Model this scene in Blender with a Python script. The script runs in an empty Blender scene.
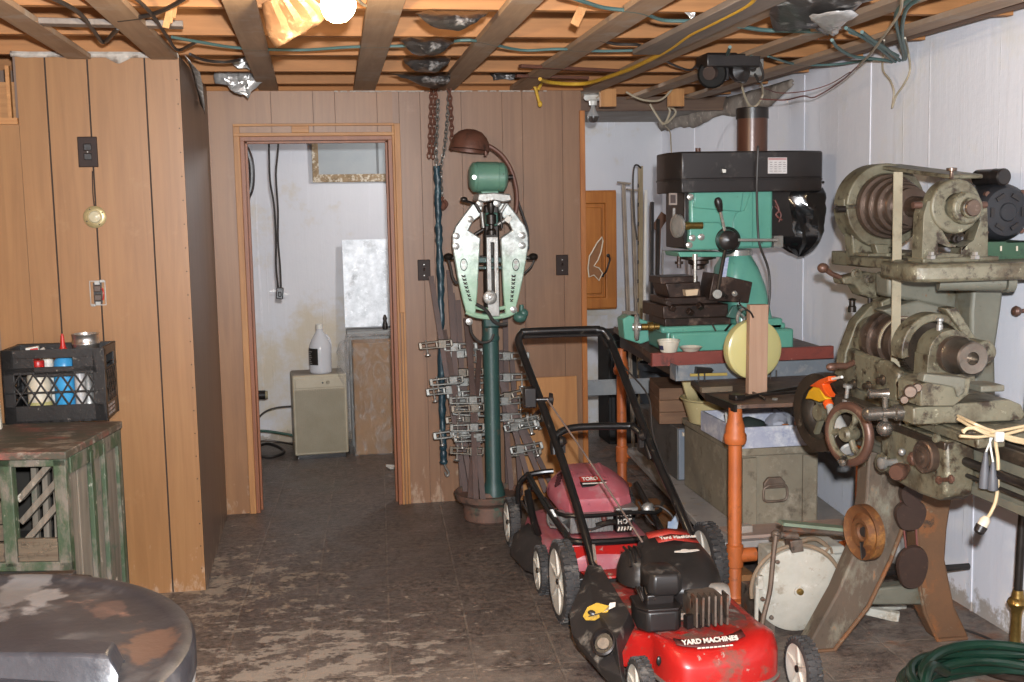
import bpy, bmesh, math, random
from mathutils import Vector, Matrix, Euler, noise
random.seed(7)
SC = bpy.context.scene
COL = SC.collection
PI = math.pi
R = math.radians
# ---------------------------------------------------------------- camera
F, YAW, PIT, ROL, EYE = 1150.0, .1675, .1166, -.0184, 1.65
fw = Vector((math.sin(YAW)*math.cos(PIT), math.cos(YAW)*math.cos(PIT), -math.sin(PIT)))
rt = Vector((math.cos(YAW), -math.sin(YAW), 0))
up = rt.cross(fw)
rt, up = rt*math.cos(ROL)+up*math.sin(ROL), up*math.cos(ROL)-rt*math.sin(ROL)
cam = bpy.data.cameras.new('camera')
cam.sensor_width = 36.0
cam.lens = 36.0*F/1024
cam.clip_start = .05
co = bpy.data.objects.new('camera', cam)
COL.objects.link(co)
m3 = Matrix((rt, up, -fw)).transposed()
co.matrix_world = Matrix.Translation((0, 0, EYE)) @ m3.to_4x4()
SC.camera = co
SC.view_settings.view_transform = 'Standard'
SC.view_settings.look = 'None'
SC.view_settings.gamma = 1
SC.view_settings.use_curve_mapping = False

def at(px, py, x=None, y=None, z=None):
    """the point of the place seen at (px, py) on the plane X=x, Y=y or Z=z"""
    d = fw + rt*((px-512)/F) - up*((py-341)/F)
    if x is not None: k = x/d.x
    elif y is not None: k = y/d.y
    else: k = (z-EYE)/d.z
    return Vector((0, 0, EYE)) + d*k

# ---------------------------------------------------------------- objects
def prop(o, label=None, cat=None, group=None, kind=None):
    if label: o['label'] = label
    if cat: o['category'] = cat
    if group: o['group'] = group
    if kind: o['kind'] = kind
    return o

def thing(name, label, cat, loc=(0, 0, 0), rz=0.0, group=None, rot=None):
    o = bpy.data.objects.new(name, None)
    COL.objects.link(o)
    o.empty_display_size = .1
    o.location = loc
    o.rotation_euler = rot if rot else (0, 0, rz)
    return prop(o, label, cat, group)

def root_matrix(o):
    M = Matrix.LocRotScale(o.location, o.rotation_euler, None)
    return root_matrix(o.parent) @ M if o.parent is not None else M

def smooth_path(pts, n=6):
    P = [Vector(p) for p in pts]
    if len(P) < 3: return P
    out = []
    for i in range(len(P)-1):
        a = P[i-1] if i else P[0]*2-P[1]
        b, c = P[i], P[i+1]
        d = P[i+2] if i+2 < len(P) else P[-1]*2-P[-2]
        for k in range(n):
            t = k/n
            out.append(.5*((2*b)+(c-a)*t+(2*a-5*b+4*c-d)*t*t+(3*b-a-3*c+d)*t**3))
    out.append(P[-1])
    return out

class MB:
    """collects shapes into one mesh; mi picks the material slot"""
    def __init__(s): s.bm = bmesh.new(); s.mi = 0
    def face(s, vs):
        try:
            f = s.bm.faces.new(vs); f.material_index = s.mi; f.smooth = True
            return f
        except ValueError: return None
    def grid(s, rows, closeu=False, closev=False, cap0=False, cap1=False):
        V = [[s.bm.verts.new(p) for p in r] for r in rows]
        n, m = len(V), len(V[0])
        for i in range(n if closev else n-1):
            for j in range(m if closeu else m-1):
                s.face([V[i][j], V[i][(j+1) % m], V[(i+1) % n][(j+1) % m], V[(i+1) % n][j]])
        if cap0: s.face(list(reversed(V[0])))
        if cap1: s.face(V[-1])
        return s
    def box(s, c, d, rot=None, taper=1.0):
        """centre, full size; rot = Euler tuple or Matrix; taper scales the top"""
        M = Matrix.Identity(3) if rot is None else (rot if isinstance(rot, Matrix) else Euler(rot).to_matrix())
        c = Vector(c); v = []
        for z in (-.5, .5):
            k = taper if z > 0 else 1
            for x, y in ((-.5, -.5), (.5, -.5), (.5, .5), (-.5, .5)):
                v.append(s.bm.verts.new(c + M @ Vector((x*d[0]*k, y*d[1]*k, z*d[2]))))
        for f in ((3, 2, 1, 0), (4, 5, 6, 7), (0, 1, 5, 4), (1, 2, 6, 5), (2, 3, 7, 6), (3, 0, 4, 7)):
            s.face([v[i] for i in f])
        return s
    def bb(s, a, b):
        a, b = Vector(a), Vector(b)
        return s.box((a+b)/2, [abs(x) for x in (b-a)])
    def bar(s, a, b, w, h, upv=(0, 0, 1)):
        a, b = Vector(a), Vector(b); y = (b-a).normalized()
        u = Vector(upv)
        if abs(u.dot(y)) > .98: u = Vector((1, 0, 0))
        x = y.cross(u).normalized(); z = x.cross(y)
        return s.box((a+b)/2, (w, (b-a).length, h), Matrix((x, y, z)).transposed())
    def tube(s, pts, r, seg=8, smooth=0, cap=True, closed=False, rs=None):
        P = smooth_path(pts, smooth) if smooth else [Vector(p) for p in pts]
        n = len(P); rows = []; ref = None
        for i, p in enumerate(P):
            if closed: t = (P[(i+1) % n]-P[i-1])
            else: t = (P[min(i+1, n-1)]-P[max(i-1, 0)])
            if t.length < 1e-9: t = Vector((0, 0, 1))
            t.normalize()
            if ref is None:
                ref = Vector((0, 0, 1)) if abs(t.z) < .9 else Vector((1, 0, 0))
            ref = (ref - t*ref.dot(t))
            if ref.length < 1e-6: ref = t.orthogonal()
            ref.normalize()
            b = t.cross(ref)
            rr = r if rs is None else rs[min(len(rs)-1, int(round(i*(len(rs)-1)/max(1, n-1))))]
            rows.append([p+(ref*math.cos(a)+b*math.sin(a))*rr for a in [2*PI*k/seg for k in range(seg)]])
        return s.grid(rows, closeu=True, closev=closed, cap0=cap and not closed, cap1=cap and not closed)
    def rev(s, prof, o, d=(0, 0, 1), seg=28, arc=None, a0=0.0, sx=1.0):
        """revolve (r, h) profile about the axis o + h*d"""
        o, d = Vector(o), Vector(d).normalized()
        e = Vector((0, 0, 1)) if abs(d.z) < .9 else Vector((1, 0, 0))
        x = (e - d*e.dot(d)).normalized(); y = d.cross(x)
        n = seg if arc is None else seg+1
        rows = []
        for r, h in prof:
            rows.append([o+d*h+(x*math.cos(a)+y*math.sin(a)*sx)*max(r, 1e-5) for a in [a0+(arc or 2*PI)*k/seg for k in range(n)]])
        return s.grid(rows, closeu=arc is None)
    def cyl(s, a, b, r, r2=None, seg=24):
        a, b = Vector(a), Vector(b); L = (b-a).length
        r2 = r if r2 is None else r2
        return s.rev([(0, 0), (r, 0), (r2, L), (0, L)], a, b-a, seg)
    def ring(s, c, d, ro, ri, w, seg=32, arc=None, a0=0.0):
        p = [(ri, -w/2), (ro, -w/2), (ro, w/2), (ri, w/2), (ri, -w/2)]
        return s.rev(p, c, d, seg, arc, a0)
    def torus(s, c, d, R_, r, seg=36, t=10, arc=None, a0=0.0):
        p = [(R_+r*math.cos(2*PI*k/t), r*math.sin(2*PI*k/t)) for k in range(t+1)]
        return s.rev(p, c, d, seg, arc, a0)
    def ball(s, c, r, sc=(1, 1, 1), seg=16, rot=None):
        M = Matrix.Identity(3) if rot is None else Euler(rot).to_matrix()
        rows = []
        for i in range(seg//2+1):
            a = PI*i/(seg//2)
            rows.append([Vector(c)+M @ Vector((r*sc[0]*max(1e-4, math.sin(a))*math.cos(b), r*sc[1]*max(1e-4, math.sin(a))*math.sin(b), -r*sc[2]*math.cos(a))) for b in [2*PI*k/seg for k in range(seg)]])
        return s.grid(rows, closeu=True)
    def prism(s, pts, axis, d0, d1, holes=()):
        """extrude a 2-D outline along 'x' (u=y,v=z), 'y' (u=x,v=z) or 'z' (u=x,v=y)"""
        f = {'x': lambda u, v, d: (d, u, v), 'y': lambda u, v, d: (u, d, v), 'z': lambda u, v, d: (u, v, d)}[axis]
        if holes:
            loops = [list(pts)]+[list(h) for h in holes]
            for d in (d0, d1):
                es = []
                for lp in loops:
                    V = [s.bm.verts.new(f(u, v, d)) for u, v in lp]
                    es += [s.bm.edges.new((V[i], V[(i+1) % len(V)])) for i in range(len(V))]
                g = bmesh.ops.triangle_fill(s.bm, use_beauty=True, use_dissolve=False, edges=es)
                for x in g['geom']:
                    if isinstance(x, bmesh.types.BMFace): x.material_index = s.mi; x.smooth = True
            for lp in loops:
                s.grid([[f(u, v, d0) for u, v in lp], [f(u, v, d1) for u, v in lp]], closeu=True)
        else:
            s.grid([[f(u, v, d0) for u, v in pts], [f(u, v, d1) for u, v in pts]], closeu=True, cap0=True, cap1=True)
        return s
    def loft(s, secs, cap=True):
        return s.grid(secs, closeu=True, cap0=cap, cap1=cap)
    def xf(s, M):
        s.bm.transform(M); return s
    def jitter(s, amt, sc=10.0, seed=0):
        o = Vector((seed*3.1, seed*1.7, 0))
        for v in s.bm.verts:
            v.co += noise.noise_vector(v.co*sc+o)*amt
        return s
    def build(s, name, mats, parent=None, world=False, bev=0.0, ang=35, sub=0, label=None, solid=0.0):
        bm = s.bm
        bmesh.ops.remove_doubles(bm, verts=bm.verts, dist=1e-6)
        bmesh.ops.recalc_face_normals(bm, faces=bm.faces)
        if world and parent is not None:
            M = root_matrix(parent)
            bm.transform(M.inverted())
        me = bpy.data.meshes.new(name)
        bm.to_mesh(me); bm.free()
        for m in (mats if isinstance(mats, (list, tuple)) else [mats]): me.materials.append(m)
        me.set_sharp_from_angle(angle=R(ang))
        o = bpy.data.objects.new(name, me)
        COL.objects.link(o)
        if parent is not None: o.parent = parent
        if solid:
            k = o.modifiers.new('solid', 'SOLIDIFY'); k.thickness = solid; k.offset = 0
        if bev:
            k = o.modifiers.new('bevel', 'BEVEL'); k.width = bev; k.segments = 2; k.limit_method = 'ANGLE'; k.angle_limit = R(40)
            k.harden_normals = False
        if sub:
            k = o.modifiers.new('sub', 'SUBSURF'); k.levels = sub; k.render_levels = sub
        if label: o['label'] = label
        return o

def text(body, size, M, mat, name, parent=None, depth=.0006, align='CENTER', bold=0.0, world=True):
    """lettering as a mesh, lying in the XY plane of M"""
    c = bpy.data.curves.new(name, 'FONT'); c.body = body; c.size = size; c.extrude = depth; c.offset = bold
    c.align_x = align; c.align_y = 'CENTER'
    t = bpy.data.objects.new(name, c)
    me = bpy.data.meshes.new_from_object(t)
    bpy.data.objects.remove(t); bpy.data.curves.remove(c)
    me.name = name
    if world and parent is not None: M = root_matrix(parent).inverted() @ M
    me.transform(M)
    me.materials.clear(); me.materials.append(mat)
    o = bpy.data.objects.new(name, me); COL.objects.link(o)
    if parent is not None: o.parent = parent
    return o

def frame(o, x, y):
    """matrix with origin o, x axis x and y axis near y"""
    x = Vector(x).normalized(); z = x.cross(Vector(y)).normalized(); y = z.cross(x)
    M = Matrix((x, y, z)).transposed().to_4x4(); M.translation = Vector(o)
    return M

def single(o, label, cat, group=None):
    """a thing that is one mesh: move its origin to the middle of its foot"""
    prop(o, label, cat, group)
    vs = o.data.vertices
    lo = [min(v.co[i] for v in vs) for i in range(3)]; hi = [max(v.co[i] for v in vs) for i in range(3)]
    c = Vector(((lo[0]+hi[0])/2, (lo[1]+hi[1])/2, lo[2]))
    o.data.transform(Matrix.Translation(-c)); o.location = o.location+c
    return o

# ---------------------------------------------------------------- materials
def srgb(c):
    if isinstance(c, str):
        c = tuple(int(c[i:i+2], 16)/255 for i in (0, 2, 4))
    return tuple((x/12.92 if x <= .04045 else ((x+.055)/1.055)**2.4) for x in c)+(1,)

class NT:
    def __init__(s, name):
        s.m = bpy.data.materials.new(name); s.m.use_nodes = True
        s.t = s.m.node_tree; s.b = s.t.nodes['Principled BSDF']; s.c = {}
    def n(s, typ, **k):
        x = s.t.nodes.new(typ)
        for a, v in k.items(): setattr(x, a, v)
        return x
    def l(s, a, b): s.t.links.new(a, b)
    def coord(s, sc=(1, 1, 1), kind='Object', rot=(0, 0, 0)):
        if 'tc' not in s.c: s.c['tc'] = s.n('ShaderNodeTexCoord')
        mp = s.n('ShaderNodeMapping')
        mp.inputs['Scale'].default_value = sc; mp.inputs['Rotation'].default_value = rot
        s.l(s.c['tc'].outputs[kind], mp.inputs[0]); return mp.outputs[0]
    def noise(s, scale, detail=6, rough=.6, sc=(1, 1, 1), dist=0.0):
        x = s.n('ShaderNodeTexNoise'); x.inputs['Scale'].default_value = scale
        x.inputs['Detail'].default_value = detail; x.inputs['Roughness'].default_value = rough
        x.inputs['Distortion'].default_value = dist
        s.l(s.coord(sc), x.inputs['Vector']); return x.outputs['Fac']
    def ramp(s, fac, stops):
        r = s.n('ShaderNodeValToRGB'); e = r.color_ramp.elements
        while len(e) < len(stops): e.new(.5)
        for q, (p, c) in zip(e, stops):
            q.position = p; q.color = c if len(c) == 4 else srgb(c)
        s.l(fac, r.inputs[0]); return r.outputs[0]
    def step(s, fac, lo, hi):
        r = s.n('ShaderNodeMapRange'); r.clamp = True
        r.inputs['From Min'].default_value = lo; r.inputs['From Max'].default_value = hi
        s.l(fac, r.inputs['Value']); return r.outputs[0]
    def mix(s, fac, a, b):
        x = s.n('ShaderNodeMix', data_type='RGBA')
        for v, k in ((fac, 0), (a, 6), (b, 7)):
            if isinstance(v, (int, float)): x.inputs[k].default_value = v
            elif isinstance(v, (str, tuple)): x.inputs[k].default_value = srgb(v) if isinstance(v, str) else v
            else: s.l(v, x.inputs[k])
        return x.outputs[2]
    def math(s, op, a, b=None):
        x = s.n('ShaderNodeMath', operation=op)
        for i, v in enumerate((a, b)):
            if v is None: continue
            if isinstance(v, (int, float)): x.inputs[i].default_value = v
            else: s.l(v, x.inputs[i])
        return x.outputs[0]
    def bump(s, fac, strength=.2, dist=.01):
        b = s.n('ShaderNodeBump'); b.inputs['Strength'].default_value = strength; b.inputs['Distance'].default_value = dist
        s.l(fac, b.inputs['Height']); s.l(b.outputs[0], s.b.inputs['Normal'])
    def fin(s, col, rough=.6, metal=0.0, spec=.5):
        for v, k in ((col, 'Base Color'), (rough, 'Roughness'), (metal, 'Metallic')):
            if isinstance(v, (int, float)): s.b.inputs[k].default_value = v
            elif isinstance(v, (str, tuple)): s.b.inputs[k].default_value = srgb(v) if isinstance(v, str) else v
            else: s.l(v, s.b.inputs[k])
        s.b.inputs['Specular IOR Level'].default_value = spec
        return s.m

def paint(name, a, b=None, rough=.5, metal=0.0, sc=7, spots=None, bump=.15, bs=70, stretch=(1, 1, 1), spec=.5, lo=.35, hi=.7, seedshift=0):
    """colour a mottled with b; spots = [(colour, noise scale, low, high), ...] of chips, rust, grease, dust"""
    t = NT(name)
    col = a
    if b: col = t.mix(t.step(t.noise(sc, 8, .65, stretch), lo, hi), a, b)
    rr = rough; mm = metal
    for c, q, l0, h0, *rest in (spots or []):
        k = t.step(t.noise(q, 9, .7, stretch), l0-.045, h0-.03)
        col = t.mix(k, col, c)
        if rest:
            mx = t.n('ShaderNodeMix'); t.l(k, mx.inputs[0])
            if isinstance(rr, (int, float)): mx.inputs[2].default_value = rr
            else: t.l(rr, mx.inputs[2])
            mx.inputs[3].default_value = rest[0]; rr = mx.outputs[0]
            if metal:
                mx = t.n('ShaderNodeMix'); t.l(k, mx.inputs[0])
                if isinstance(mm, (int, float)): mx.inputs[2].default_value = mm
                else: t.l(mm, mx.inputs[2])
                mx.inputs[3].default_value = 0; mm = mx.outputs[0]
    if bump: t.bump(t.noise(bs, 4, .6), bump, .004)
    return t.fin(col, rr, mm, spec)

def wood(name, a, b, axis='z', sc=5, rough=.6, spots=None, bump=.12, spec=.35):
    st = {'x': (.06, 1, 1), 'y': (1, .06, 1), 'z': (1, 1, .06)}[axis]
    t = NT(name)
    g = t.noise(sc*5, 8, .62, st, 1.2)
    g2 = t.noise(sc*.6, 4, .6)
    f = t.math('ADD', t.math('MULTIPLY', g, .7), t.math('MULTIPLY', g2, .3))
    col = t.mix(t.step(f, .36, .64), a, b)
    for c, q, l0, h0, *r in (spots or []):
        col = t.mix(t.step(t.noise(q, 9, .7), l0, h0), col, c)
    t.bump(g, bump, .003)
    return t.fin(col, rough, 0, spec)
# ================================================================ the room
YB, YC, XC, XR, YF, ZJ = 6.33, 5.054, -.53, 2.546, 8.27, 2.30
def panel_mat(name, a, b, dusty):
    t = NT(name)
    g = t.noise(22, 8, .62, (1, 1, .05), 1.5)
    g2 = t.noise(2.2, 5, .6, (1, 1, .35), .6)
    f = t.math('ADD', t.math('MULTIPLY', g, .6), t.math('MULTIPLY', g2, .4))
    col = t.mix(t.step(f, .36, .66), a, b)
    col = t.mix(t.math('MULTIPLY', t.step(t.noise(5, 9, .75), .6, .75), .45), col, dusty)
    # kicked, flaking foot of the panels
    z = t.n('ShaderNodeSeparateXYZ'); t.l(t.coord(), z.inputs[0])
    low = t.step(z.outputs[2], .34, .0)
    k = t.step(t.math('ADD', t.noise(16, 9, .7, (1, 1, .5)), t.math('MULTIPLY', low, .22)), .70, .80)
    col = t.mix(t.math('MULTIPLY', k, .55), col, 'b29c86')
    t.bump(g, .06, .003)
    return t.fin(col, .42, 0, .4)
M_closet = panel_mat('tan_panelling', '8f673f', '7d5733', '9c7a54')
M_back = panel_mat('brown_panelling', '866449', '73523b', '977a63')
M_backw = panel_mat('warm_brown_panelling', '8c6440', '785233', '9a795a')
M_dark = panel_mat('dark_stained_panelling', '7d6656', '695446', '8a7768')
M_groove = paint('panel_groove', '2b1d14', rough=.8)
M_groove2 = paint('faint_panel_groove', '5f4536', rough=.8)

def white_wall(name, a, b, stain, streak=.5):
    t = NT(name)
    col = t.mix(t.step(t.noise(1.3, 6, .6), .35, .7), a, b)
    st = t.noise(9, 8, .65, (1, 1, .06), 1.0)
    col = t.mix(t.math('MULTIPLY', t.step(st, .58, .66), streak), col, 'd6d6db')
    s2 = t.math('MULTIPLY', t.step(t.noise(34, 3, .5, (1, 1, .018), .4), .66, .70), t.step(t.noise(5, 6, .7), .42, .56))
    col = t.mix(t.math('MULTIPLY', s2, streak*1.5), col, 'eceaef')
    col = t.mix(t.math('MULTIPLY', t.step(t.noise(26, 6, .7), .68, .72), .7), col, 'e2e2e2')
    z = t.n('ShaderNodeSeparateXYZ'); t.l(t.coord(), z.inputs[0])
    low = t.step(z.outputs[2], 1.35, .7)
    k = t.step(t.math('ADD', t.noise(2.6, 9, .68), t.math('MULTIPLY', low, .14 if streak < .4 else .05)), .56, .72)
    col = t.mix(t.math('MULTIPLY', k, .62), col, stain)
    low2 = t.step(z.outputs[2], .16, .0)
    k2 = t.step(t.math('ADD', t.noise(11, 9, .75), t.math('MULTIPLY', low2, .35)), .68, .78)
    col = t.mix(t.math('MULTIPLY', k2, .75), col, '8a7c68')
    t.bump(t.math('ADD', t.math('ADD', st, s2), t.math('MULTIPLY', t.noise(30, 5, .6), .4)), .4, .006)
    return t.fin(col, .55, 0, .4)
M_white = white_wall('white_painted_masonry', 'd6d6dc', 'dedee3', 'dad4c8')
M_white2 = white_wall('stained_white_masonry', 'c8c7c9', 'bdbcc0', 'b9a67e', .2)
M_bare = paint('bare_mortar', '8d8379', '6d635a', .9, 0, 9, [('a99f92', 20, .60, .68)], .6, 40)

# floor: grimy asphalt tiles, trodden dust and bare patches
t = NT('grimy_tile_floor')
br = t.n('ShaderNodeTexBrick'); br.offset = 0; br.squash = 1
br.inputs['Scale'].default_value = 1; br.inputs['Brick Width'].default_value = .305; br.inputs['Row Height'].default_value = .305
br.inputs['Mortar Size'].default_value = .006; br.inputs['Mortar Smooth'].default_value = .6; br.inputs['Bias'].default_value = 0
t.l(t.coord((1, 1, 1), 'Object', (0, 0, R(3))), br.inputs['Vector'])
n1 = t.noise(2.4, 9, .68); n2 = t.noise(34, 8, .75)
col = t.mix(t.step(n1, .36, .66), '564b47', '786b62')
col = t.mix(t.math('MULTIPLY', t.step(n2, .42, .60), .85), col, '2c2421')
col = t.mix(t.math('MULTIPLY', t.step(t.noise(70, 6, .8), .54, .66), .6), col, '8f7e6c')
y = t.n('ShaderNodeSeparateXYZ'); t.l(t.coord(), y.inputs[0])
near = t.step(y.outputs[1], 4.55, 3.6)
dust = t.math('MULTIPLY', t.step(t.noise(5, 9, .72), .40, .62), t.math('ADD', t.math('MULTIPLY', near, .8), .12))
col = t.mix(dust, col, '8a7f74')
fleck = t.step(t.math('ADD', t.noise(9, 9, .7), t.math('MULTIPLY', t.noise(60, 3, .6), .12)), .70, .725)
col = t.mix(fleck, col, 'a09284')
wear = t.n('ShaderNodeVectorMath', operation='DISTANCE'); t.l(t.coord(), wear.inputs[0]); wear.inputs[1].default_value = (-.12, 4.1, 0)
wk = t.step(t.math('SUBTRACT', t.noise(7, 9, .75, (1, 1.5, 1)), t.math('MULTIPLY', wear.outputs['Value'], .17)), .455, .49)
col = t.mix(t.math('MULTIPLY', wk, .85), col, 'a2978a')
wear2 = t.n('ShaderNodeVectorMath', operation='DISTANCE'); t.l(t.coord(), wear2.inputs[0]); wear2.inputs[1].default_value = (-.43, 5.1, 0)
wk = t.step(t.math('SUBTRACT', t.noise(9, 9, .75), t.math('MULTIPLY', wear2.outputs['Value'], .22)), .455, .50)
col = t.mix(t.math('MULTIPLY', wk, .8), col, '9c8d7b')
rust = t.step(t.math('ADD', t.noise(4, 8, .7), t.math('MULTIPLY', t.step(y.outputs[0], 1.2, 1.9), .12)), .66, .74)
col = t.mix(t.math('MULTIPLY', rust, .6), col, '7a4a28')
col = t.mix(t.math('MULTIPLY', br.outputs['Fac'], t.math('MULTIPLY', t.step(t.noise(7, 8, .7), .44, .6), .5)), col, '8d8071')
t.bump(t.math('ADD', n2, t.math('MULTIPLY', br.outputs['Fac'], -.3)), .6, .008)
M_floor = t.fin(col, t.mix(t.step(n1, .4, .6), '909090', 'c8c8c8'), 0, .4)

fl = MB(); fl.bb((-3.0, -1.6, -.12), (3.0, 8.9, 0))
prop(fl.build('floor', M_floor), kind='structure')

def boards(name, mat, x0, x1, z0, z1, y, grooves, th=.012, gap=.0035, normal=-1):
    """a panelled wall whose face lies at Y=y: one backing, boards with V grooves between them"""
    b = MB(); b.mi = 1
    b.bb((x0, y+.005, z0), (x1, y+th, z1)); b.mi = 0
    e = [x0]+sorted(g for g in grooves if x0 < g < x1)+[x1]
    for i in range(len(e)-1):
        b.bb((e[i]+(gap if i else 0), y, z0), (e[i+1]-(gap if i < len(e)-2 else 0), y+.006, z1))
    return b

# right wall: painted masonry with plaster seams, bare mortar along its top
w = MB()
w.bb((XR, -1.6, 0), (XR+.2, YF+.2, 2.6))
for ys, zz in ((5.02, (0, 2.3)), (5.75, (0, 2.3)), (6.64, (.9, 2.25)), (7.52, (.9, 2.25)), (4.1, (0, 1.0))):
    w.bar((XR-.001, ys, zz[0]), (XR-.001, ys+.012, zz[1]), .010, .006, (1, 0, 0))
prop(w.build('wall_right', M_white), kind='structure')
w = MB(); rnd = random.Random(3)
rows = []
for i in range(70):
    yy = 5.9+i*.034
    n1 = noise.noise((yy*2.2, 0, 0)); n2 = noise.noise((yy*9, 5, 0))
    rows.append([Vector((XR-.004-.018*abs(math.sin(k*PI))*(1+2*n2), yy, 2.29-k*(.115+.05*n1+.015*n2)*min(1, (yy-5.8)*2.5))) for k in (0, .25, .5, .75, 1)])
w.grid(rows); prop(w.build('trim_1', M_bare, solid=.02), kind='structure')
w = MB(); w.bb((-1.1, YF, 0), (XR, YF+.2, 2.6)); prop(w.build('wall_far', M_white2), kind='structure')
w = MB(); w.bb((-1.15, YB+.14, 0), (-1.05, YF+.2, 2.6)); prop(w.build('wall_store_left', M_white2), kind='structure')
w = MB(); w.bb((-3.0, -1.6, 0), (-2.8, YB, 2.6)); prop(w.build('wall_left', M_closet), kind='structure')

# closet: front, side, and the low panel with the open niche over it
b = boards('w', None, -1.176, XC, 0, 2.30, YC, [-1.062, -.896, -.669])
b.mi = 2
for k in range(22):                                  # nail heads along the corner
    b.cyl((XC-.012, YC-.001, .1+k*.1), (XC-.012, YC+.001, .1+k*.1), .0028, seg=8)
prop(b.build('wall_closet_front', [M_closet, M_groove, M_groove]), kind='structure')
b = boards('w', None, -2.8, -1.178, 0, 2.02, YC+.004, [-1.31, -1.62])
b.mi = 1; b.bb((-2.8, 5.6, 2.0), (-1.178, 5.62, 2.3)); b.bb((-1.19, YC+.02, 2.0), (-1.178, 5.6, 2.3))
prop(b.build('wall_closet_low', [M_closet, M_dark]), kind='structure')
M_pine = wood('pine_trim', 'b3814f', '98683c', 'z', 5, .5)
M_pinex = wood('pine_trim_level', 'b3814f', '98683c', 'x', 5, .5)
b = MB(); b.bb((-2.8, YC-.02, 2.02), (-1.178, YC+.1, 2.045)); b.bb((-1.225, YC+.03, 2.045), (-1.21, YC+.06, 2.26))
b.bb((-1.30, YC+.09, 2.045), (-1.18, YC+.11, 2.2))
prop(b.build('trim_2', M_pinex), kind='structure')
b = MB(); b.bb((XC-.012, YC+.002, 0), (XC, YB, 2.30))
prop(b.build('wall_closet_side', M_dark), kind='structure')

# back wall with the doorway
gr = [-.204, .016, .132, .356, .474, .588, .648, .812, 1.038, 1.15, 1.375]
DX0, DX1, DZ = -.35, .409, 2.02
b = boards('w', None, XC, DX0-.04, 0, 2.28, YB, gr, gap=.0014)
b2 = boards('w', None, DX0-.04, DX1+.03, DZ+.02, 2.28, YB, gr, gap=.0014)
for q in (b2,):
    for f in q.bm.faces: pass
    me = bpy.data.meshes.new('t'); q.bm.to_mesh(me); b.bm.from_mesh(me); bpy.data.meshes.remove(me); q.bm.free()
prop(b.build('wall_back_left', [M_backw, M_groove2]), kind='structure')
b = boards('w', None, DX1+.03, 1.483, 0, 2.28, YB, gr, gap=.0014)
prop(b.build('wall_back_right', [M_back, M_groove2]), kind='structure')
b = MB(); b.bb((XC, YB+.013, 0), (DX0-.04, YB+.14, 2.3)); b.bb((DX1+.03, YB+.013, 0), (1.47, YB+.14, 2.3)); b.bb((DX0-.04, YB+.013, DZ+.03), (DX1+.03, YB+.14, 2.3))
prop(b.build('wall_back_core', M_white2), kind='structure')
M_edge = wood('orange_pine_edge', 'ad6f38', '94592c', 'z', 5, .45)
b = MB(); b.bb((1.472, YB-.012, 0), (1.502, YB+.15, 2.17)); prop(b.build('trim_3', M_edge, bev=.002), kind='structure')
M_white_edge = paint('plaster_crumbs', 'b9b2a8', '8d8378', .9, 0, 30)
b = MB(); rnd = random.Random(5)
for k in range(70):
    x = .14+k*.0165
    if rnd.random() < .8: b.box((x, YB-.004, 2.279), (.018, .012, .006+.006*rnd.random()), (0, rnd.uniform(-.2, .2), 0))
prop(b.build('trim_4', M_white_edge), kind='structure')

# door frame: jambs, stop, pine casing, splints over the head
M_jamb = wood('red_brown_jamb', '8f5a3c', '774830', 'z', 5, .45)
dr = thing('door_1', None, None, ((DX0+DX1)/2, YB, 0)); prop(dr, kind='structure')
b = MB()
for x0, x1 in ((DX0-.022, DX0), (DX1, DX1+.022)): b.bb((x0, YB-.012, 0), (x1, YB+.15, DZ))
b.bb((DX0-.022, YB-.012, DZ), (DX1+.022, YB+.15, DZ+.022))
b.bb((DX0, YB+.06, 0), (DX0+.012, YB+.09, DZ)); b.bb((DX1-.012, YB+.06, 0), (DX1, YB+.09, DZ)); b.bb((DX0, YB+.06, DZ-.012), (DX1, YB+.09, DZ))
b.build('door_jamb', M_jamb, dr, world=True, bev=.002)
b = MB()
b.bb((DX0-.055, YB-.018, 0), (DX0-.022, YB, DZ+.075)); b.bb((DX1+.022, YB-.018, 0), (DX1+.034, YB, DZ+.075))
b.bb((DX1+.034, YB-.024, 1.08), (DX1+.066, YB, DZ+.085)); b.bb((DX1+.04, YB-.014, 0), (DX1+.052, YB, 1.08)); b.bb((DX1+.056, YB-.01, 0), (DX1+.068, YB, 1.08))
b.build('side_casing', M_pine, dr, world=True, bev=.002)
b = MB()
b.bb((DX0-.055, YB-.02, DZ+.022), (DX1+.034, YB, DZ+.04)); b.bb((DX0-.055, YB-.02, DZ+.075), (DX1+.034, YB, DZ+.088))
b.bb((DX0+.25, YB-.018, DZ+.04), (DX0+.34, YB, DZ+.075))
b.build('head_casing', M_pinex, dr, world=True, bev=.002)

# window of the store room
M_oldfr = paint('flaking_window_frame', '9b8364', '6e5a41', .8, 0, 25, [('c7bca8', 30, .55, .62)], .4)
M_pane = paint('dusty_pane', '989c9d', 'a3a6a5', .6, 0, 4, spec=.2)
wn = thing('window_1', None, None, (.33, YF, 1.83)); prop(wn, kind='structure')
b = MB()
b.prism([(.0, 1.84), (.75, 1.84), (.75, 2.24), (.0, 2.24)], 'y', YF-.045, YF+.01, [[(.045, 1.895), (.705, 1.895), (.705, 2.2), (.045, 2.2)]])
b.build('window_frame', M_oldfr, wn, world=True, bev=.004)
b = MB(); b.bb((.045, YF-.012, 1.895), (.705, YF-.006, 2.2)); b.build('pane', M_pane, wn, world=True)
b = MB(); b.bb((.45, YF-.02, 1.895), (.465, YF-.012, 2.2)); b.build('mullion', paint('dark_bar', '4a4a48'), wn, world=True)

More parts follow.
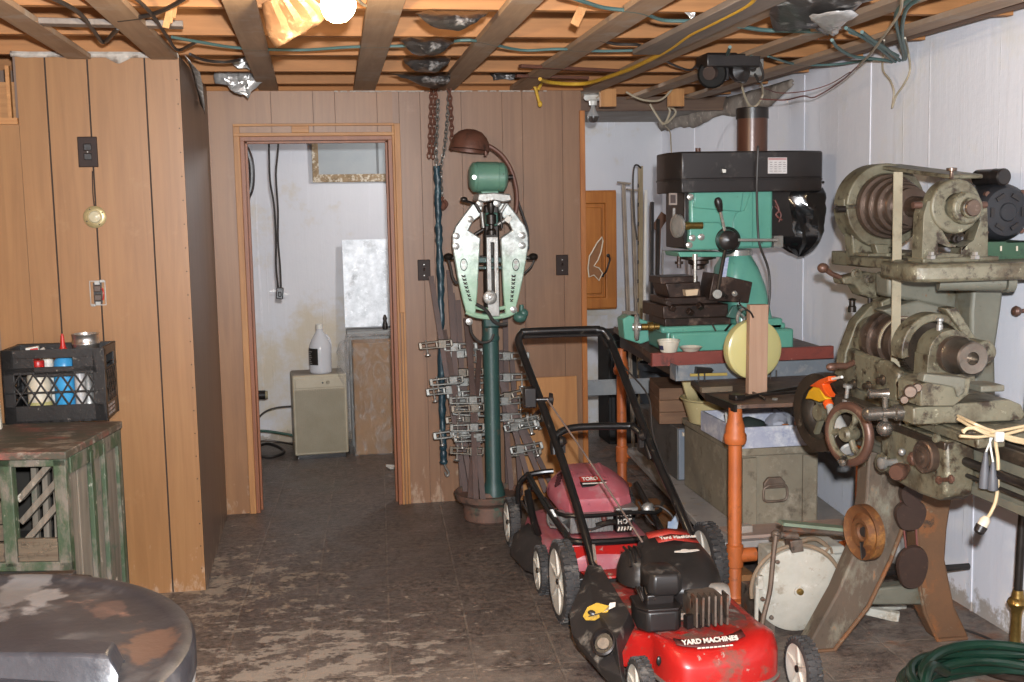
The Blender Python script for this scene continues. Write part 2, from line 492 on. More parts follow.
# ceiling: subfloor boards, joists, furring strips
M_sub = wood('subfloor_boards', 'a06a38', '8a5a30', 'x', 3, .7)
M_joist = wood('joist_timber', 'a87446', '8c5f38', 'x', 4, .65)
M_strap = wood('furring_strip', 'a38970', '8c745f', 'y', 5, .65, [('a09386', 4, .52, .66)])
M_greyplank = wood('grey_weathered_plank', '83776d', '6b6058', 'y', 5, .7)
ce = MB()
for k in range(70): ce.bb((-3.0, -1.6+k*.15, 2.49), (3.0, -1.6+k*.15+.147, 2.52))
ceil = ce.build('ceiling', M_sub); prop(ceil, kind='structure')
JY = [3.35-.58*k for k in range(8, 0, -1)]+[3.35, 3.91, 4.52, 5.07, 5.66, 6.20, 6.78, 7.36, 7.94]
for yj in JY:
    b = MB(); b.bb((-2.8, yj-.019, 2.302), (XR-.03, yj+.019, 2.49)); b.build('joist', M_joist, ceil, bev=.002)
def strap(xa, ya, xb, yb, wd=.09, z=2.2905, mat=None, th=.021):
    b = MB(); b.bar((xa, ya, z), (xb, yb, z), wd, th); return b.build('furring_strip', mat or M_strap, ceil, bev=.002)
strap(-.93, 1.0, -.92, 5.03); strap(-.615, .5, -.585, 5.04, .105)
strap(-.19, .5, -.21, 6.31, .1); strap(.19, .5, .29, 6.31, .115); strap(.62, .5, .725, 6.31, .1)
strap(1.02, .5, 1.135, 6.31, .11); strap(1.47, 1.0, 1.56, 7.2, .11); strap(1.88, .6, 1.95, 7.4, .10); strap(2.22, .6, 2.3, 7.4, .1)
b = MB(); b.bar((1.365, 3.0, 2.268), (1.385, 4.66, 2.268), .15, .022); b.build('plank', M_greyplank, ceil, bev=.003)
b = MB(); b.bar((-.95, 4.15, 2.292), (-.42, 4.2, 2.292), .07, .02); b.build('plank', M_greyplank, ceil, bev=.003)
# sill plate on the right wall and the band board over the recess
M_sill = wood('sill_timber', '7c6048', '63493a', 'y', 4, .75)
b = MB(); b.bb((XR-.05, -1.6, 2.335), (XR+.1, YF, 2.49)); b.bb((XR-.16, -1.6, 2.30), (XR-.10, 7.0, 2.335)); prop(b.build('trim_5', M_sill, bev=.003), kind='structure')
b = MB(); b.bb((XC, YB-.015, 2.28), (1.5, YB+.1, 2.302)); prop(b.build('trim_6', M_sub), kind='structure')
for k in range(9):
    pass
M_soffit = paint('grey_soffit', '9a958e', '847d74', .8, 0, 5)
b = MB(); b.bb((1.46, 6.95, 2.245), (XR, YF, 2.262)); prop(b.build('ceiling_recess', M_soffit), kind='structure')
b = MB(); b.bb((1.46, 6.90, 2.215), (XR, 6.95, 2.30)); prop(b.build('trim_7', wood('recess_beam', '6e5848', '5a463a', 'x'), bev=.003), kind='structure')
b = MB()
for x in (1.62, 2.02): b.bb((x, 6.42, 2.20), (x+.09, 6.46, 2.30))
prop(b.build('trim_8', M_pine, bev=.002), kind='structure')
# ================================================================ left side: wall fittings
M_blkpl = paint('black_plastic', '1c1817', '26211f', .35, 0, 12)
M_brnpl = paint('dark_brown_plate', '281a15', '2f201a', .5, 0, 12, None, .05, 70, (1, 1, 1), .2)
M_steel = paint('bare_steel', 'a6a49f', '86837d', .32, .6, 14, [('6e5f52', 18, .60, .72, .6)])
M_darksteel = paint('dark_oily_steel', '3a3430', '28231f', .38, .6, 14)
M_brass = paint('aged_brass', 'a88a50', '7d6336', .3, .85, 14)
M_red = paint('red_plastic', 'b3231c', '9c1c18', .35, 0, 9)
M_whitepl = paint('white_plastic', 'd2cfc6', 'c2beb4', .4, 0, 9)

def plate(px, py, y, label, kind='switch', wd=.07, ht=.115):
    p = at(px, py, y=y)
    t = thing('wall_plate', label, 'switch plate' if kind == 'switch' else 'outlet plate', (p.x, y, p.z))
    b = MB(); b.box((0, -.004, 0), (wd, .008, ht)); b.build('plate', M_brnpl, t, bev=.003)
    b = MB()
    if kind == 'switch':
        b.box((0, -.010, 0), (.009, .006, .022)); b.box((0, -.014, .004), (.007, .012, .009), (.5, 0, 0)); b.build('toggle', M_brnpl, t, bev=.001)
    else:
        for s in (-1, 1): b.box((0, -.010, s*.0195), (.032, .006, .028))
        b.build('receptacle', M_blkpl, t, bev=.003)
    for s in ((-.03, .03) if kind == 'switch' else (0,)): MB().cyl((0, -.007, s), (0, -.010, s), .0032, seg=10).build('screw', M_steel, t)
    return t
plate(424, 270, YB, 'dark brown switch plate on the panelling just right of the doorway')
plate(562, 265, YB, 'dark brown switch plate near the right end of the back wall panelling')
plate(88, 152, YC, 'dark brown outlet plate high on the tan closet wall', 'outlet', .078, .125)
# the round brass cover and the open outlet box below
p = at(95, 217, y=YC)
t = thing('ceiling_box_cover', 'round brass and glass cover at mid height on the tan closet wall', 'round wall cover', (p.x, YC, p.z))
b = MB(); b.rev([(0, 0), (.046, 0), (.046, .004), (.041, .008), (.030, .009), (.028, .006), (0, .006)], (0, 0, 0), (0, -1, 0), 32); b.build('rim', paint('pale_brass', 'a8986f', '8c7c56', .35, .35, 14), t)
b = MB(); b.rev([(0, .006), (.026, .006), (.022, .013), (.008, .018), (0, .018)], (0, 0, 0), (0, -1, 0), 24); b.build('lens', paint('milky_glass', 'bdb59c', 'a79d80', .12), t)
for a in range(4): MB().cyl((.036*math.cos(a*PI/2+.5), -.008, .036*math.sin(a*PI/2+.5)), (.036*math.cos(a*PI/2+.5), -.011, .036*math.sin(a*PI/2+.5)), .003, seg=8).build('screw', M_darksteel, t)
b = MB(); b.tube([(.0, -.003, .045), (-.002, -.004, .10), (.001, -.003, .19)], .0022, 6, 3); b.build('wire', M_brnpl, t)
p = at(98, 293, y=YC)
t = thing('open_outlet', 'bare outlet in a metal box without its cover, low on the tan closet wall', 'outlet', (p.x, YC, p.z))
b = MB(); b.prism([(-.032, -.052), (.032, -.052), (.032, .052), (-.032, .052)], 'y', -.004, .01, [[(-.029, -.049), (.029, -.049), (.029, .049), (-.029, .049)]])
for s in (-1, 1): b.box((s*.02, -.006, s*.05), (.016, .008, .010))
b.build('box_rim', M_steel, t)
b = MB(); b.box((0, .004, 0), (.034, .012, .088)); b.build('box_back', M_blkpl, t)
b = MB()
for s in (-1, 1): b.box((0, -.006, s*.019), (.028, .014, .026))
b.build('receptacle', paint('brown_socket', '4a3a30'), t, bev=.003)
for s_ in (1, -1): MB().box((0, -.008, s_*.043), (.02, .004, .014)).build('strap', M_steel, t)
b = MB(); b.tube([(.018, -.005, .02), (.025, -.012, 0), (.02, -.008, -.03)], .0028, 6, 4); b.build('wire', M_red, t)

# ---------------------------------------------------------------- green slatted cabinet under the crate
M_green = paint('worn_green_paint', '38492f', '445340', .6, 0, 9, [('736b60', 11, .50, .62), ('2b2a24', 16, .6, .72), ('b7b0a2', 26, .66, .72)], .35, 50, (1, 1, .5))
M_greybd = wood('weathered_grey_board', '8a8072', '5e564b', 'z', 5, .8, [('3f5b49', 5, .58, .68), ('c3bcae', 14, .64, .72)], .3)
M_topbd = paint('worn_cabinet_top', '57483c', '3e4438', .65, 0, 6, [('8a5248', 9, .55, .68), ('968c7e', 14, .58, .7)], .3, 50, (.5, 1, 1))
M_oldwood = wood('old_box_wood', '6f6251', '52473a', 'x', 5, .8, [('352d24', 15, .58, .68)], .3)
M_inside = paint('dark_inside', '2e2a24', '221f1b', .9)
zt = .82
cb = thing('slatted_cabinet', 'worn green slatted wooden cabinet carrying the black milk crate', 'cabinet', (-.9, 4.2, 0), R(-10))
CW, CD = .62, .575      # local: front-right corner at the origin, -x to the left, +y to the back
b = MB()
b.bb((-CW, -.01, zt-.028), (.008, CD, zt))
b.build('top', M_topbd, cb, bev=.004)
b = MB()
for x in (-.045, -.238, -CW): b.bb((x, 0, .05 if x != -.238 else .40), (x+.045, .04, zt-.03))
for y in (CD-.045,): b.bb((-.045, y, .05), (0, y+.04, zt-.03)); b.bb((-CW, y, .05), (-CW+.045, y+.04, zt-.03))
b.bb((-CW, 0, zt-.055), (0, .03, zt-.03)); b.bb((-CW, 0, .385), (0, .03, .418))
b.bb((-.012, .04, zt-.09), (.004, CD-.04, zt-.03)); b.bb((-.012, .04, .05), (.004, CD-.04, .12))
b.bb((-CW, .04, .05), (-CW+.016, CD-.04, .12)); b.bb((-.012, .225, .1), (.007, .26, zt-.05)); b.bb((-.012, .36, .1), (.007, .385, zt-.05))
b.build('frame', M_green, cb, bev=.003)
for y0, y1 in ((.04, .13), (.133, .225), (.26, .36), (.385, .53)):
    b = MB(); b.bb((-.03, y0, .08), (-.012, y1, zt-.03)); b.build('side_board', M_greybd, cb, bev=.003)
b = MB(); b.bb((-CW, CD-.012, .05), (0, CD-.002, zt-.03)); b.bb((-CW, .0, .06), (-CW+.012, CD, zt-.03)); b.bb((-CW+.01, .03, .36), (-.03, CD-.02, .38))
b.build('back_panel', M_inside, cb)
# diagonal slats seen through the right bay
for k in range(3):
    zc = .545+k*.085
    b = MB(); b.bar((-.195, .06+.012*(k % 2), zc-.08), (-.048, .045+.012*(k % 2), zc+.075), .022, .042, (0, 1, 0)); b.build('diagonal_slat', M_greybd, cb, bev=.002)
for k in range(4):
    b = MB(); b.bar((-.18+.04*k, .14, .40), (-.17+.04*k, .14, .74), .02, .02); b.build('inner_stile', M_greybd, cb)
b = MB(); b.bb((-.19, .004, .419), (-.048, .022, .503))
rnd = random.Random(2)
for k in range(16): b.box((-.185+.128*rnd.random(), .003, .437+.05*rnd.random()), (.012+.02*rnd.random(), .006, .004+.01*rnd.random()), (0, rnd.uniform(-.4, .4), 0))
b.build('lower_board', M_oldwood, cb, bev=.002)
for k, (z0, z1) in enumerate(((.42, .487), (.494, .552), (.558, .636), (.65, .728))):
    b = MB(); b.bb((-CW+.05, .004+.006*(k % 2), z0), (-.24, .03, z1))
    b.bb((-.31, .0, (z0+z1)/2-.012), (-.262, .006, (z0+z1)/2+.012))
    b.build('box_end', M_oldwood, cb, bev=.003)
b = MB(); b.bar((-.45, .03, .735), (-.25, .03, .775), .03, .05, (0, 1, 0)); b.build('diagonal_slat', M_greybd, cb, bev=.002)

# ---------------------------------------------------------------- milk crate and what is in it
mx1, mx0, my0, my1, mz0, mz1 = -.850, -1.242, 4.80, 5.035, zt+.001, zt+.296
mc = thing('milk_crate', 'black plastic milk crate of bottles standing on the green cabinet', 'milk crate', ((mx0+mx1)/2, (my0+my1)/2, mz0), R(-2))
M_crate = paint('scuffed_black_plastic', '191716', '24211f', .38, 0, 12, [('6e675f', 45, .66, .72)], .2)
W, D, Hh = (mx1-mx0)/2, (my1-my0)/2, mz1-mz0
def lattice(b, u0, u1, z0, z1, f, nx):
    """diamond lattice of crossing ribs between (u0,z0) and (u1,z1); f maps (u, z) to a point"""
    stp = (u1-u0)/nx
    hh = z1-z0
    for k in range(-3, nx+3):
        for s in (1, -1):
            a = u0+k*stp; e = a+s*hh*.62
            pa, pe = (a, z0), (e, z1)
            # clip
            def clip(p, q):
                (x1, y1), (x2, y2) = p, q
                if x1 > x2: (x1, y1), (x2, y2) = (x2, y2), (x1, y1)
                if x2 <= u0 or x1 >= u1: return None
                g = lambda x: y1+(y2-y1)*(x-x1)/(x2-x1)
                if x1 < u0: y1, x1 = g(u0), u0
                if x2 > u1: y2, x2 = (y1+(y2-y1)*(u1-x1)/(x2-x1)), u1
                return (x1, y1), (x2, y2)
            c = clip(pa, pe)
            if c: b.bar(f(*c[0]), f(*c[1]), .007, .007)
def crate_side(name, L, f, n):
    b = MB()
    def rib(u0, u1, z0, z1, th=.008):
        p, q = Vector(f(u0, z0)), Vector(f(u1, z1)); nrm = Vector(f(u0, z0, 1))-p
        q2 = q+nrm*th
        b.bb(tuple(min(p[i], q2[i]) for i in range(3)), tuple(max(p[i], q2[i]) for i in range(3)))
    rib(-L, L, 0, .07); rib(-L, L, .118, .126); rib(-L, -L+.045, 0, Hh); rib(L-.045, L, 0, Hh); rib(-L, L, .225 if n < 5 else .205, .225)
    rib(-L, -.075, .205, Hh-.03); rib(.075, L, .205, Hh-.03); rib(-L, L, Hh-.035, Hh, .012); rib(-.075, .075, .185, .205)
    rib(-L, L, .195, .207)
    lattice(b, -L+.04, L-.04, .07, .20, f, n)
    return b.build(name, M_crate, mc, bev=.0015)
crate_side('side', W, lambda u, z, n=0: (u, -D+n, z), 6)
crate_side('side', W, lambda u, z, n=0: (u, D-n, z), 6)
crate_side('side', D, lambda u, z, n=0: (W-n, u, z), 4)
crate_side('side', D, lambda u, z, n=0: (-W+n, u, z), 4)
b = MB()
for k in range(9): b.bb((-W+.003+k*.041, -D, 0), (-W+.018+k*.041, D, .008))
for k in range(6): b.bb((-W, -D+k*.043, 0), (W, -D+.014+k*.043, .008))
b.build('floor_grid', M_crate, mc)
M_lbl = paint('faded_stencil', '8a8078', '5a4a48', .6, 0, 40)
b = MB()
rnd = random.Random(9)
for r_ in range(3):
    for k in range(6): b.box((W+.0006, -.07+k*.021, .018+r_*.017), (.0012, .008+.007*rnd.random(), .011))
b.build('stencilled_lettering', M_lbl, mc)

def bottle(name, label, cat, px, base, r, prof, body, cap=None, capprof=None, py=4.9, group=None, extra=None):
    x = at(px, 380, y=py).x
    t = thing(name, label, cat, (x, py, base))
    b = MB(); b.rev(prof, (0, 0, 0), (0, 0, 1), 26); b.build('body', body, t)
    if cap: b = MB(); b.rev(capprof, (0, 0, 0), (0, 0, 1), 22); b.build('cap', cap, t)
    if extra: extra(t)
    return t
zb = mz0+.009
M_ivory = paint('ivory_label', 'c9beaa', 'b8a98f', .45, 0, 14)
M_blue = paint('blue_bottle', '3f97c8', '3788ba', .35, 0, 9)
bottle('spray_can', 'ivory bottle with a red screw cap at the left of the milk crate', 'bottle', 39, zb, .045,
       [(0, 0), (.043, 0), (.046, .006), (.046, .17), (.04, .187), (.022, .198), (.022, .203), (0, .203)], M_ivory, M_red,
       [(0, .203), (.024, .203), (.025, .206), (.025, .232), (.023, .236), (0, .236)], 4.87,
       extra=lambda t: MB().ring((0, 0, .045), (0, 0, 1), .0468, .044, .05, 26).build('label_band', paint('yellow_band', 'b7ad72', '8f8a5c', .5), t))
bottle('bottle', 'white capped white bottle just behind the red capped one in the milk crate', 'bottle', 49, zb, .03,
       [(0, 0), (.034, 0), (.036, .005), (.036, .18), (.024, .2), (0, .2)], M_whitepl, M_whitepl, [(0, .2), (.022, .2), (.022, .24), (0, .24)], 4.945)
bottle('glue_bottle', 'blue squeeze bottle with a pointed red nozzle in the milk crate', 'bottle', 65, zb, .038,
       [(0, 0), (.039, 0), (.042, .006), (.042, .2), (.038, .228), (.026, .245), (.022, .262), (0, .262)], M_blue, M_red,
       [(0, .262), (.022, .262), (.022, .272), (.014, .278), (.0095, .292), (.006, .33), (.0035, .338), (0, .338)], 4.90,
       extra=lambda t: MB().ring((0, 0, .258), (0, 0, 1), .0265, .02, .006, 24).build('collar', M_blue, t))
bottle('metal_can', 'bare silver can standing tall at the right of the milk crate', 'can', 88, zb, .054,
       [(0, 0), (.050, 0), (.053, .004), (.052, .01), (.052, .285), (.0545, .289), (.0545, .295), (.052, .299), (.0515, .325), (.0535, .328), (.0535, .333), (.049, .333), (.047, .32), (0, .32)],
       paint('bright_tin', 'c0bdb8', 'a09d98', .28, .9, 10), None, None, 4.93)
x = at(36, 340, y=4.99)
b = MB(); b.box((x.x, 4.99, zb+.14), (.05, .034, .28), (0, -.12, .1)); b.mi = 1; b.box((x.x+.026, 4.978, zb+.25), (.036, .012, .045), (0, -.5, .1)); b.mi = 2; b.box((x.x-.002, 4.972, zb+.24), (.03, .006, .07), (0, -.12, .1))
single(b.build('carton', [M_whitepl, paint('grey_flap', 'a29a90'), M_red], bev=.002), 'red and white carton leaning at the back left of the milk crate', 'carton')
x = at(81, 395, y=4.86)
b = MB(); b.rev([(0, 0), (.02, 0), (.021, .004), (.021, .19), (.016, .2), (0, .2)], (x.x, 4.855, zb), (0, 0, 1), 20)
single(b.build('tube', paint('pale_tube', 'b9b5b2', '8f8a88', .4)), 'pale narrow tube standing in front of the silver can in the milk crate', 'tube')
# pale board end at the picture's left edge, beside the crate
p = at(1, 410, y=4.7)
b = MB(); b.box((p.x-.035, 4.70, zt+.14), (.06, .02, .28), (.12, 0, 0)); single(b.build('board', paint('pale_board', 'b9b3a4', '9d9686', .6)), 'pale board end leaning left of the milk crate on the green cabinet', 'board')

# ---------------------------------------------------------------- drum with its black lid, near the camera
M_lid = paint('dusty_black_lid', '232225', '353436', .42, 0, 4, [('565351', 5, .55, .76, .6), ('74574a', 3.4, .645, .70, .45), ('bdbbb9', 6, .735, .77, .5), ('232327', 9, .62, .72, .3)], .25, 40, (1, 1, 1), .5)
M_drum = paint('grey_drum_wall', '8a8785', '6d6966', .5, 0, 6, [('5b4a40', 8, .6, .7)])
dr0 = thing('drum', 'large lidded drum with a dusty black lid in the near left corner', 'drum', (-.715, 2.10, 0))
rr = .462; zr = .868
# a dried brown puddle and a white scuff with shapes of their own on the lid
lt = M_lid.node_tree; lb_ = lt.nodes['Principled BSDF']
LN = NT('scratch'); bpy.data.materials.remove(LN.m); LN.m, LN.t, LN.b, LN.c = M_lid, lt, lb_, {}
colsock = lb_.inputs['Base Color'].links[0].from_socket
for (px, py, colr, rad, sy, amt) in ((150, 640, '5c4436', .056, .55, .7), (42, 604, '8a8886', .034, .4, .6), (108, 608, '54423b', .03, .5, .6), (20, 592, '7d7b79', .045, .25, .5)):
    c_ = at(px, py, z=.87)-dr0.location
    vm = LN.n('ShaderNodeVectorMath', operation='SUBTRACT'); LN.l(LN.coord(), vm.inputs[0]); vm.inputs[1].default_value = (c_.x, c_.y, c_.z)
    vs_ = LN.n('ShaderNodeVectorMath', operation='MULTIPLY'); LN.l(vm.outputs[0], vs_.inputs[0]); vs_.inputs[1].default_value = (1, sy, .1)
    ln_ = LN.n('ShaderNodeVectorMath', operation='LENGTH'); LN.l(vs_.outputs[0], ln_.inputs[0])
    k_ = LN.step(LN.math('SUBTRACT', LN.noise(9, 7, .65), LN.math('MULTIPLY', ln_.outputs['Value'], .32/rad)), .17, .25)
    colsock = LN.mix(LN.math('MULTIPLY', k_, amt), colsock, colr)
lt.links.new(colsock, lb_.inputs['Base Color'])
b = MB(); b.rev([(0, 0), (rr-.02, 0), (rr-.012, .02), (rr-.012, .3), (rr-.004, .31), (rr-.004, .325), (rr-.012, .335), (rr-.012, .56), (rr-.004, .57), (rr-.004, .585), (rr-.012, .595), (rr-.012, zr-.06), (0, zr-.06)], (0, 0, 0), (0, 0, 1), 64)
b.build('barrel', M_drum, dr0)
b = MB()
b.torus((0, 0, zr-.075), (0, 0, 1), rr-.004, .009, 64, 10)
b.build('clamp_ring', paint('pale_ring', '9a9894', '7f7c78', .4, .3), dr0)
tilt = Matrix.Translation((0, 0, zr)) @ Euler((R(1.5), R(0), 0)).to_matrix().to_4x4()
b = MB()
b.rev([(rr, -.062), (rr+.008, -.055), (rr+.008, -.012), (rr+.002, -.001), (rr-.012, .003), (rr-.03, -.002), (rr-.045, -.006), (.36, -.003), (.30, .006), (.2, .012), (.08, .014), (0, .014)], (0, 0, 0), (0, 0, 1), 72)
b.xf(tilt); b.build('lid', M_lid, dr0)
# moulded grip crossing the lid, and the swept ridge beyond it
b = MB()
rows = []
for x, hgt, wd in ((-.40, .0, .085), (-.36, .045, .08), (-.25, .05, .075), (-.05, .05, .07), (.12, .05, .066), (.19, .046, .062), (.205, .004, .06)):
    y = -.055-.22*(x+.05); x += .155; wd *= .8
    rows.append([Vector((x, y-wd, .003)), Vector((x, y-wd*.72, .010+hgt*.8)), Vector((x, y+wd*.55, .010+hgt*.8)), Vector((x, y+wd*.7, .003))])
b.grid([[v for v in r] for r in rows]); b.xf(tilt)
b.build('grip', M_lid, dr0, bev=.006)
b = MB(); b.tube([(-.38, .04, .004), (-.30, .17, .010), (-.16, .28, .008), (-.06, .32, .004)], .008, 8, 6); b.xf(tilt); b.build('ridge', M_lid, dr0)
b = MB(); b.box((.09, .455, -.018), (.17, .03, .035)); b.box((.19, .425, -.018), (.05, .02, .035), (0, 0, -.3)); b.xf(tilt); b.build('latch', M_blkpl, dr0, bev=.006)
# ================================================================ ceiling: bulbs, cables, foil, rope
M_glass_lit = bpy.data.materials.new('lit_bulb'); M_glass_lit.use_nodes = True
bs = M_glass_lit.node_tree.nodes['Principled BSDF']
bs.inputs['Base Color'].default_value = (1, .9, .7, 1); bs.inputs['Emission Color'].default_value = (1, .82, .5, 1); bs.inputs['Emission Strength'].default_value = 60
M_porc = paint('white_porcelain', 'd5d2cb', 'c4c0b8', .3)
M_foil = paint('crumpled_foil', 'c6c4c1', '9c9996', .28, .5, 20, [('5d564e', 12, .6, .7, .6)], .8, 30)
M_dkfoil = paint('dusty_dark_foil', '5a5654', '3a3735', .32, .6, 9, [('9a9794', 12, .58, .66, .3)], .6, 25)
M_teal = paint('teal_cable', '4d6862', '42595a', .5)
M_cable = paint('black_cable', '2a2624', '38322e', .5)
M_cream = paint('cream_cable', 'a89c86', '8f826c', .5)
M_copper = paint('red_brown_wire', '6e3c34', '54302a', .5)
def bulb_shape(b, p, d, r):
    b.rev([(0, 0), (r*.36, 0), (r*.4, r*.5), (r*.62, r*.95), (r*.95, r*1.5), (r, r*1.95), (r*.9, r*2.4), (r*.6, r*2.78), (0, r*2.93)], p, d, 24)
bl = at(351, -18, y=3.33); bd = (at(334, 12, y=3.27)-bl).normalized()
lb = thing('light_bulb', 'lit bare bulb in a white holder under the joists', 'light bulb', bl)
b = MB(); bulb_shape(b, bl, bd, .048); b.build('bulb', M_glass_lit, lb, world=True)
b = MB(); b.cyl(bl-bd*.05, bl+bd*.012, .026); b.rev([(0, -.05), (.05, -.06), (.055, -.075), (0, -.08)], bl, bd, 24); b.build('holder', M_porc, lb, world=True)
b = MB(); b.tube([at(350, -12, z=2.285), at(364, 5, z=2.285), at(378, 2, z=2.285), at(386, -5, z=2.29)], .005, 8, 5); b.build('wire', M_cream, lb, world=True)
BULB = bl+bd*.29
# foil faced card hung beside the bulb
M_card = paint('foil_faced_card', 'b48a68', 'c79c74', .30, .65, 12, [('e0b98e', 14, .55, .7, .2)], .7, 22)
p = [at(262, 4, y=3.55), at(300, -12, y=3.40), at(330, 14, y=3.45), at(322, 22, y=3.5), at(276, 48, y=3.62), at(268, 36, y=3.6)]
b = MB()
n = 14
rows = []
for i in range(n+1):
    u = i/n
    l = p[0].lerp(p[5], min(1, u*1.0)) if u < .75 else p[5].lerp(p[4], (u-.75)/.25)
    r = p[1].lerp(p[2], u) if u < .8 else p[2].lerp(p[3], (u-.8)/.2)
    rows.append([l.lerp(r, k/8)+Vector((0, .010*math.sin(k*2.9), .002*math.sin(k*2.3))) for k in range(9)])
b.grid(rows); b.jitter(.0025, 18)
single(b.build('foil_card', M_card, solid=.004), 'creased foil faced card hanging left of the lit bulb', 'foil card')
# second, unlit bulb by the end of the panelled wall
q = at(593, 100, y=6.55)
ub = thing('light_bulb', 'unlit clear bulb hanging from a round metal box beyond the wall end', 'light bulb', (q.x, q.y, q.z))
b = MB(); b.rev([(0, .06), (.052, .06), (.054, .03), (.05, .025), (0, .025)], (0, 0, 0), (0, 0, 1), 20)
for a in (-.4, .5): b.box((.05*math.sin(a), -.05*math.cos(a), .042), (.02, .008, .012), (0, 0, a))
b.build('metal_box', M_steel, ub)
b = MB(); b.rev([(0, .027), (.05, .026), (.054, .012), (.045, .0), (.025, -.006), (.022, -.03), (0, -.03)], (0, 0, 0), (0, 0, 1), 24); b.build('holder', M_porc, ub)
b = MB(); bulb_shape(b, (0, 0, -.03), (0, 0, -1), .033); b.build('bulb', paint('frosted_glass', '9b9a98', '8a8886', .12), ub)
b = MB(); b.rev([(.034, -.094), (.0345, -.1), (.03, -.115), (.018, -.127), (0, -.129)], (0, 0, 0), (0, 0, 1), 22); b.build('dark_tip', paint('smoked_tip', '3a3430', '4a433e', .2), ub)

# crumpled foil scraps
def crumple(name, label, pts, mat, sag=.05, z=2.29, seed=0, cat='foil scrap', amp=.025):
    c = sum((Vector(p) for p in pts), Vector())/len(pts)
    b = MB(); rows = []; m = 26
    loop = []
    for i in range(m):
        a = i/m*len(pts); k = int(a); f = a-k
        loop.append(Vector(pts[k]).lerp(Vector(pts[(k+1) % len(pts)]), f))
    for rr_ in (0.02, .25, .5, .75, 1):
        rows.append([c.lerp(q, rr_)+Vector((0, 0, -sag*(1-rr_**2))) for q in loop])
    b.grid(rows, closeu=True); b.jitter(amp, 16, seed); b.jitter(amp*.5, 45, seed+3)
    return single(b.build(name, mat, solid=.002, ang=20), label, cat)
def A(*l, z=2.285): return [at(u, v, z=z) for u, v in l]
crumple('foil_scrap', 'crumpled silver foil hanging near the closet corner at the ceiling', [at(u, v, y=5.9) for u, v in ((213, 70), (232, 62), (258, 66), (262, 82), (250, 94), (232, 90), (218, 82))], M_foil, .01, seed=2, amp=.03)
crumple('foil_scrap', 'small flat silver foil patch above the crumpled one by the closet corner', [at(u, v, y=5.5) for u, v in ((232, 60), (250, 56), (262, 62), (256, 69), (238, 69))], M_foil, .004, seed=5, amp=.012)
for k, (l, w0, w1, yj, lab) in enumerate((((452, 12), 37, 9, 3.89, 'dark foil pouch sagging between joists, nearest of the four in a row'), ((427, 38), 28, 12, 4.50, 'dark foil pouch sagging between joists, second from the front in the row'),
                                    ((427, 57), 24, 10, 5.05, 'dark foil pouch sagging between joists, third from the front in the row'), ((420, 73), 30, 8, 5.64, 'dark foil pouch sagging between joists, last in the row by the back wall'))):
    b = MB(); rows = []
    for i in range(7):
        v = i/6
        ww = w0*(1-v)**.8+w1*v*(1-v*.3)
        yy = yj-.035-.06*math.sin(v*PI)
        row = []
        for j in range(11):
            u = j/10*2-1
            p_ = at(l[0]+u*ww+(k == 3)*v*18, l[1]+v*(20-2*k), y=yy)
            row.append(p_+Vector((0, -.05*(1-u*u)*math.sin(v*PI*.8+.3), 0)))
        rows.append(row)
    b.grid(rows); b.jitter(.012, 20, k)
    single(b.build('foil_pouch', M_dkfoil, solid=.002, ang=20), lab, 'foil pouch', 'foil pouches between the joists')
crumple('foil_scrap', 'silver foil tongue hanging over the grey plank end', [at(u, v, y=3.9) for u, v in ((676, -4), (704, -2), (694, 12), (690, 20), (682, 10))], M_foil, .01, seed=8, amp=.012)
crumple('foil_duct_end', 'torn black and silver foil sheet under the joists near the right wall', A((770, -2), (880, -8), (845, 20), (828, 36), (812, 22), (770, 30), z=2.27), M_dkfoil, .03, seed=11, amp=.02, cat='foil sheet')
crumple('foil_scrap', 'bright torn foil end with a bundle of cables beside it near the right wall', A((808, 16), (838, 10), (858, 12), (842, 24), (834, 38), (826, 30), z=2.24), M_foil, .02, seed=12, amp=.012)
crumple('foil_scrap', 'small foil twist at the ceiling edge above the wall switch', [at(u, v, y=6.15) for u, v in ((490, 72), (512, 70), (528, 74), (512, 80), (492, 80))], M_dkfoil, .008, seed=14, amp=.012)

# cables: each run is one thing
def cable(label, pts, r, mat, z=2.285, name='cable', cat='cable', sm=5, group=None):
    P = [at(*p, z=z) if len(p) == 2 else (at(p[0], p[1], z=p[2]) if p[2] < 2.6 else at(p[0], p[1], y=p[2])) for p in pts]
    b = MB(); b.tube(P, r, 8, sm)
    return single(b.build(name, mat), label, cat, group)
cable('teal cable run crossing the ceiling over the doorway', [(172, 37), (200, 42), (240, 48), (300, 50), (350, 47), (400, 46), (430, 46), (470, 40), (520, 50), (560, 49), (600, 51), (650, 50)], 0.0058, M_teal)
cable('teal cable from the top edge to the hanging splinters', [(560, -6), (585, 2), (606, 8), (640, 12), (662, 20), (690, 21)], 0.0065, M_teal)
cable('black cable bending down to the closet corner', [(128, -8), (150, 12), (168, 38), (178, 50), (196, 42)], 0.0062, M_cable)
cable('black cable slanting between joists above the closet', [(44, -6), (78, 12), (96, 34), (104, 42), (118, 28)], 0.0074, M_cable)
cable('black cable running right of the second furring strip', [(118, 20), (146, 16), (168, 8), (188, -4)], 0.0074, M_cable)
cable('dark cable hugging the joist right of the closet', [(190, 54), (204, 60), (224, 62), (240, 60)], 0.0062, M_cable)
cable('dark cable loop behind the yellow rope', [(600, 40), (616, 44), (638, 45), (648, 50)], 0.0062, M_cable)
cable('dark cable dipping under the joists left of the black motor', [(664, 60), (676, 66), (690, 70), (698, 64)], 0.0056, M_cable)
cable('teal cable running into the foil near the right wall', [(738, 26), (764, 30), (800, 31), (824, 31)], 0.0079, M_teal)
cable('teal cable loop over the black motor', [(730, 47), (728, 56), (738, 60), (752, 54)], 0.0072, M_teal)
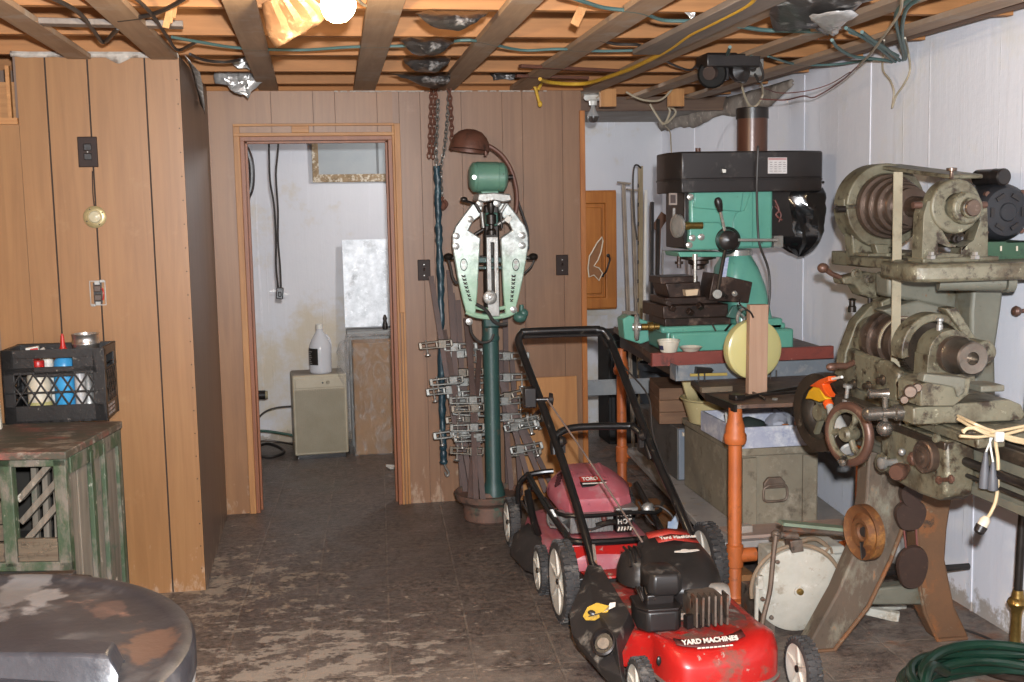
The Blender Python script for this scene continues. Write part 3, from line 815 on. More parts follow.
cable('teal cable sagging along the sill near the right wall', [(768, 56), (790, 63), (812, 65), (840, 64), (870, 60), (884, 62)], 0.0058, M_teal)
for k, (q, lab) in enumerate((([(832, 40), (838, 48), (852, 56), (866, 58), (884, 60), (892, 62)], 'teal cable looping lowest in the bundle by the right wall'),
                              ([(846, 28), (864, 38), (882, 50), (896, 62), (904, 58), (900, 40), (896, 14), (914, -4)], 'teal cable of the bundle rising steeply by the right wall'),
                              ([(850, 32), (876, 42), (893, 54), (902, 62), (906, 56), (902, 34), (906, 10), (920, -2)], 'teal cable rising beside the steep one, right of the bundle'),
                              ([(862, 32), (880, 46), (898, 56)], 'short teal cable at the heart of the bundle by the right wall'))):
    cable(lab, q, .0068, M_teal, 2.25)
lp = [at(u, v, x=2.505) for u, v in ((883, 52), (883, 70), (890, 80), (894, 92), (892, 108), (896, 96), (904, 84), (910, 70), (908, 50))]
b = MB(); b.tube([at(884, 40, z=2.26)]+lp+[at(905, 38, z=2.26)], .0045, 8, 5); single(b.build('cable', M_cream), 'cream cable loop hanging down the right wall below the bundle', 'cable')
cable('thin cream wire running from the cable bundle to the brown pipe', [(902, -6), (900, 12), (888, 30), (872, 52), (858, 66)], .0045, M_cream, 2.22)
cable('thin dark wire sagging along the top of the right wall', [(858, 66, 2.2), (840, 82, 2.17), (815, 97, 2.13), (803, 96, 2.12), (785, 100, 2.12), (760, 99, 2.12)], .003, M_copper)
cable('thin red wire above the dark one along the top of the right wall', [(850, 72, 2.2), (830, 84, 2.17), (806, 91, 2.14), (780, 93, 2.14), (764, 88, 2.14)], .0022, M_copper)
cable('cream wire looping into the top of the brown pipe', [(741, 82, 5.5), (744, 94, 5.55), (750, 106, 5.6), (757, 105, 5.6), (763, 94, 5.6), (761, 82, 5.5)], .006, M_cream)
cable('cream cable draped from the joist block to the far corner', [(626, 92, 6.4), (640, 99, 6.4), (655, 101, 6.4), (665, 97, 6.4), (676, 84, 6.4), (682, 78, 6.4)], .006, M_cream)
cable('cream cable tangle hanging in the far corner', [(650, 104, 6.7), (656, 114, 6.7), (664, 124, 6.7), (670, 112, 6.7), (668, 106, 6.7), (676, 112, 6.7), (668, 122, 6.7), (662, 124, 6.7)], .007, M_cream)
cable('thin cream wire hanging down the far corner', [(664, 124, 6.9), (670, 132, 7.0), (671, 146, 7.1), (672, 160, 7.1)], .004, M_cream)
cable('cream wire running down beside the unlit bulb', [(590, 80, 6.3), (594, 88, 6.4), (600, 94, 6.5), (596, 98, 6.5)], .005, M_cream)

# yellow rope along the furring strip, tied off over the panelling
M_rope = paint('yellow_rope', 'c9a032', 'b0841f', .6, 0, 60, None, .5, 90)
yr = thing('yellow_rope', 'yellow rope stretched under the furring strip and knotted above the back wall', 'rope', at(560, 84, z=2.262))
b = MB(); b.tube([at(u, v, z=2.262) for u, v in ((757, -8), (748, 4), (710, 24), (690, 34), (672, 47), (655, 57), (630, 69), (605, 78), (588, 83), (570, 84), (548, 82), (540, 79))], .0095, 8, 5)
b.build('rope_run', M_rope, yr, world=True)
b = MB(); yk = 6.16
b.tube([at(u, v, y=yk-k*.004) for k, (u, v) in enumerate(((544, 78), (536, 83), (530, 79), (534, 76), (541, 82), (538, 90)))], .0085, 8, 5)
b.tube([at(u, v, y=yk-.03) for u, v in ((532, 82), (536, 90), (538, 98), (540, 105))], .008, 8, 4)
b.ball(at(537, 81, y=yk-.02), .022, (1, .8, .8), 12); b.ball(at(540, 104, y=yk-.03), .013, (1, 1, 1.3), 10)
b.build('knot', M_rope, yr, world=True)

# black motor and junction box by the brown pipe
mo = thing('ceiling_motor', 'small black motor bolted under the joists above the milling machine', 'motor', at(716, 62, y=4.95))
c = at(712, 74, y=4.95)
b = MB(); b.rev([(0, -.05), (.05, -.05), (.062, -.035), (.064, .03), (.055, .05), (0, .055)], c, (-.35, -1, -.1), 24); b.build('housing', paint('matt_black_motor', '171615', '211f1d', .75, 0, 9, None, .1, 70, (1, 1, 1), .15), mo, world=True)
b = MB(); b.bb((c.x-.04, 4.9, c.z+.03), (c.x+.10, 5.05, 2.30)); b.bb((c.x-.055, 4.86, 2.235), (c.x+.19, 4.98, 2.29)); b.bb((c.x+.02, 4.92, c.z-.03), (c.x+.07, 5.02, 2.3)); b.build('bracket', M_blkpl, mo, world=True, bev=.006)
b = MB(); b.rev([(0, -.03), (.03, -.03), (.045, .0), (.045, .03), (0, .05)], at(738, 72, y=4.95), (.2, -1, 0), 18); b.build('coupling', M_blkpl, mo, world=True)
b = MB(); b.cyl(c+Vector((-.02, -.055, 0)), c+Vector((-.04, -.075, -.005)), .03); b.build('end_boss', paint('rust_brown_boss', '3a2a24', '2a201c', .6, 0), mo, world=True)
jb = at(752, 70, y=5.05)
jt = thing('junction_box', 'small galvanised junction box beside the black ceiling motor', 'junction box', jb)
b = MB(); b.box((0, 0, .01), (.085, .07, .075)); b.build('box', M_steel, jt, bev=.004)
b = MB(); b.tube([(0, -.03, -.02), (.01, -.07, -.06), (.03, -.06, -.03), (.02, -.04, .03)], .006, 8, 5); b.tube([(-.03, -.03, -.03), (-.06, -.06, -.06), (-.1, -.04, -.05)], .006, 8, 5); b.build('wire', M_cable, jt)
b = MB(); b.cyl((-.01, -.036, .0), (-.01, -.045, .0), .013, seg=12); b.cyl((.022, -.036, .02), (.022, -.043, .02), .008, seg=10); b.build('knockout', M_darksteel, jt)

# splinters of wood hanging from the joists
M_spl = wood('split_softwood', 'b98a5c', '9a6a40', 'z', 6, .6)
def splinter(label, a, b_, y, w=.02, n=3):
    b = MB()
    for k in range(n):
        o = Vector((.008*(k-1), .006*k, .01*k)); b.bar(at(a[0], a[1], y=y)+o, at(b_[0], b_[1], y=y-.02)+o*.4+Vector((.01*(k-1), 0, .012*k)), w*(1-.25*k), .006, (0, 1, 0))
    return single(b.build('wood_splinter', M_spl), label, 'splinter')
splinter('pale wood splinter hanging from a joist above the closet corner', (176, -5), (170, 28), 3.9)
splinter('pale split lath hanging from a joist over the panelled wall', (590, -4), (578, 25), 3.9, .03)
p0, p1 = at(513, 74, y=5.9), at(612, 70, y=5.75)
for k, (a, c, lab) in enumerate((((520, 66), (618, 71), 'dark slender lath lying under the joists, upper of the two near the rope'), ((516, 76), (588, 78), 'dark slender lath lying under the joists, lower of the two near the rope'))):
    b = MB(); b.bar(at(*a, z=2.285), at(*c, z=2.285), .03, .015); single(b.build('lath', wood('dark_lath%s' % ('' if k == 0 else '_b'), '5e3a2c', '452a20', 'x'), bev=.002), lab, 'lath')

# torn paper edge over the closet, with its flap
M_paper = paint('torn_paper_facing', 'b9b1a7', '8f867c', .8, 0, 22, [('756a60', 20, .6, .7)])
b = MB(); rows = []
for i in range(60):
    u = i/59; x = -1.19+u*(XC+1.19)
    n = noise.noise((x*7, 0, 0)); n2 = noise.noise((x*20, 3, 0))
    drop = .010+.012*(n2+.5)*.7+(.035*max(0, 1-abs(x+.77)/.05))
    rows.append([Vector((x, YC+.01, 2.306)), Vector((x, YC-.010+.005*n, 2.310+.004*n)), Vector((x, YC-.014+.005*n2, 2.302)), Vector((x, YC-.009, 2.300-drop*.8))])
b.grid(rows); single(b.build('paper_edge', M_paper, solid=.003), 'torn white paper edging along the top of the tan closet', 'paper')
b = MB(); rows = []
for i in range(16):
    u = i/15
    c = Vector((XC+.02, YC+.02+u*.75, 2.31-.16*u**2.2))
    rows.append([c+Vector((-.012, 0, .02)), c+Vector((.004, -.005, -.01)), c+Vector((.02+.012*math.sin(u*4), 0, -.028-.01*math.sin(u*9)))])
b.grid(rows); b.jitter(.005, 25); single(b.build('paper_flap', paint('grey_flap_paper', 'a8a49e', '6b645c', .55, 0, 16, [('d8d6d2', 20, .55, .66)]), solid=.002), 'curled grey flap hanging off the closet top corner', 'paper')
# ================================================================ store room through the doorway
M_beige = paint('beige_enamel', 'ada28b', 'a0957e', .45, 0, 8)
M_beige2 = paint('beige_grille', '8d836d', '81775f', .5, 0, 8)
M_dust = paint('dusty_beige_top', '8d8474', '7b7264', .7, 0, 8)
h0 = at(321, 459, y=7.64)
he = thing('dehumidifier', 'beige box dehumidifier with a ribbed front standing in the doorway room', 'dehumidifier', (h0.x, 7.78, 0), R(4))
hw, hd, hz = .178, .14, .565
b = MB(); b.bb((-hw, -hd, .03), (hw, hd, hz)); b.build('cabinet', M_beige, he, bev=.01)
b = MB(); b.bb((-hw+.008, -hd+.01, hz-.004), (hw-.008, hd-.01, hz+.003)); b.build('top', M_dust, he)
b = MB(); b.bb((-hw+.018, -hd-.004, hz-.085), (hw-.018, -hd+.01, hz-.022)); b.build('control_panel', M_beige, he, bev=.003)
b = MB(); b.bb((-hw+.014, -hd-.002, .045), (hw-.014, -hd+.01, hz-.095))
for k in range(26): b.bb((-hw+.018+k*.0124, -hd-.009, .05), (-hw+.025+k*.0124, -hd, hz-.10))
b.build('grille', M_beige2, he)
for x, r in ((.055, .013), (.02, .006)): MB().cyl((x, -hd-.002, hz-.052), (x, -hd-.018, hz-.052), r, r*.8, 16).build('knob', M_blkpl if r < .01 else M_beige2, he)
b = MB(); b.bb((-hw+.02, -hd+.02, 0), (hw-.02, hd-.02, .03)); b.build('foot', M_blkpl, he)
# jug of clear fluid
M_jug = bpy.data.materials.new('clear_jug'); M_jug.use_nodes = True
q = M_jug.node_tree.nodes['Principled BSDF']; q.inputs['Base Color'].default_value = (.72, .73, .76, 1); q.inputs['Roughness'].default_value = .18; q.inputs['Alpha'].default_value = .5
j = at(321, 372, y=7.72)
ju = thing('jug', 'translucent gallon jug with a black label standing on the dehumidifier', 'jug', (j.x, 7.72, hz+.004))
b = MB(); b.rev([(0, 0), (.066, 0), (.073, .008), (.074, .16), (.070, .19), (.055, .225), (.034, .26), (.022, .285), (.021, .30), (0, .30)], (0, 0, 0), (0, 0, 1), 28); b.build('body', M_jug, ju)
b = MB(); b.cyl((0, 0, .296), (0, 0, .325), .024, .024, 20); b.build('cap', M_whitepl, ju)
M_lab = paint('black_label', '191614', '2a2019', .4, 0, 8)
b = MB(); b.rev([(.0752, .06), (.0752, .17)], (0, 0, 0), (0, 0, 1), 12, 1.9, R(180)-.55); b.build('label_panel', M_lab, ju)
M_lab2 = paint('orange_print', 'b8642a', '9d4a20', .45, 0, 30); M_lab3 = paint('grey_print', 'a5a09a', '7d7873', .5, 0, 50)
b = MB()
def lab(b, a0, a1, z0, z1): b.rev([(.0757, z0), (.0757, z1)], (0, 0, 0), (0, 0, 1), 5, a1-a0, a0)
for a, z in ((2.62, .075), (2.66, .095), (2.70, .11)): lab(b, a, a+.25, z, z+.017)
b.build('label_flame', M_lab2, ju)
b = MB()
for k in range(7): lab(b, 3.15, 3.9-.1*(k % 3), .068+k*.013, .073+k*.013)
b.build('label_print', M_lab3, ju)
b = MB(); b.tube([(.035, .05, .25), (.062, .06, .215), (.068, .062, .17), (.06, .05, .13)], .011, 8, 4); b.build('handle', M_jug, ju)

# hanging cord with its plug
b0 = at(279, 289, y=7.0)
hc = thing('twin_flex', 'twin black cord hanging in the doorway room with a plug at its end', 'cord', (b0.x, 7.0, b0.z))
b = MB(); b.tube([at(u, v, y=7.0) for u, v in ((268, 120), (269, 148), (270, 180), (274, 205), (276, 240), (276, 265), (278, 288))], .006, 8, 4); b.build('strand', M_cable, hc, world=True)
b = MB(); b.tube([at(u, v, y=7.0) for u, v in ((279, 120), (278, 150), (276, 175), (278, 210), (278, 240), (280, 265), (281, 288))], .006, 8, 4); b.build('strand', M_cable, hc, world=True)
b = MB(); b.box(b0+Vector((.004, 0, -.025)), (.042, .034, .07), (0, .1, 0)); b.box(b0+Vector((.004, -.02, -.03)), (.02, .01, .03)); b.build('plug', M_blkpl, hc, world=True, bev=.006)
for k, (s, z) in enumerate(((-1, -.01), (1, -.03))): MB().bar(b0+Vector((s*.02, 0, z)), b0+Vector((s*.055, 0, z-.002)), .008, .003).build('prong', M_steel, hc, world=True)
b = MB(); b.tube([at(u, v, y=7.2) for u, v in ((226, 140), (242, 144), (250, 158), (252, 178), (249, 194), (238, 206), (224, 206), (212, 190), (212, 160), (226, 140))], .018, 10, 5)
single(b.build('hose', M_blkpl), 'thick black hose coiled behind the left door jamb', 'hose')
# galvanised sheet and its ledge
M_galv = paint('spangled_galvanised_sheet', 'd0d3d6', 'a3a7aa', .42, .15, 16, [('5f6264', 6, .60, .72, .5), ('d8dadc', 24, .62, .68, .3)], .25, 30)
pa, pb = at(342, 240, y=8.16), at(386, 326, y=8.16)
b = MB(); b.box(((pa.x+.56)/2, 8.17, (pa.z+pb.z)/2), (.56-pa.x, .006, pa.z-pb.z), (R(-4), 0, 0)); 
single(b.build('metal_sheet', M_galv), 'blotchy galvanised metal sheet leaning on the doorway room wall', 'metal sheet')
M_greyp = paint('grey_painted_metal', '8b8b88', '767672', .5, .2, 8)
b = MB(); b.bb((pa.x+.005, 7.98, pb.z-.05), (.62, 8.2, pb.z-.012)); b.bb((pa.x+.02, 8.0, 0), (.60, 8.19, pb.z-.05)); b.build
lg = b.build('metal_cabinet', M_greyp, bev=.004); single(lg, 'low grey metal cabinet carrying the galvanised sheet', 'cabinet')
p = at(385, 322, y=8.05)
b = MB(); b.rev([(0, 0), (.018, 0), (.02, .03), (.012, .06), (.016, .075), (.008, .1), (0, .104)], (p.x, 8.05, pb.z-.011), (0, 0, 1), 14)
single(b.build('oil_can', M_darksteel), 'small dark oil can standing on the grey cabinet ledge', 'oil can')
# cardboard boxes wrapped in plastic
M_cardb = paint('brown_cardboard', '9a7550', '86633f', .75, 0, 6)
t = NT('plastic_wrap')
cr_ = t.noise(9, 7, .65, (1, 1, .6), 2.5)
al = t.step(cr_, .47, .66)
t.bump(t.noise(14, 6, .6, (1, 1, .5), 2.0), .8, .02)
M_wrap = t.fin('b9b5b0', .14, 0, .8)
mr = t.n('ShaderNodeMapRange'); mr.inputs['To Min'].default_value = .10; mr.inputs['To Max'].default_value = .42
t.l(al, mr.inputs['Value']); t.l(mr.outputs[0], t.b.inputs['Alpha'])
wr = thing('wrapped_carton', 'brown carton wrapped in clear crinkled plastic at the right of the doorway', 'carton', (.37, 7.78, 0))
b = MB(); b.bb((-.15, -.09, 0), (.22, .14, .76)); b.build('carton', M_cardb, wr, bev=.006)
b = MB(); rows = []
for i in range(26):
    z = .0+.80*i/25; row = []
    for k in range(44):
        a = 2*PI*k/44; c, s = math.cos(a), math.sin(a)
        e = .45
        x = math.copysign(abs(c)**e, c)*.215+.02; y = math.copysign(abs(s)**e, s)*.145+.025
        n = noise.noise((c*3, s*3, z*4))+.6*noise.noise((c*8, s*8, z*2))
        row.append(Vector((x+.014*n*c-.0, y+.014*n*s, z)))
    rows.append(row)
for r_ in (.8, .4, .02): rows.append([Vector((.02+(v.x-.02)*r_, .025+(v.y-.025)*r_, .80+.012*noise.noise((v.x*20*r_, v.y*20, 1)))) for v in rows[25]])
b.grid(rows, closeu=True); b.jitter(.006, 22); b.build('plastic_wrap', M_wrap, wr, ang=50)
b = MB(); b.tube([(-.20, -.09, .22), (-.215, -.10, .40), (-.21, -.11, .62), (-.19, -.12, .73), (-.16, -.12, .76)], .05, 10, 5, rs=[.018, .03, .045, .055, .045]); b.jitter(.012, 16, 4); b.build('plastic_roll', M_wrap, wr, ang=50)
# pipe stub, old pipe, floor cords
b = MB(); b.cyl((-.9, 7.9, .487), (-.345, 7.85, .487), .032); b.mi = 1; b.cyl((-.345, 7.85, .487), (-.33, 7.85, .487), .028)
p0 = at(264, 395, y=7.85); 
o = b.build('insulated_pipe', [M_blkpl, paint('foam_end', '9b8f70', '7c7158', .8)]); o.location = (p0.x+.355, 0, p0.z-.487); single(o, 'black insulated pipe end poking out past the left door jamb', 'pipe')
b = MB(); pp = at(257, 460, y=7.7); b.tube([(pp.x, 7.7, 0), (pp.x, 7.7, .42)], .016, 10); b.ball((pp.x, 7.7, .30), .026, seg=12); b.ball((pp.x, 7.7, .40), .026, seg=12)
single(b.build('rusty_pipe', paint('rusty_pipe', '7a5a48', '5c4033', .8, 0, 18)), 'rusty upright pipe just inside the left door jamb', 'pipe')
def floorcord(label, pts, r, mat, y=7.9, name='cord', cat='cord'):
    b = MB(); b.tube([at(*q, y=y) if len(q) == 2 else at(q[0], q[1], y=q[2]) for q in pts], r, 8, 5); return single(b.build(name, mat), label, cat)
floorcord('black cord arching from the wall to the dehumidifier', [(252, 428), (262, 414), (275, 408), (294, 406)], .006, M_cable)
floorcord('dark green hose lying behind the dehumidifier', [(250, 431), (265, 431), (280, 433), (296, 436)], .009, paint('dark_green_hose', '24473a'))
floorcord('black hose loop lying on the floor left of the dehumidifier', [(250, 452, 7.75), (264, 444, 7.85), (276, 446, 7.9), (284, 452, 7.8), (272, 457, 7.7), (256, 456, 7.7)], .011, M_blkpl, name='hose', cat='hose')
floorcord('grey cord lying lowest beside the dehumidifier', [(248, 450, 8.0), (262, 441, 8.05), (280, 442, 8.05), (300, 446, 8.0)], .007, M_darksteel)
b = MB(); pf = at(548-155, 467, z=.012)
b.box((pf.x, pf.y, .012), (.07, .05, .012), (.1, .1, .5)); b.jitter(.012, 14, 5); single(b.build('paper_scrap', M_whitepl), 'white paper scrap on the floor by the right door jamb', 'paper scrap')
# brass lamp under the store room ceiling
bq = at(356, 138, y=7.15)
bl2 = thing('brass_lamp', 'small brass ceiling lamp just showing under the door head', 'ceiling lamp', bq)
b = MB(); b.rev([(0, .18), (.05, .18), (.055, .16), (.02, .15), (.015, .08), (0, .08)], (0, 0, 0), (0, 0, 1), 24); b.build('canopy', M_brass, bl2)
b = MB()
b.rev([(.016, .09), (.05, .07), (.085, .03), (.095, -.01), (.09, -.012), (.08, .03), (.045, .062), (.016, .08)], (0, 0, 0), (0, 0, 1), 28); b.build('lamp_shade', M_brass, bl2)
b = MB(); bulb_shape(b, (0, 0, .05), (0, 0, -1), .024); b.build('bulb', M_porc, bl2)

# ================================================================ the recess beyond the panelled wall
M_cpine = wood('orange_cupboard_pine', 'b06f30', '935520', 'z', 4, .4)
ca = at(617, 190, y=8.0); cz = at(617, 309, y=8.0).z
cu = thing('wall_cupboard', 'orange pine wall cupboard half hidden by the end of the panelled wall', 'cupboard', (ca.x-.26, 8.1, cz))
cw, ch = .26, ca.z-cz
b = MB(); b.bb((-cw, -.07, 0), (cw, .155, ch)); b.build('carcass', M_cpine, cu, bev=.003)
dd = MB(); dd.prism([(-cw+.01, .01), (cw-.005, .01), (cw-.005, ch-.01), (-cw+.01, ch-.01)], 'y', -.10, -.072, [[(-cw+.08, .085), (cw-.085, .085), (cw-.085, ch-.09), (-cw+.08, ch-.09)]])
door = dd.build('door', M_cpine, cu, bev=.004)
b = MB(); b.bb((-cw+.08, -.085, .085), (cw-.085, -.075, ch-.09)); b.prism([(-cw+.11, .115), (cw-.115, .115), (cw-.115, ch-.12), (-cw+.11, ch-.12)], 'y', -.098, -.08); b.build('raised_panel', M_cpine, door, bev=.006)
hx = at(610, 265, y=7.9).x-(ca.x-.26); hzz = at(610, 266, y=7.9).z-cz
b = MB(); b.tube([(hx-.03, -.10, hzz-.07), (hx-.012, -.128, hzz-.045), (hx+.004, -.132, hzz), (hx+.018, -.128, hzz+.045), (hx+.012, -.10, hzz+.07)], .007, 8, 5); b.ball((hx-.03, -.104, hzz-.07), .014, seg=10); b.ball((hx+.012, -.104, hzz+.07), .014, seg=10); b.build('handle', M_blkpl, door)
# carved curved ornament hanging on the cupboard
M_orn = paint('ornament_wood', '8a5a30', '75481f', .5, 0, 12); M_ornw = paint('ornament_edge', 'd5c9b4', 'bfae94', .6)
y0 = 7.885
bird = [(603, 238), (600, 252), (594, 266), (589, 272), (589, 281), (594, 276), (600, 281), (602, 272), (597, 268), (602, 255), (606, 240)]
def flat(pts, y): return [(at(u, v, y=y).x, at(u, v, y=y).z) for u, v in pts]
om = thing('ornament', 'curved cut out ornament with a pale edge hung on the cupboard door', 'ornament', (at(597, 281, y=y0).x, y0, at(597, 281, y=y0).z))
outl = flat([(602, 237), (597, 243), (592, 252), (589.5, 256), (588, 268), (589, 277), (594, 275), (599, 280.5), (602.5, 273), (599, 268), (594, 266), (598, 260), (601, 252), (603, 241)], y0)
b = MB(); b.prism(outl, 'y', y0, y0+.008); b.build('cutout', M_orn, om, world=True)
b = MB(); b.tube([Vector((u, y0-.001, v)) for u, v in outl], .0045, 6, 0, closed=True); b.build('pale_edge', M_ornw, om, world=True)
# boards, bins and bars behind the bench
wa, wb = at(588, 312, y=8.2), at(610, 440, y=8.2)
b = MB(); b.box((2.04, 8.19, .44), (.17, .02, .88), (R(-3), 0, 0)); b.bb((1.62, 8.18, .9), (1.62, 8.19, .91))
b = MB(); b.box((wa.x+.03, 8.2, .42), (.24, .02, .84), (R(-3), 0, 0)); single(b.build('white_board', M_white2), 'white board leaning upright under the pine cupboard', 'board')
b = MB(); c0, c1 = at(601, 330, y=7.8), at(640, 445, y=7.8); b.bb((c0.x, 7.6, 0), (c1.x+.04, 7.9, c0.z)); b.bb((c0.x+.015, 7.585, .1), (c1.x, 7.6, c0.z-.05))
single(b.build('black_bin', paint('matt_black', '151413', '1d1b1a', .6), bev=.012), 'tall black bin standing behind the rear orange bench leg', 'bin')
b = MB(); c0 = at(655, 362, y=7.0); b.rev([(0, 0), (.10, 0), (.12, c0.z-.05), (.13, c0.z-.045), (.13, c0.z), (.12, c0.z), (.11, .05), (0, .05)], (c0.x+.02, 7.0, 0), (0, 0, 1), 24); 
single(b.build('bucket', paint('dark_grey_bucket', '34383c', '292c30', .45)), 'dark grey bucket standing behind the grey plank by the bench', 'bucket')
M_tpost = paint('brownish_steel_post', '9a8c7c', '7d6f62', .55, .3, 10)
def post(px, ptop, xb, yb, yt, label, cap=True, w=.026):
    tp = at(px, ptop, y=yt); bt = Vector((xb, yb, 0))
    t = thing('steel_post', label, 'steel post', bt)
    b = MB(); b.bar(bt, tp, w, .005); b.bar(bt+Vector((0, .012, 0)), tp+Vector((0, .012, 0)), .005, w); b.build('post', M_tpost, t, world=True)
    if cap: b = MB(); b.box(tp, (.085, .05, .012), (0, .12, 0)); b.build('cap_plate', M_tpost, t, world=True)
    b = MB(); b.box(bt+(tp-bt)*.51+Vector((0, -.01, 0)), (.10, .01, .035), (0, .05, 0)); b.build('collar', M_tpost, t, world=True)
xx = at(626, 300, y=7.6).x
post(624, 183, xx, 7.42, 7.6, 'steel post with a flat cap, left of the pair beside the cupboard')
post(633, 190, xx+.055, 7.42, 7.6, 'steel post with a flat cap, right of the pair beside the cupboard')
M_slot = paint('tan_slotted_angle', '9c8a6c', '857356', .5, .2, 9)
tp, bt = at(639, 166, y=7.55), Vector((at(636, 300, y=7.4).x, 7.36, 0))
sa = thing('slotted_angle', 'tan slotted angle bar with dark holes standing behind the milling machine', 'angle bar', bt)
b = MB(); b.bar(bt, tp, .034, .004); b.bar(bt+Vector((.017, .015, 0)), tp+Vector((.017, .015, 0)), .004, .03); b.build('bar', M_slot, sa, world=True)
b = MB()
for k in range(14):
    c = bt.lerp(tp, .06+k*.067); b.box(c+Vector((-.004, -.003, 0)), (.012, .003, .026))
b.build('slots', M_blkpl, sa, world=True)
b = MB(); b.tube([at(u, v, y=7.5) for u, v in ((637, 240), (634, 215), (633, 185), (634, 168), (637, 165), (641, 168))], .006, 8, 4); single(b.build('bent_wire', M_darksteel), 'bent dark wire hooked over the slotted angle bar', 'wire')
def lath(label, a, yt, xb, yb, w, th, mat, name='lath', cat='lath'):
    tp = at(*a, y=yt); b = MB(); b.bar((xb, yb, 0), tp, w, th); return single(b.build(name, mat, bev=.002), label, cat)
lath('white strip of wood leaning behind the milling machine', (646, 190), 7.3, at(640, 300, y=7.2).x-.02, 7.1, .035, .012, M_whitepl)
lath('tall black bar leaning next to the white strip behind the milling machine', (652, 202), 7.2, at(648, 300, y=7.1).x, 7.05, .03, .02, M_blkpl, 'bar', 'bar')
lath('shorter black bar leaning right of the tall black bar', (658, 219), 7.2, at(653, 300, y=7.1).x, 7.05, .025, .02, M_darksteel, 'bar', 'bar')
b = MB(); b.box(at(660, 222, y=7.3), (.06, .012, .12), (0, .6, 0)); b.bar(at(660, 222, y=7.3), Vector((2.16, 7.25, 0)), .02, .012)
single(b.build('paddle', wood('brown_paddle', '6b4a38', '543828')), 'brown wooden paddle leaning beside the black bars', 'paddle')
lath('grey steel strip leaning among the black bars', (663, 250), 7.0, at(656, 300, y=6.95).x, 6.9, .02, .006, M_steel, 'steel_strip', 'steel strip')
# grey plank behind the bench and the plywood sheet on the panelled wall
pl0, pl1 = at(577, 389, y=6.78), at(660, 389, y=6.78)
b = MB(); b.box(((pl0.x+pl1.x+.1)/2, 6.79, pl0.z), (pl1.x-pl0.x+.1, .022, .095), (0, R(.5), 0)); 
single(b.build('grey_plank', paint('grey_plank', '8d8f8e', '74767a', .6, 0, 6, [('5d5d5c', 10, .6, .72)]), bev=.003), 'grey plank spanning behind the rear orange bench leg', 'plank')
pl0, pl1 = at(517, 379, y=6.27), at(583, 490, y=6.22)
b = MB(); b.box(((pl0.x+1.43)/2, 6.275, pl0.z/2), (1.43-pl0.x, .012, pl0.z), (R(-3), 0, 0))
single(b.build('plywood_sheet', wood('orange_plywood', 'b07c48', '98673a', 'z', 3, .55), bev=.001), 'orange plywood offcut leaning on the panelled wall behind the bar clamps', 'plywood')
# ================================================================ pedestal grinder, clamps, chains by the panelled wall
M_pgreen = paint('machine_green', '40655a', '375850', .42, 0, 7, [('2a2621', 14, .64, .74), ('9ab8a6', 26, .70, .74)], .2)
M_motorgr = paint('motor_green', '5f8570', '54786a', .38, 0, 6, [('33281f', 12, .64, .72), ('a8bfa6', 24, .70, .74)], .12)
M_column = paint('teal_column', '2c4a45', '26403c', .45, 0, 8, [('5e4636', 12, .62, .72), ('6f9a8c', 24, .68, .73)], .2)
M_rustbase = paint('rusty_base', '6f5346', '54433a', .7, 0, 7, [('3d5a4c', 9, .58, .68), ('39302a', 14, .6, .7)], .4)
M_brown = paint('brown_lamp_enamel', '6b4638', '573629', .45, .2, 9, [('3b2a22', 14, .6, .72)], .15)
# two-tone plate: the green has worn off the upper half to bare metal
t = NT('worn_plate')
zz = t.n('ShaderNodeSeparateXYZ'); t.l(t.coord(), zz.inputs[0])
k = t.step(t.math('ADD', zz.outputs[2], t.math('MULTIPLY', t.noise(9, 8, .7), .34)), 1.36, 1.62)
base = t.mix(t.step(t.noise(14, 8, .7), .4, .65), '9fbfa4', '8dae93')
bare = t.mix(t.step(t.noise(22, 8, .75), .38, .62), 'c9cdc8', '8b8d88')
c_ = t.mix(k, base, bare)
c_ = t.mix(t.step(t.noise(30, 6, .7), .66, .72), c_, '4a4b45')
M_wornplate = t.fin(c_, .34, t.math('MULTIPLY', k, .55), .5)
YG = 5.92
def G(u, v, y=YG): return at(u, v, y=y)
def cr(u, v, y=YG): return at(420+u/3.248, 120+v/3.248, y=y)
g0 = at(489, 512, y=YG)
gm = thing('pedestal_grinder', 'green pedestal tool grinder with two pale shield plates against the panelled wall', 'grinder', (g0.x, YG, 0))
gx = g0.x
zt_ = G(490, 497).z
b = MB(); b.rev([(0, 0), (.125, 0), (.135, .01), (.135, zt_-.03), (.12, zt_-.02), (0, zt_-.02)], (gx, YG, 0), (0, 0, 1), 36); b.build('base', M_rustbase, gm, world=True)
b = MB(); b.rev([(0, zt_-.02), (.15, zt_-.02), (.175, zt_), (.185, zt_+.035), (.178, zt_+.035), (.165, zt_+.01), (.06, zt_+.01), (.05, zt_+.03), (0, zt_+.03)], (gx, YG, 0), (0, 0, 1), 40); b.build('tray', M_rustbase, gm, world=True)
cx = G(492, 400).x; ctop = G(492, 318).z
b = MB(); b.rev([(.062, zt_), (.055, zt_+.05), (.042, zt_+.09), (.042, ctop-.12), (.046, ctop-.115), (.046, ctop-.1), (.042, ctop-.09), (.042, ctop+.03), (0, ctop+.03)], (cx, YG, 0), (0, 0, 1), 28); b.build('column', M_column, gm, world=True)
b = MB(); b.box((cx, YG-.02, ctop-.01), (.085, .07, .075)); b.build('clamp_block', M_column, gm, world=True, bev=.012)
b = MB(); b.bar(G(492, 318, YG+.04), G(491, 205, YG+.05), .08, .05, (0, 1, 0)); b.build('spine', M_darksteel, gm, world=True, bev=.01)
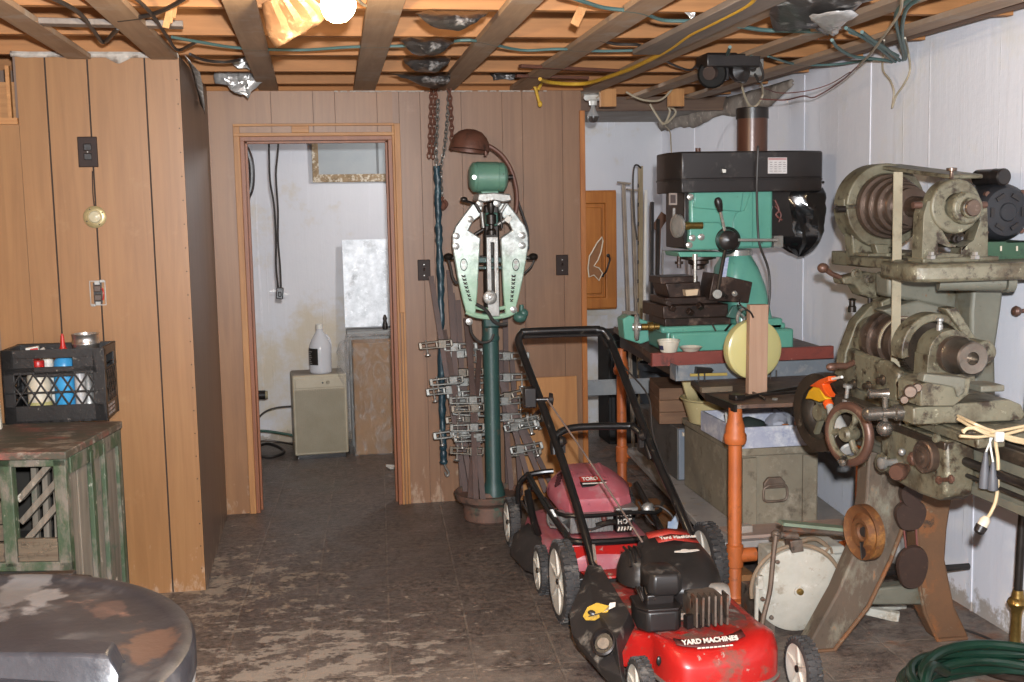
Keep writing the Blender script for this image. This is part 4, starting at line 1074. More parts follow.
# shield plates
yp = YG-.075
Lp = [(172, 270), (140, 312), (116, 345), (106, 372), (105, 405), (110, 440), (122, 510), (138, 580), (152, 632), (180, 634), (187, 560), (193, 450), (197, 384), (180, 372), (158, 358), (172, 330), (196, 312), (204, 284), (192, 268)]
def plate_poly(P): return [(cr(u, v, yp).x, cr(u, v, yp).z) for u, v in P]
Rp = [(456-u+2, v) for u, v in Lp]
for P_, nm in ((Lp, 'l'), (Rp, 'r')):
    b = MB(); b.prism(plate_poly(P_), 'y', yp, yp+.03); b.build('shield_plate', M_wornplate, gm, world=True, bev=.006)
for u in (142, 311):
    c = cr(u, 470, yp)
    b = MB(); b.rev([(0, -.004), (.019, -.004), (.019, .004), (.016, .004), (.016, -.002), (0, -.002)], c+Vector((0, -.001, .0)), (0, -1, 0), 24)
    b.xf(Matrix.Translation(c) @ Matrix.Diagonal((1, 1, 1.7, 1)) @ Matrix.Translation(-c)); b.build('oval_boss', M_darksteel, gm, world=True)
    for dz in (-.012, .012): MB().rev([(0, .003), (.011, .003), (.011, .007), (0, .007)], c+Vector((0, 0, dz)), (0, -1, 0), 16).build('bolt', M_steel, gm, world=True)
for u, v in ((118, 377), (117, 410), (332, 375), (332, 408), (160, 655), (163, 322), (194, 272), (250, 270), (304, 616)):
    c = cr(u, v, yp); MB().rev([(0, 0), (.018, 0), (.018, .006), (.009, .008), (.009, .014), (0, .015)], c, (0, -1, 0), 18).build('bolt', M_steel, gm, world=True)
# raised script on each plate: an embossed maker's word, worn past reading
for pts, s in ((((141, 505), (147, 530), (155, 558), (164, 588)), 1), (((304, 505), (303, 530), (300, 560), (297, 590)), -1)):
    b = MB()
    for k in range(14):
        u = k/13; a = pts[min(2, int(u*3))]; e = pts[min(3, int(u*3)+1)]; f = u*3-min(2, int(u*3))
        c = cr(a[0]+(e[0]-a[0])*f, a[1]+(e[1]-a[1])*f, yp-.001); w_ = .022-.008*u
        b.tube([c+Vector((-w_/2, 0, .003)), c+Vector((0, -.001, -.004+.006*(k % 2))), c+Vector((w_/2, 0, .002))], .0028, 6, 2)
    b.build('embossed_script', M_darksteel, gm, world=True)
# slotted slide, dial, cross bar, foot arc
b = MB(); x0, x1 = cr(208, 375).x, cr(245, 375).x; z0, z1 = cr(226, 634).z, cr(226, 378).z
b.prism([(x0, z0), (x1, z0), (x1, z1), (x0, z1)], 'y', yp-.012, yp+.02, [[(x0+.022, z0+.10), (x1-.022, z0+.10), (x1-.022, z1-.03), (x0+.022, z1-.03)]])
b.build('slide', M_steel, gm, world=True, bev=.003)
c = cr(227, 576, yp-.014); b = MB(); b.rev([(0, 0), (.036, 0), (.036, .012), (.03, .016), (.012, .016), (.01, .024), (0, .025)], c, (0, -1, 0), 30); b.build('dial', M_steel, gm, world=True)
b = MB(); b.bar(cr(88, 447, yp+.06), cr(375, 447, yp+.06), .022, .022); b.build('cross_shaft', M_darksteel, gm, world=True, bev=.006)
for u in (92, 368): MB().ball(cr(u, 444, yp+.06), .024, (1.1, 1, .8), 12).build('shaft_knob', M_darksteel, gm, world=True)
b = MB(); b.bar(cr(188, 455, yp+.04), cr(268, 455, yp+.04), .02, .028); b.bar(cr(188, 480, yp+.04), cr(268, 480, yp+.04), .02, .016); b.build('guide_bar', M_column, gm, world=True, bev=.004)
b = MB(); b.tube([cr(u, v, yp+.01) for u, v in ((150, 622), (180, 634), (227, 640), (280, 634), (312, 618))], .014, 8, 5); b.tube([cr(u, v, yp+.01) for u, v in ((170, 606), (227, 616), (290, 606))], .010, 8, 5); b.build('foot_arc', M_wornplate, gm, world=True)
b = MB(); b.ball(cr(325, 640, yp), .036, (1, .9, .8), 14); b.ball(cr(336, 628, yp), .026, (1, .9, 1), 12); b.cyl(cr(328, 655, yp), cr(330, 600, yp), .012); b.build('oil_pump', M_pgreen, gm, world=True)
# upper works
b = MB(); b.prism([(cr(u, v).x, cr(u, v).z) for u, v in ((180, 240), (230, 236), (282, 242), (288, 262), (260, 268), (230, 262), (200, 268), (176, 262))], 'y', YG-.11, YG+.06); b.build('motor_bracket', M_steel, gm, world=True, bev=.006)
b = MB(); b.rev([(0, 0), (.026, 0), (.026, .02), (.017, .03), (.017, .05), (.028, .055), (.028, .10), (.014, .11), (.02, .14), (.02, .16), (.012, .17), (0, .18)], cr(232, 372, YG-.05), (0, 0, 1), 20); b.build('spindle', M_darksteel, gm, world=True)
b = MB(); b.bb(tuple(cr(214, 345, YG-.06)), tuple(cr(246, 300, YG+.02))); b.build('spindle_block', M_pgreen, gm, world=True, bev=.008)
for k, (a, e) in enumerate((((196, 300), (180, 272)), ((262, 300), (280, 272)), ((265, 352), (262, 300)), ((205, 350), (200, 300)), ((205, 355), (178, 372)), ((252, 340), (296, 312)))):
    MB().tube([cr(*a, YG-.08), cr(*e, YG-.08)], .009, 10).build('link_rod', M_steel if k % 2 else M_darksteel, gm, world=True)
b = MB(); b.box(cr(286, 322, yp-.01), (.03, .012, .034), (0, .6, 0)); b.build('white_block', M_whitepl, gm, world=True, bev=.002)
b = MB(); b.tube([cr(178, 272, YG-.08), cr(145, 262, YG-.1)], .007, 8); b.ball(cr(143, 258, YG-.1), .014, (1.4, 1, 1), 10); b.build('lever', M_darksteel, gm, world=True)
b = MB(); b.tube([cr(u, v, yp-.02) for u, v in ((182, 598), (215, 618), (238, 652), (262, 664), (285, 662))], .009, 8, 5); b.build('oil_hose', M_cable, gm, world=True)
b = MB(); b.tube([cr(u, v, yp+.06) for u, v in ((92, 452), (100, 480), (106, 510), (118, 530), (124, 524))], .007, 8, 5); b.build('side_cable', M_cable, gm, world=True)
b = MB(); b.tube([cr(u, v, yp+.06) for u, v in ((372, 452), (362, 475), (348, 490), (340, 498))], .006, 8, 5); b.build('side_cable', M_cable, gm, world=True)
b = MB(); b.tube([at(u, v, y=YG-.06) for u, v in ((470, 322), (472, 334), (480, 342), (490, 341), (494, 334))], .007, 8, 5); b.build('side_cable', M_cable, gm, world=True)
# motor
ca_, cb_ = cr(160, 186, YG-.02), cr(282, 186, YG-.02)
Lm = (cb_-ca_).length
b = MB(); b.rev([(0, 0), (.05, 0), (.068, .012), (.076, .02), (.076, .034), (.079, .036), (.079, Lm-.05), (.076, Lm-.048), (.076, Lm-.02), (.066, Lm-.01), (.05, Lm), (0, Lm)], ca_, cb_-ca_, 36); mt = b.build('motor', M_motorgr, gm, world=True)
for s in (0, 1): MB().cyl((ca_ if s == 0 else cb_), (ca_ if s == 0 else cb_)+Vector((-.018 if s == 0 else .022, 0, 0)), .02).build('shaft_boss', M_darksteel, mt, world=True) if False else None
b = MB(); b.cyl(cb_, cb_+Vector((.03, 0, 0)), .014); b.build('shaft_end', M_darksteel, gm, world=True)
b = MB(); b.cyl(cr(176, 186, YG-.1), cr(176, 186, YG-.115), .011, seg=14); b.build('plug', M_steel, gm, world=True)
b = MB(); b.box(cr(222, 240, YG-.05), (.09, .11, .03)); b.build('motor_foot', M_motorgr, gm, world=True, bev=.006)
# lamp on its curved arm
b = MB()
arm = [cr(u, v, YG+.02) for u, v in ((300, 330), (312, 290), (314, 240), (306, 195), (292, 155), (268, 118), (240, 94), (216, 82))]
b.tube(arm, .012, 10, 5); b.build('lamp_arm', M_brown, gm, world=True)
c = cr(160, 98, YG-.02)
b = MB(); prof = [(.0, .105), (.03, .104), (.06, .092), (.085, .068), (.10, .03), (.104, 0), (.098, 0), (.092, .03), (.078, .06), (.055, .083), (.0, .097)]
b.rev(prof, c, (.12, .05, 1), 36); ls = b.build('lamp_shade', M_brown, gm, world=True)
b = MB(); b.ball(cr(212, 80, YG), .025, (.8, 1, 1), 14); b.cyl(cr(212, 66, YG), cr(214, 116, YG), .008); b.build('lamp_hinge', M_brown, gm, world=True)
b = MB(); b.tube([cr(u, v, YG+.03) for u, v in ((300, 180), (318, 260), (335, 310), (350, 360), (352, 420))], .006, 8, 5); b.build('lamp_cord', M_cable, gm, world=True)

# ---------------------------------------------------------------- bar clamps leaning round the pedestal
M_bar = paint('brown_steel_bar', '4a332b', '3b2922', .55, .2, 10, [('382720', 14, .6, .7)], .15)
M_alu = paint('dull_aluminium', '8f8f8a', '6f6e69', .42, .4, 18, [('55504a', 16, .58, .68)], .2)
M_alud = paint('tarnished_aluminium', '7d756a', '625a50', .45, .6, 14)
def clamp(label, a, ya, e, ye, jaws, dark=False, w=.028, side=1):
    top, bot = at(*a, y=ya), at(*e, y=ye)
    # the foot stands in the tray or on the floor
    t = thing('bar_clamp', label, 'bar clamp', bot, 0, 'bar clamps leaning by the grinder')
    b = MB(); b.bar(top, bot, w, .008, (0, 1, 0)); b.build('bar', M_bar, t, world=True)
    ax = (bot-top).normalized()
    for f, sg, al in jaws:
        c = top.lerp(bot, f)
        b = MB()
        o = Vector((sg, 0, -.06*sg*0)); o = (o-ax*o.dot(ax)*.6).normalized()
        n = Vector((0, -1, 0))
        # slotted casting: two rails joined at both ends, a pad and a collar
        for dz in (-1, 1): b.bar(c-o*.05+ax*dz*.017+n*.012, c+o*.125+ax*dz*.014+n*.012, .009, .026, (0, 1, 0))
        b.bar(c+o*.118+ax*-.018+n*.012, c+o*.118+ax*.018+n*.012, .018, .028, (0, 1, 0))
        b.bar(c+o*.03+ax*-.016+n*.012, c+o*.03+ax*.016+n*.012, .012, .022, (0, 1, 0))
        b.box(c+n*.012, (.044, .032, .046)); b.bar(c-o*.05+ax*-.018+n*.012, c-o*.05+ax*.018+n*.012, .014, .026, (0, 1, 0))
        b.build('jaw', M_alud if al else M_alu, t, world=True, bev=.003)
        s_ = MB(); s_.tube([c+o*.085+ax*.05+n*.012, c+o*.085-ax*.03+n*.012], .005, 8); s_.rev([(0, 0), (.016, 0), (.016, .006), (0, .01)], c+o*.085+ax*.05+n*.012, ax, 14); s_.build('screw', M_steel, t, world=True)
    return t
zf = 496
clamp('bar clamp leaning furthest left beside the dark blue sleeve', (431, 276), 6.2, (466, 494), 6.03, ((.31, -1, 1), (.52, -1, 0), (.72, -1, 0)))
clamp('bar clamp standing nearly upright second from the left', (449, 270), 6.22, (463, 496), 6.05, ((.34, 1, 0), (.55, 1, 0)))
clamp('bar clamp crossing behind the two leftmost ones', (452, 293), 6.25, (478, 494), 6.1, ((.30, 1, 0), (.44, 1, 0), (.62, -1, 1)))
clamp('bar clamp tucked close to the left of the green column', (470, 330), 6.15, (476, 500), 5.8, ((.42, -1, 0), (.58, -1, 0)))
clamp('bar clamp with low jaws leaning at the left foot of the column', (480, 345), 6.2, (470, 498), 5.82, ((.45, -1, 0), (.7, -1, 1)))
clamp('bar clamp standing upright just right of the green column', (505, 300), 6.2, (508, 492), 6.08, ((.29, 1, 0), (.40, 1, 0)))
clamp('bar clamp with wide jaws right of the column at mid height', (500, 350), 6.2, (512, 496), 6.0, ((.35, 1, 0), (.46, 1, 0)))
clamp('bar clamp slanting down to the right in front of the plywood', (497, 372), 6.16, (546, 492), 6.02, ((.42, 1, 0), (.20, 1, 1)))
clamp('bar clamp slanting beside the plywood, nearest the red mower', (505, 396), 6.12, (532, 492), 5.98, ((.32, 1, 0), (.55, 1, 0)))
clamp('bar clamp leaning between the sleeve and the column, its top behind the left shield plate', (458, 300), 6.24, (468, 496), 6.08, ((.37, 1, 1), (.50, 1, 0)))
clamp('bar clamp leaning back to the left, crossing low in front of the sleeve', (444, 330), 6.18, (474, 500), 5.86, ((.30, -1, 0), (.62, 1, 0)))
clamp('bar clamp standing just left of the column with its jaws turned toward the sleeve', (466, 318), 6.16, (483, 500), 5.84, ((.5, -1, 1), (.66, -1, 0)))
clamp('bar clamp leaning right of the column, lowest jaws of the right hand group', (512, 360), 6.2, (521, 495), 6.06, ((.48, 1, 0), (.68, 1, 1)))
clamp('bar clamp slanting right between two others in front of the plywood', (502, 384), 6.19, (556, 494), 6.1, ((.36, 1, 0),))
for lab_, a, e in (('short brown bar lying slanted across the plywood, upper of the two', (517, 402), (538, 388)), ('short brown bar lying slanted across the plywood, lower of the two', (520, 428), (546, 405))):
    b = MB(); b.bar(at(*a, y=6.2), at(*e, y=6.22), .018, .012, (0, 1, 0)); single(b.build('flat_bar', M_bar), lab_, 'flat bar')

# ---------------------------------------------------------------- chains and the sleeve
M_rchain = paint('rusted_chain', '6e4433', '54342a', .8, .2, 20)
M_gchain = paint('grey_chain', '8c8781', '6e6a64', .4, .7, 14)
def chain(name, label, pts, mat, pitch=.026, r=.004, w=.011, ret=False):
    P = smooth_path([Vector(p) for p in pts], 8)
    b = MB(); d = 0; i = 0; k = 0
    seg = [(P[j+1]-P[j]).length for j in range(len(P)-1)]
    tot = sum(seg); n = int(tot/pitch)
    def pos(s):
        for j, l in enumerate(seg):
            if s <= l or j == len(seg)-1: return P[j].lerp(P[j+1], min(1, s/l)), (P[j+1]-P[j]).normalized()
            s -= l
    for k in range(n):
        c, tdir = pos((k+.5)*pitch)
        sd = tdir.cross(Vector((0, 1, 0))).normalized(); sd = Matrix.Rotation((k % 2)*PI/2+.5, 3, tdir) @ sd
        L = pitch*.72
        ring = [c+tdir*(L*math.cos(a))+sd*(w*math.sin(a)) for a in [2*PI*j/10 for j in range(10)]]
        b.tube(ring, r, 6, 0, closed=True)
    return single(b.build(name, mat), label, 'chain')
def CH(*l, y=6.24): return [at(u, v, y=y) for u, v in l]
chain('chain', 'rusty chain hanging straight down, leftmost by the ceiling', CH((432, 84), (431, 110), (430, 140), (429, 158)), M_rchain)
chain('chain', 'rusty chain hanging second from the left, beside the leftmost one', CH((436, 84), (435, 110), (434, 140), (433, 160), y=6.21), M_rchain)
chain('chain', 'rusty chain hanging at the right of the grey ones', CH((449, 86), (451, 110), (452, 140), (451, 154), y=6.21), M_rchain)
chain('chain', 'grey chain running down into the dark blue sleeve', CH((438, 100), (437, 130), (436, 150), (437, 168), y=6.18), M_gchain, .022, .0035, .009)
chain('chain', 'long grey chain hanging slack with a rusty hook at its end', CH((449, 88), (448, 110), (446, 135), (444, 152), (441, 166), (441, 185), (443, 198), y=6.24), M_gchain, .022, .0035, .009)
b = MB(); b.tube([at(u, v, y=6.22) for u, v in ((443, 197), (441, 203), (444, 208), (447, 204), (444, 200))], .008, 8, 4); b.ball(at(443, 206, y=6.22), .02, (1, .7, 1.2), 10)
single(b.build('chain_hook', M_rchain), 'rusty hook at the end of the slack grey chain', 'hook')
M_sleeve = paint('dark_blue_sleeve', '1c2f38', '24404a', .38, 0, 20, [('47626a', 24, .6, .7)], .6, 35)
b = MB(); sp = [at(u, v, y=6.2) for u, v in ((437, 166), (438, 200), (439, 240), (441, 290), (441, 340), (442, 400), (443, 440), (444, 464))]
rr_ = [.019+.003*math.sin(k*2.3)+.002*math.sin(k*.9) for k in range(60)]
b.tube(sp, .02, 12, 10, rs=rr_); b.jitter(.005, 22)
sl = thing('chain_sleeve', 'long dark blue fabric sleeve hanging over a chain left of the grinder', 'sleeve', at(444, 464, y=6.2))
b.build('sleeve', M_sleeve, sl, world=True)
b = MB(); b.tube([at(u, v, y=6.2) for u, v in ((444, 463), (446, 468), (449, 473), (447, 476), (445, 472))], .006, 8, 4); b.build('hook', M_steel, sl, world=True)
# ================================================================ lawn mowers
M_mred = paint('mower_red', 'b5211c', 'a31b18', .32, 0, 5, [('6a4a3c', 7, .60, .70, .8), ('9a8f84', 22, .66, .71, .8)], .06, 60)
M_mredirt = paint('caked_red_deck', '9b2a22', '7e2b24', .6, 0, 6, [('57463a', 6, .50, .62, .9), ('8f8478', 16, .60, .68, .9)], .5, 40)
M_mpink = paint('faded_red_cover', 'aa535c', 'b87279', .42, 0, 4, [('a98284', 9, .58, .72, .7), ('5e2c30', 14, .64, .72)], .1, 60)
M_eblk = paint('dusty_black_shroud', '211e1d', '2b2826', .38, 0, 6, [('6b655e', 10, .62, .76, .7)], .12, 60)
M_tyre = paint('grey_rubber', '2c2a2a', '423f3d', .75, 0, 8, [('6f6a64', 14, .60, .72)], .3, 60)
M_hub = paint('ivory_wheel_hub', 'cbc6ba', 'b5afa3', .5, 0, 9, [('6b6257', 14, .62, .72)], .1)
M_tube = paint('black_tube_enamel', '161515', '1f1d1c', .28, 0, 9, [('5e564d', 26, .68, .72)], .05)
M_rustm = paint('rusty_grey_engine', '7a6f64', '5c4a3e', .55, .5, 14, [('8a4f30', 12, .58, .68), ('2a2522', 20, .58, .66)], .5, 40)
M_alub = paint('grey_alloy_block', '9d9b97', '7f7c78', .45, .6, 12, [('4e4a46', 18, .62, .7)], .3)
M_decred = paint('red_decal', 'a8352b', '8f2c24', .45, 0, 20)
M_ylw = paint('warning_yellow', 'b8921f', 'a5811a', .5, 0, 20, [('6b5a38', 20, .62, .7)])

def wheel(parent, c, r, w, label=None, spokes=5, side=-1, tread=30, hubr=.83):
    c = Vector(c); ax = Vector((side, 0, 0))
    b = MB()
    b.rev([(r*hubr, -w/2), (r*.9, -w/2), (r*.97, -w*.42), (r, -w*.25), (r, w*.25), (r*.97, w*.42), (r*.9, w/2), (r*hubr, w/2), (r*hubr, -w/2)], c, ax, 40)
    for k in range(tread):
        a = 2*PI*k/tread
        for s in (-1, 1):
            p_ = c+Vector((s*w*.24, math.cos(a+.05*s)*r, math.sin(a+.05*s)*r)); b.box(p_, (w*.36, .012, r*.07), (a+PI/2+.2*s-PI/2, 0, 0))
    b.build('tyre', M_tyre, parent)
    b = MB()
    b.rev([(0, w*.38), (r*.16, w*.40), (r*.2, w*.30), (r*.26, w*.27), (r*.56, w*.31), (r*hubr, w*.46), (r*hubr+.004, w*.46), (r*hubr, -w*.4), (0, -w*.4)], c, ax, 36)
    for k in range(spokes):
        a = 2*PI*k/spokes+.3
        d = Vector((0, math.cos(a), math.sin(a))); b.bar(c+d*r*.15+ax*w*.31, c+d*r*hubr*.96+ax*w*.36, .016, .012, (1, 0, 0))
    hb = b.build('wheel_hub', M_hub, parent)
    MB().rev([(0, 0), (.012, 0), (.012, .008), (0, .012)], c+ax*(w*.34), ax, 12).build('axle_nut', M_darksteel, hb)
    return hb

m1 = thing('lawn_mower', 'red lawn mower with a dusty black engine cover, nearest the camera', 'lawn mower', (1.22, 4.0, 0), R(1))
wheel(m1, (-.25, -.575, .10), .10, .05)
wheel(m1, (.325, -.53, .10), .10, .055, side=-1)
wheel(m1, (-.285, .36, .16), .16, .065, spokes=6, tread=36, hubr=.82)
wheel(m1, (.36, .46, .16), .16, .065, spokes=6, tread=36, hubr=.82)
# deck: rings from the engine plate out and down to the skirt, swollen over the front wheels
def deck(outl, zt_, zb_, bump, n=72):
    rows = []
    prof = [(.02, 0), (.45, 0), (.62, .0), (.70, -.012), (.80, -.004), (.90, .0), (.96, -.012), (.99, -.04), (1.0, -.08), (1.0, -.95), (1.02, -1.0)]
    for s, dz in prof:
        row = []
        for k in range(n):
            x, y = outl(2*PI*k/n)
            px, py = x*s, y*s
            if dz < -.5: z = zb_
            elif dz < -.06: z = zt_-.045+bump(px, py)*.6
            else: z = zt_+dz+bump(px, py)
            row.append(Vector((px, py, z)))
        rows.append(row)
    return rows
def outl1(a):
    c, s = math.cos(a), math.sin(a); e = .42
    x = math.copysign(abs(c)**e, c)*.285; y = math.copysign(abs(s)**e, s)
    y = y*.51 if y < 0 else y*.33
    if y < -.2 and x < 0: x *= 1-.42*min(1, (-y-.2)/.12)
    return x+.012, y-.03
def bump1(x, y):
    b = 0
    for cx_, cy_, r, h in ((-.20, -.42, .11, .035), (.215, -.44, .12, .04), (0, -.45, .16, .012)):
        b += h*math.exp(-((x-cx_)**2+(y-cy_)**2)/(r*r))
    return b
b = MB(); b.grid(deck(outl1, .172, .06, bump1), closeu=True, cap0=True); b.build('deck', M_mred, m1, ang=60)
b = MB()
b.grid([[Vector((x*s*.93, (y+.03)*s*.90-.0, .181+.006*noise.noise((x*18*s, y*18*s, 1))-(.012 if s > .9 else 0))) for x, y in [outl1(2*PI*k/60) for k in range(60)]] for s in (.02, .5, .8, .93, 1)], closeu=True, cap0=True)
b.jitter(.004, 30); b.build('caked_deck_top', M_mredirt, m1, ang=60)
b = MB(); b.tube([(x, y, .062) for x, y in [outl1(PI+.32+2.5*k/30) for k in range(31)]], .008, 8); b.build('skirt_edge', paint('bare_skirt_edge', '8e8880', '6e655c', .5, .5, 20), m1)
b = MB(); b.prism([(-.20, .255), (.14, .245), (.15, .34), (-.22, .35)], 'z', .19, .2); b.xf(Matrix.Rotation(.0, 4, 'X')); b.build('rear_plate', M_mred, m1, bev=.004)
b = MB(); b.prism([(-.30, .29), (.31, .29), (.31, .335), (-.30, .335)], 'z', .12, .19); b.bb((-.23, .34, .14), (.31, .44, .17)); b.build('rear_skirt', M_eblk, m1, bev=.006)
# shroud: ellipse lofted up to a sloping crown
b = MB(); rows = []
for t_, s, in ((0, 1.0), (.12, 1.02), (.35, 1.0), (.58, .94), (.78, .83), (.90, .68), (.97, .45), (1, .03)):
    row = []
    for k in range(48):
        a = 2*PI*k/48
        c, s_ = math.cos(a), math.sin(a)
        x = math.copysign(abs(c)**.8, c)*.14*s; y = math.copysign(abs(s_)**.85, s_)*.205*s
        tilt_ = .05*(y/.2)
        row.append(Vector((.05+x, -.04+y+.02*t_, .292+t_*(.098+tilt_*.7)+tilt_*.2)))
    rows.append(row)
b.grid(rows, closeu=True, cap1=True); sh = b.build('engine_shroud', M_eblk, m1, ang=60)
b = MB(); rows = []
for t_, s in ((0, 1), (.4, .97), (.75, .8), (.95, .5), (1, .05)):
    rows.append([Vector((-.075+math.cos(a)*.075*s, .05+math.sin(a)*.105*s, .25+t_*.115)) for a in [2*PI*k/32 for k in range(32)]])
b.grid(rows, closeu=True, cap1=True); vh = b.build('vent_housing', M_eblk, m1, ang=60)
for k in range(5):
    u = k/4-.5
    MB().tube([(-.125+.022*k, -.035+.010*k, .330+.012*k), (-.12+.021*k, .02+.008*k, .366+.004*k), (-.115+.02*k, .09, .366)], .0055, 8, 4).build('vent_rib', M_blkpl, sh)
# lettering panel and the light emblem on the shroud
dm = MB()
ct = Vector((.055, .035, .412)); xa = Vector((1, .03, -.02)); ya = Vector((-.02, .95, .26))
Md = frame(ct, xa, ya)
def local(M, p): return M @ Vector(p)
for (x0, x1, y0, y1) in ((-.085, .08, .012, .052), (-.062, .10, -.032, .006)):
    v = [dm.bm.verts.new(local(Md, (x, y, -.0 if False else .003-.02*(x/.1)**2))) for x, y in ((x0, y0), (0, y0), (x1, y0), (x1, y1), (0, y1), (x0, y1))]
    dm.face([v[0], v[1], v[4], v[5]]); dm.face([v[1], v[2], v[3], v[4]])
dm.build('red_decal', M_decred, sh, solid=.002)
root1 = root_matrix(m1)
M_let = paint('pale_lettering', 'd9d2c6', 'c4bcb0', .5, 0, 40)
text('Turbo Cooled', .026, root1 @ Md @ Matrix.Translation((0, .032, .004)), paint('orange_lettering', 'c9795f', 'b0604a', .5, 0, 40), 'decal_lettering', sh, .001) if False else None
text('Yard Machines', .024, Md @ Matrix.Translation((.02, -.013, .003)), M_let, 'decal_lettering', sh, .0012, bold=.0006, world=False)
b = MB(); b.prism([(-.048, -.003), (-.012, -.008), (.02, -.006), (.05, .0), (.045, .008), (.012, .007), (.0, .014), (-.012, .014), (-.022, .006), (-.045, .004)], 'z', 0, .002)
b.xf(frame(Vector((.072, -.085, .388)), (1, .03, -.03), (0, .96, .22))); b.build('pale_emblem', M_let, sh)
# air filter box, its cap, carburettor, muffler, cylinder
def rbox(b, c, d, r=.012): return b.box(c, d)
b = MB(); b.prism([(-.175, -.28), (-.15, -.325), (-.045, -.33), (-.025, -.305), (-.025, -.18), (-.165, -.17)], 'z', .185, .262); b.build('fuel_tank', M_eblk, m1, bev=.01)
b = MB(); b.prism([(-.18, -.283), (-.15, -.33), (-.042, -.335), (-.02, -.305), (-.025, -.18), (-.17, -.17)], 'z', .26, .272); b.build('tank_lip', M_blkpl, m1, bev=.004)
b = MB(); b.loft([[Vector((-.072+x*s*.72, -.225+y*s*.8, z-.012)) for x, y in ((-.085, -.06), (-.06, -.085), (.06, -.09), (.085, -.06), (.085, .06), (.05, .09), (-.06, .09), (-.085, .05))] for z, s in ((.31, .86), (.325, 1), (.365, 1), (.385, .92), (.40, .6))]); b.build('filter_cap', M_eblk, m1, bev=.006)
b = MB(); b.box((-.09, -.235, .28), (.10, .09, .05)); b.build('carburettor', M_blkpl, m1, bev=.006)
b = MB()
for k in range(7): b.tube([(-.155+.007*k, -.28+.018*(k % 3), .285), (-.165+.01*k, -.24, .32), (-.15+.012*k, -.19, .30)], .004, 6, 3)
b.build('wiring', M_darksteel, m1)
b = MB(); b.box((.065, -.27, .25), (.115, .10, .10)); b.jitter(.006, 40); b.build('engine_block', M_rustm, m1, bev=.008)
for k in range(6): MB().box((.01+k*.022, -.345, .262), (.007, .05, .105)).jitter(.003, 60, k).build('cooling_fin', M_rustm, m1)
b = MB(); b.rev([(0, 0), (.042, 0), (.046, .01), (.046, .055), (.038, .072), (0, .075)], (.105, -.22, .262), (1, -.15, 0), 24); b.build('muffler', paint('pale_muffler', 'b5b0a8', '8d867c', .45, .5, 14, [('84502f', 10, .6, .7)]), m1)
b = MB()
for a in range(3): b.box((-.008+a*.034, -.335, .222), (.026, .026, .045), (0, .3*a, .2))
b.jitter(.004, 40); b.build('bracket_block', M_blkpl, m1)
b = MB(); b.rev([(0, 0), (.13, 0), (.14, .01), (.13, .03), (0, .03)], (.04, -.13, .19), (0, 0, 1), 36); b.build('engine_plate', M_rustm, m1)
b = MB(); b.rev([(0, 0), (.10, 0), (.115, .05), (.115, .09), (0, .09)], (.04, -.12, .215), (0, 0, 1), 32); b.build('crankcase', M_blkpl, m1)
# side chute with warning label and round port
M_chute = paint('scuffed_black_chute', '2a2726', '34302e', .5, 0, 7, [('8d867c', 9, .60, .72, .7)], .2)
P_ = [root_matrix(m1).inverted() @ at(u, v, y=yy) for u, v, yy in ((588, 566, 4.27), (600, 566, 4.26), (614, 590, 4.0), (629, 614, 3.74), (616, 640, 3.56), (621, 676, 3.47), (603, 668, 3.56), (573, 634, 3.82), (570, 613, 3.96), (581, 588, 4.16))]
cen = sum(P_, Vector())/len(P_)+Vector((-.02, 0, .035))
b = MB(); vo = [b.bm.verts.new(p) for p in P_]; vc = b.bm.verts.new(cen)
for k in range(len(vo)): b.face([vo[k], vo[(k+1) % len(vo)], vc])
b.grid([P_, [p+Vector((.02, .01, -.05)) if p.z > .1 else p+Vector((.03, .03, -.02)) for p in P_]], closeu=True)
ch = b.build('discharge_chute', M_chute, m1, bev=.012, solid=.01)
b = MB(); p0 = root_matrix(m1).inverted() @ at(604, 645, y=3.585); nn = Vector((-.35, -.6, .72)).normalized()
b.rev([(.0, .0), (.030, 0), (.037, .006), (.040, .02), (.034, .022), (.03, .008), (.0, .008)], p0, nn, 24); b.xf(Matrix.Translation(p0) @ Matrix.Diagonal((1, 1.15, 1.3, 1)) @ Matrix.Translation(-p0)); b.build('port', M_blkpl, ch)
b = MB(); b.rev([(0, 0), (.020, 0), (.020, .014), (0, .014)], p0+nn*.0, nn, 20); b.build('port_plug', paint('earthy_plug', '8d8070', '5e5245', .8, 0, 30), ch)
Ml = frame(root_matrix(m1).inverted() @ at(596, 612, y=3.80), (.86, -.40, -.02), (.1, .6, .75))
b = MB(); b.prism([(-.055, -.028), (-.04, -.045), (.0, -.042), (.03, -.02), (.055, .004), (.06, .03), (.0, .04), (-.04, .015)], 'z', .006, .010); b.xf(Ml @ Matrix.Scale(.78, 4)); b.build('warning_label', M_ylw, ch)
b = MB(); b.ball((-.018, -.008, .010), .016, (1.2, .8, .3), 10); b.prism([(-.03, -.03), (.03, -.008), (.03, -.002), (-.03, -.024)], 'z', .009, .0115); b.xf(Ml @ Matrix.Scale(.78, 4)); b.build('label_symbol', M_blkpl, ch)
b = MB(); b.prism([(.035, .0), (.085, .03), (.085, .05), (.06, .045), (.055, .03)], 'z', .006, .0100)
b.xf(Ml @ Matrix.Scale(.78, 4)); b.build('label_print', M_let, ch)
b = MB(); b.prism([(-.13, -.25), (-.06, -.27), (-.05, -.21), (-.12, -.19)], 'z', .2, .206); b.build('deck_sticker', paint('worn_sticker', 'b3a68e', '7d7059', .6, 0, 30), m1)
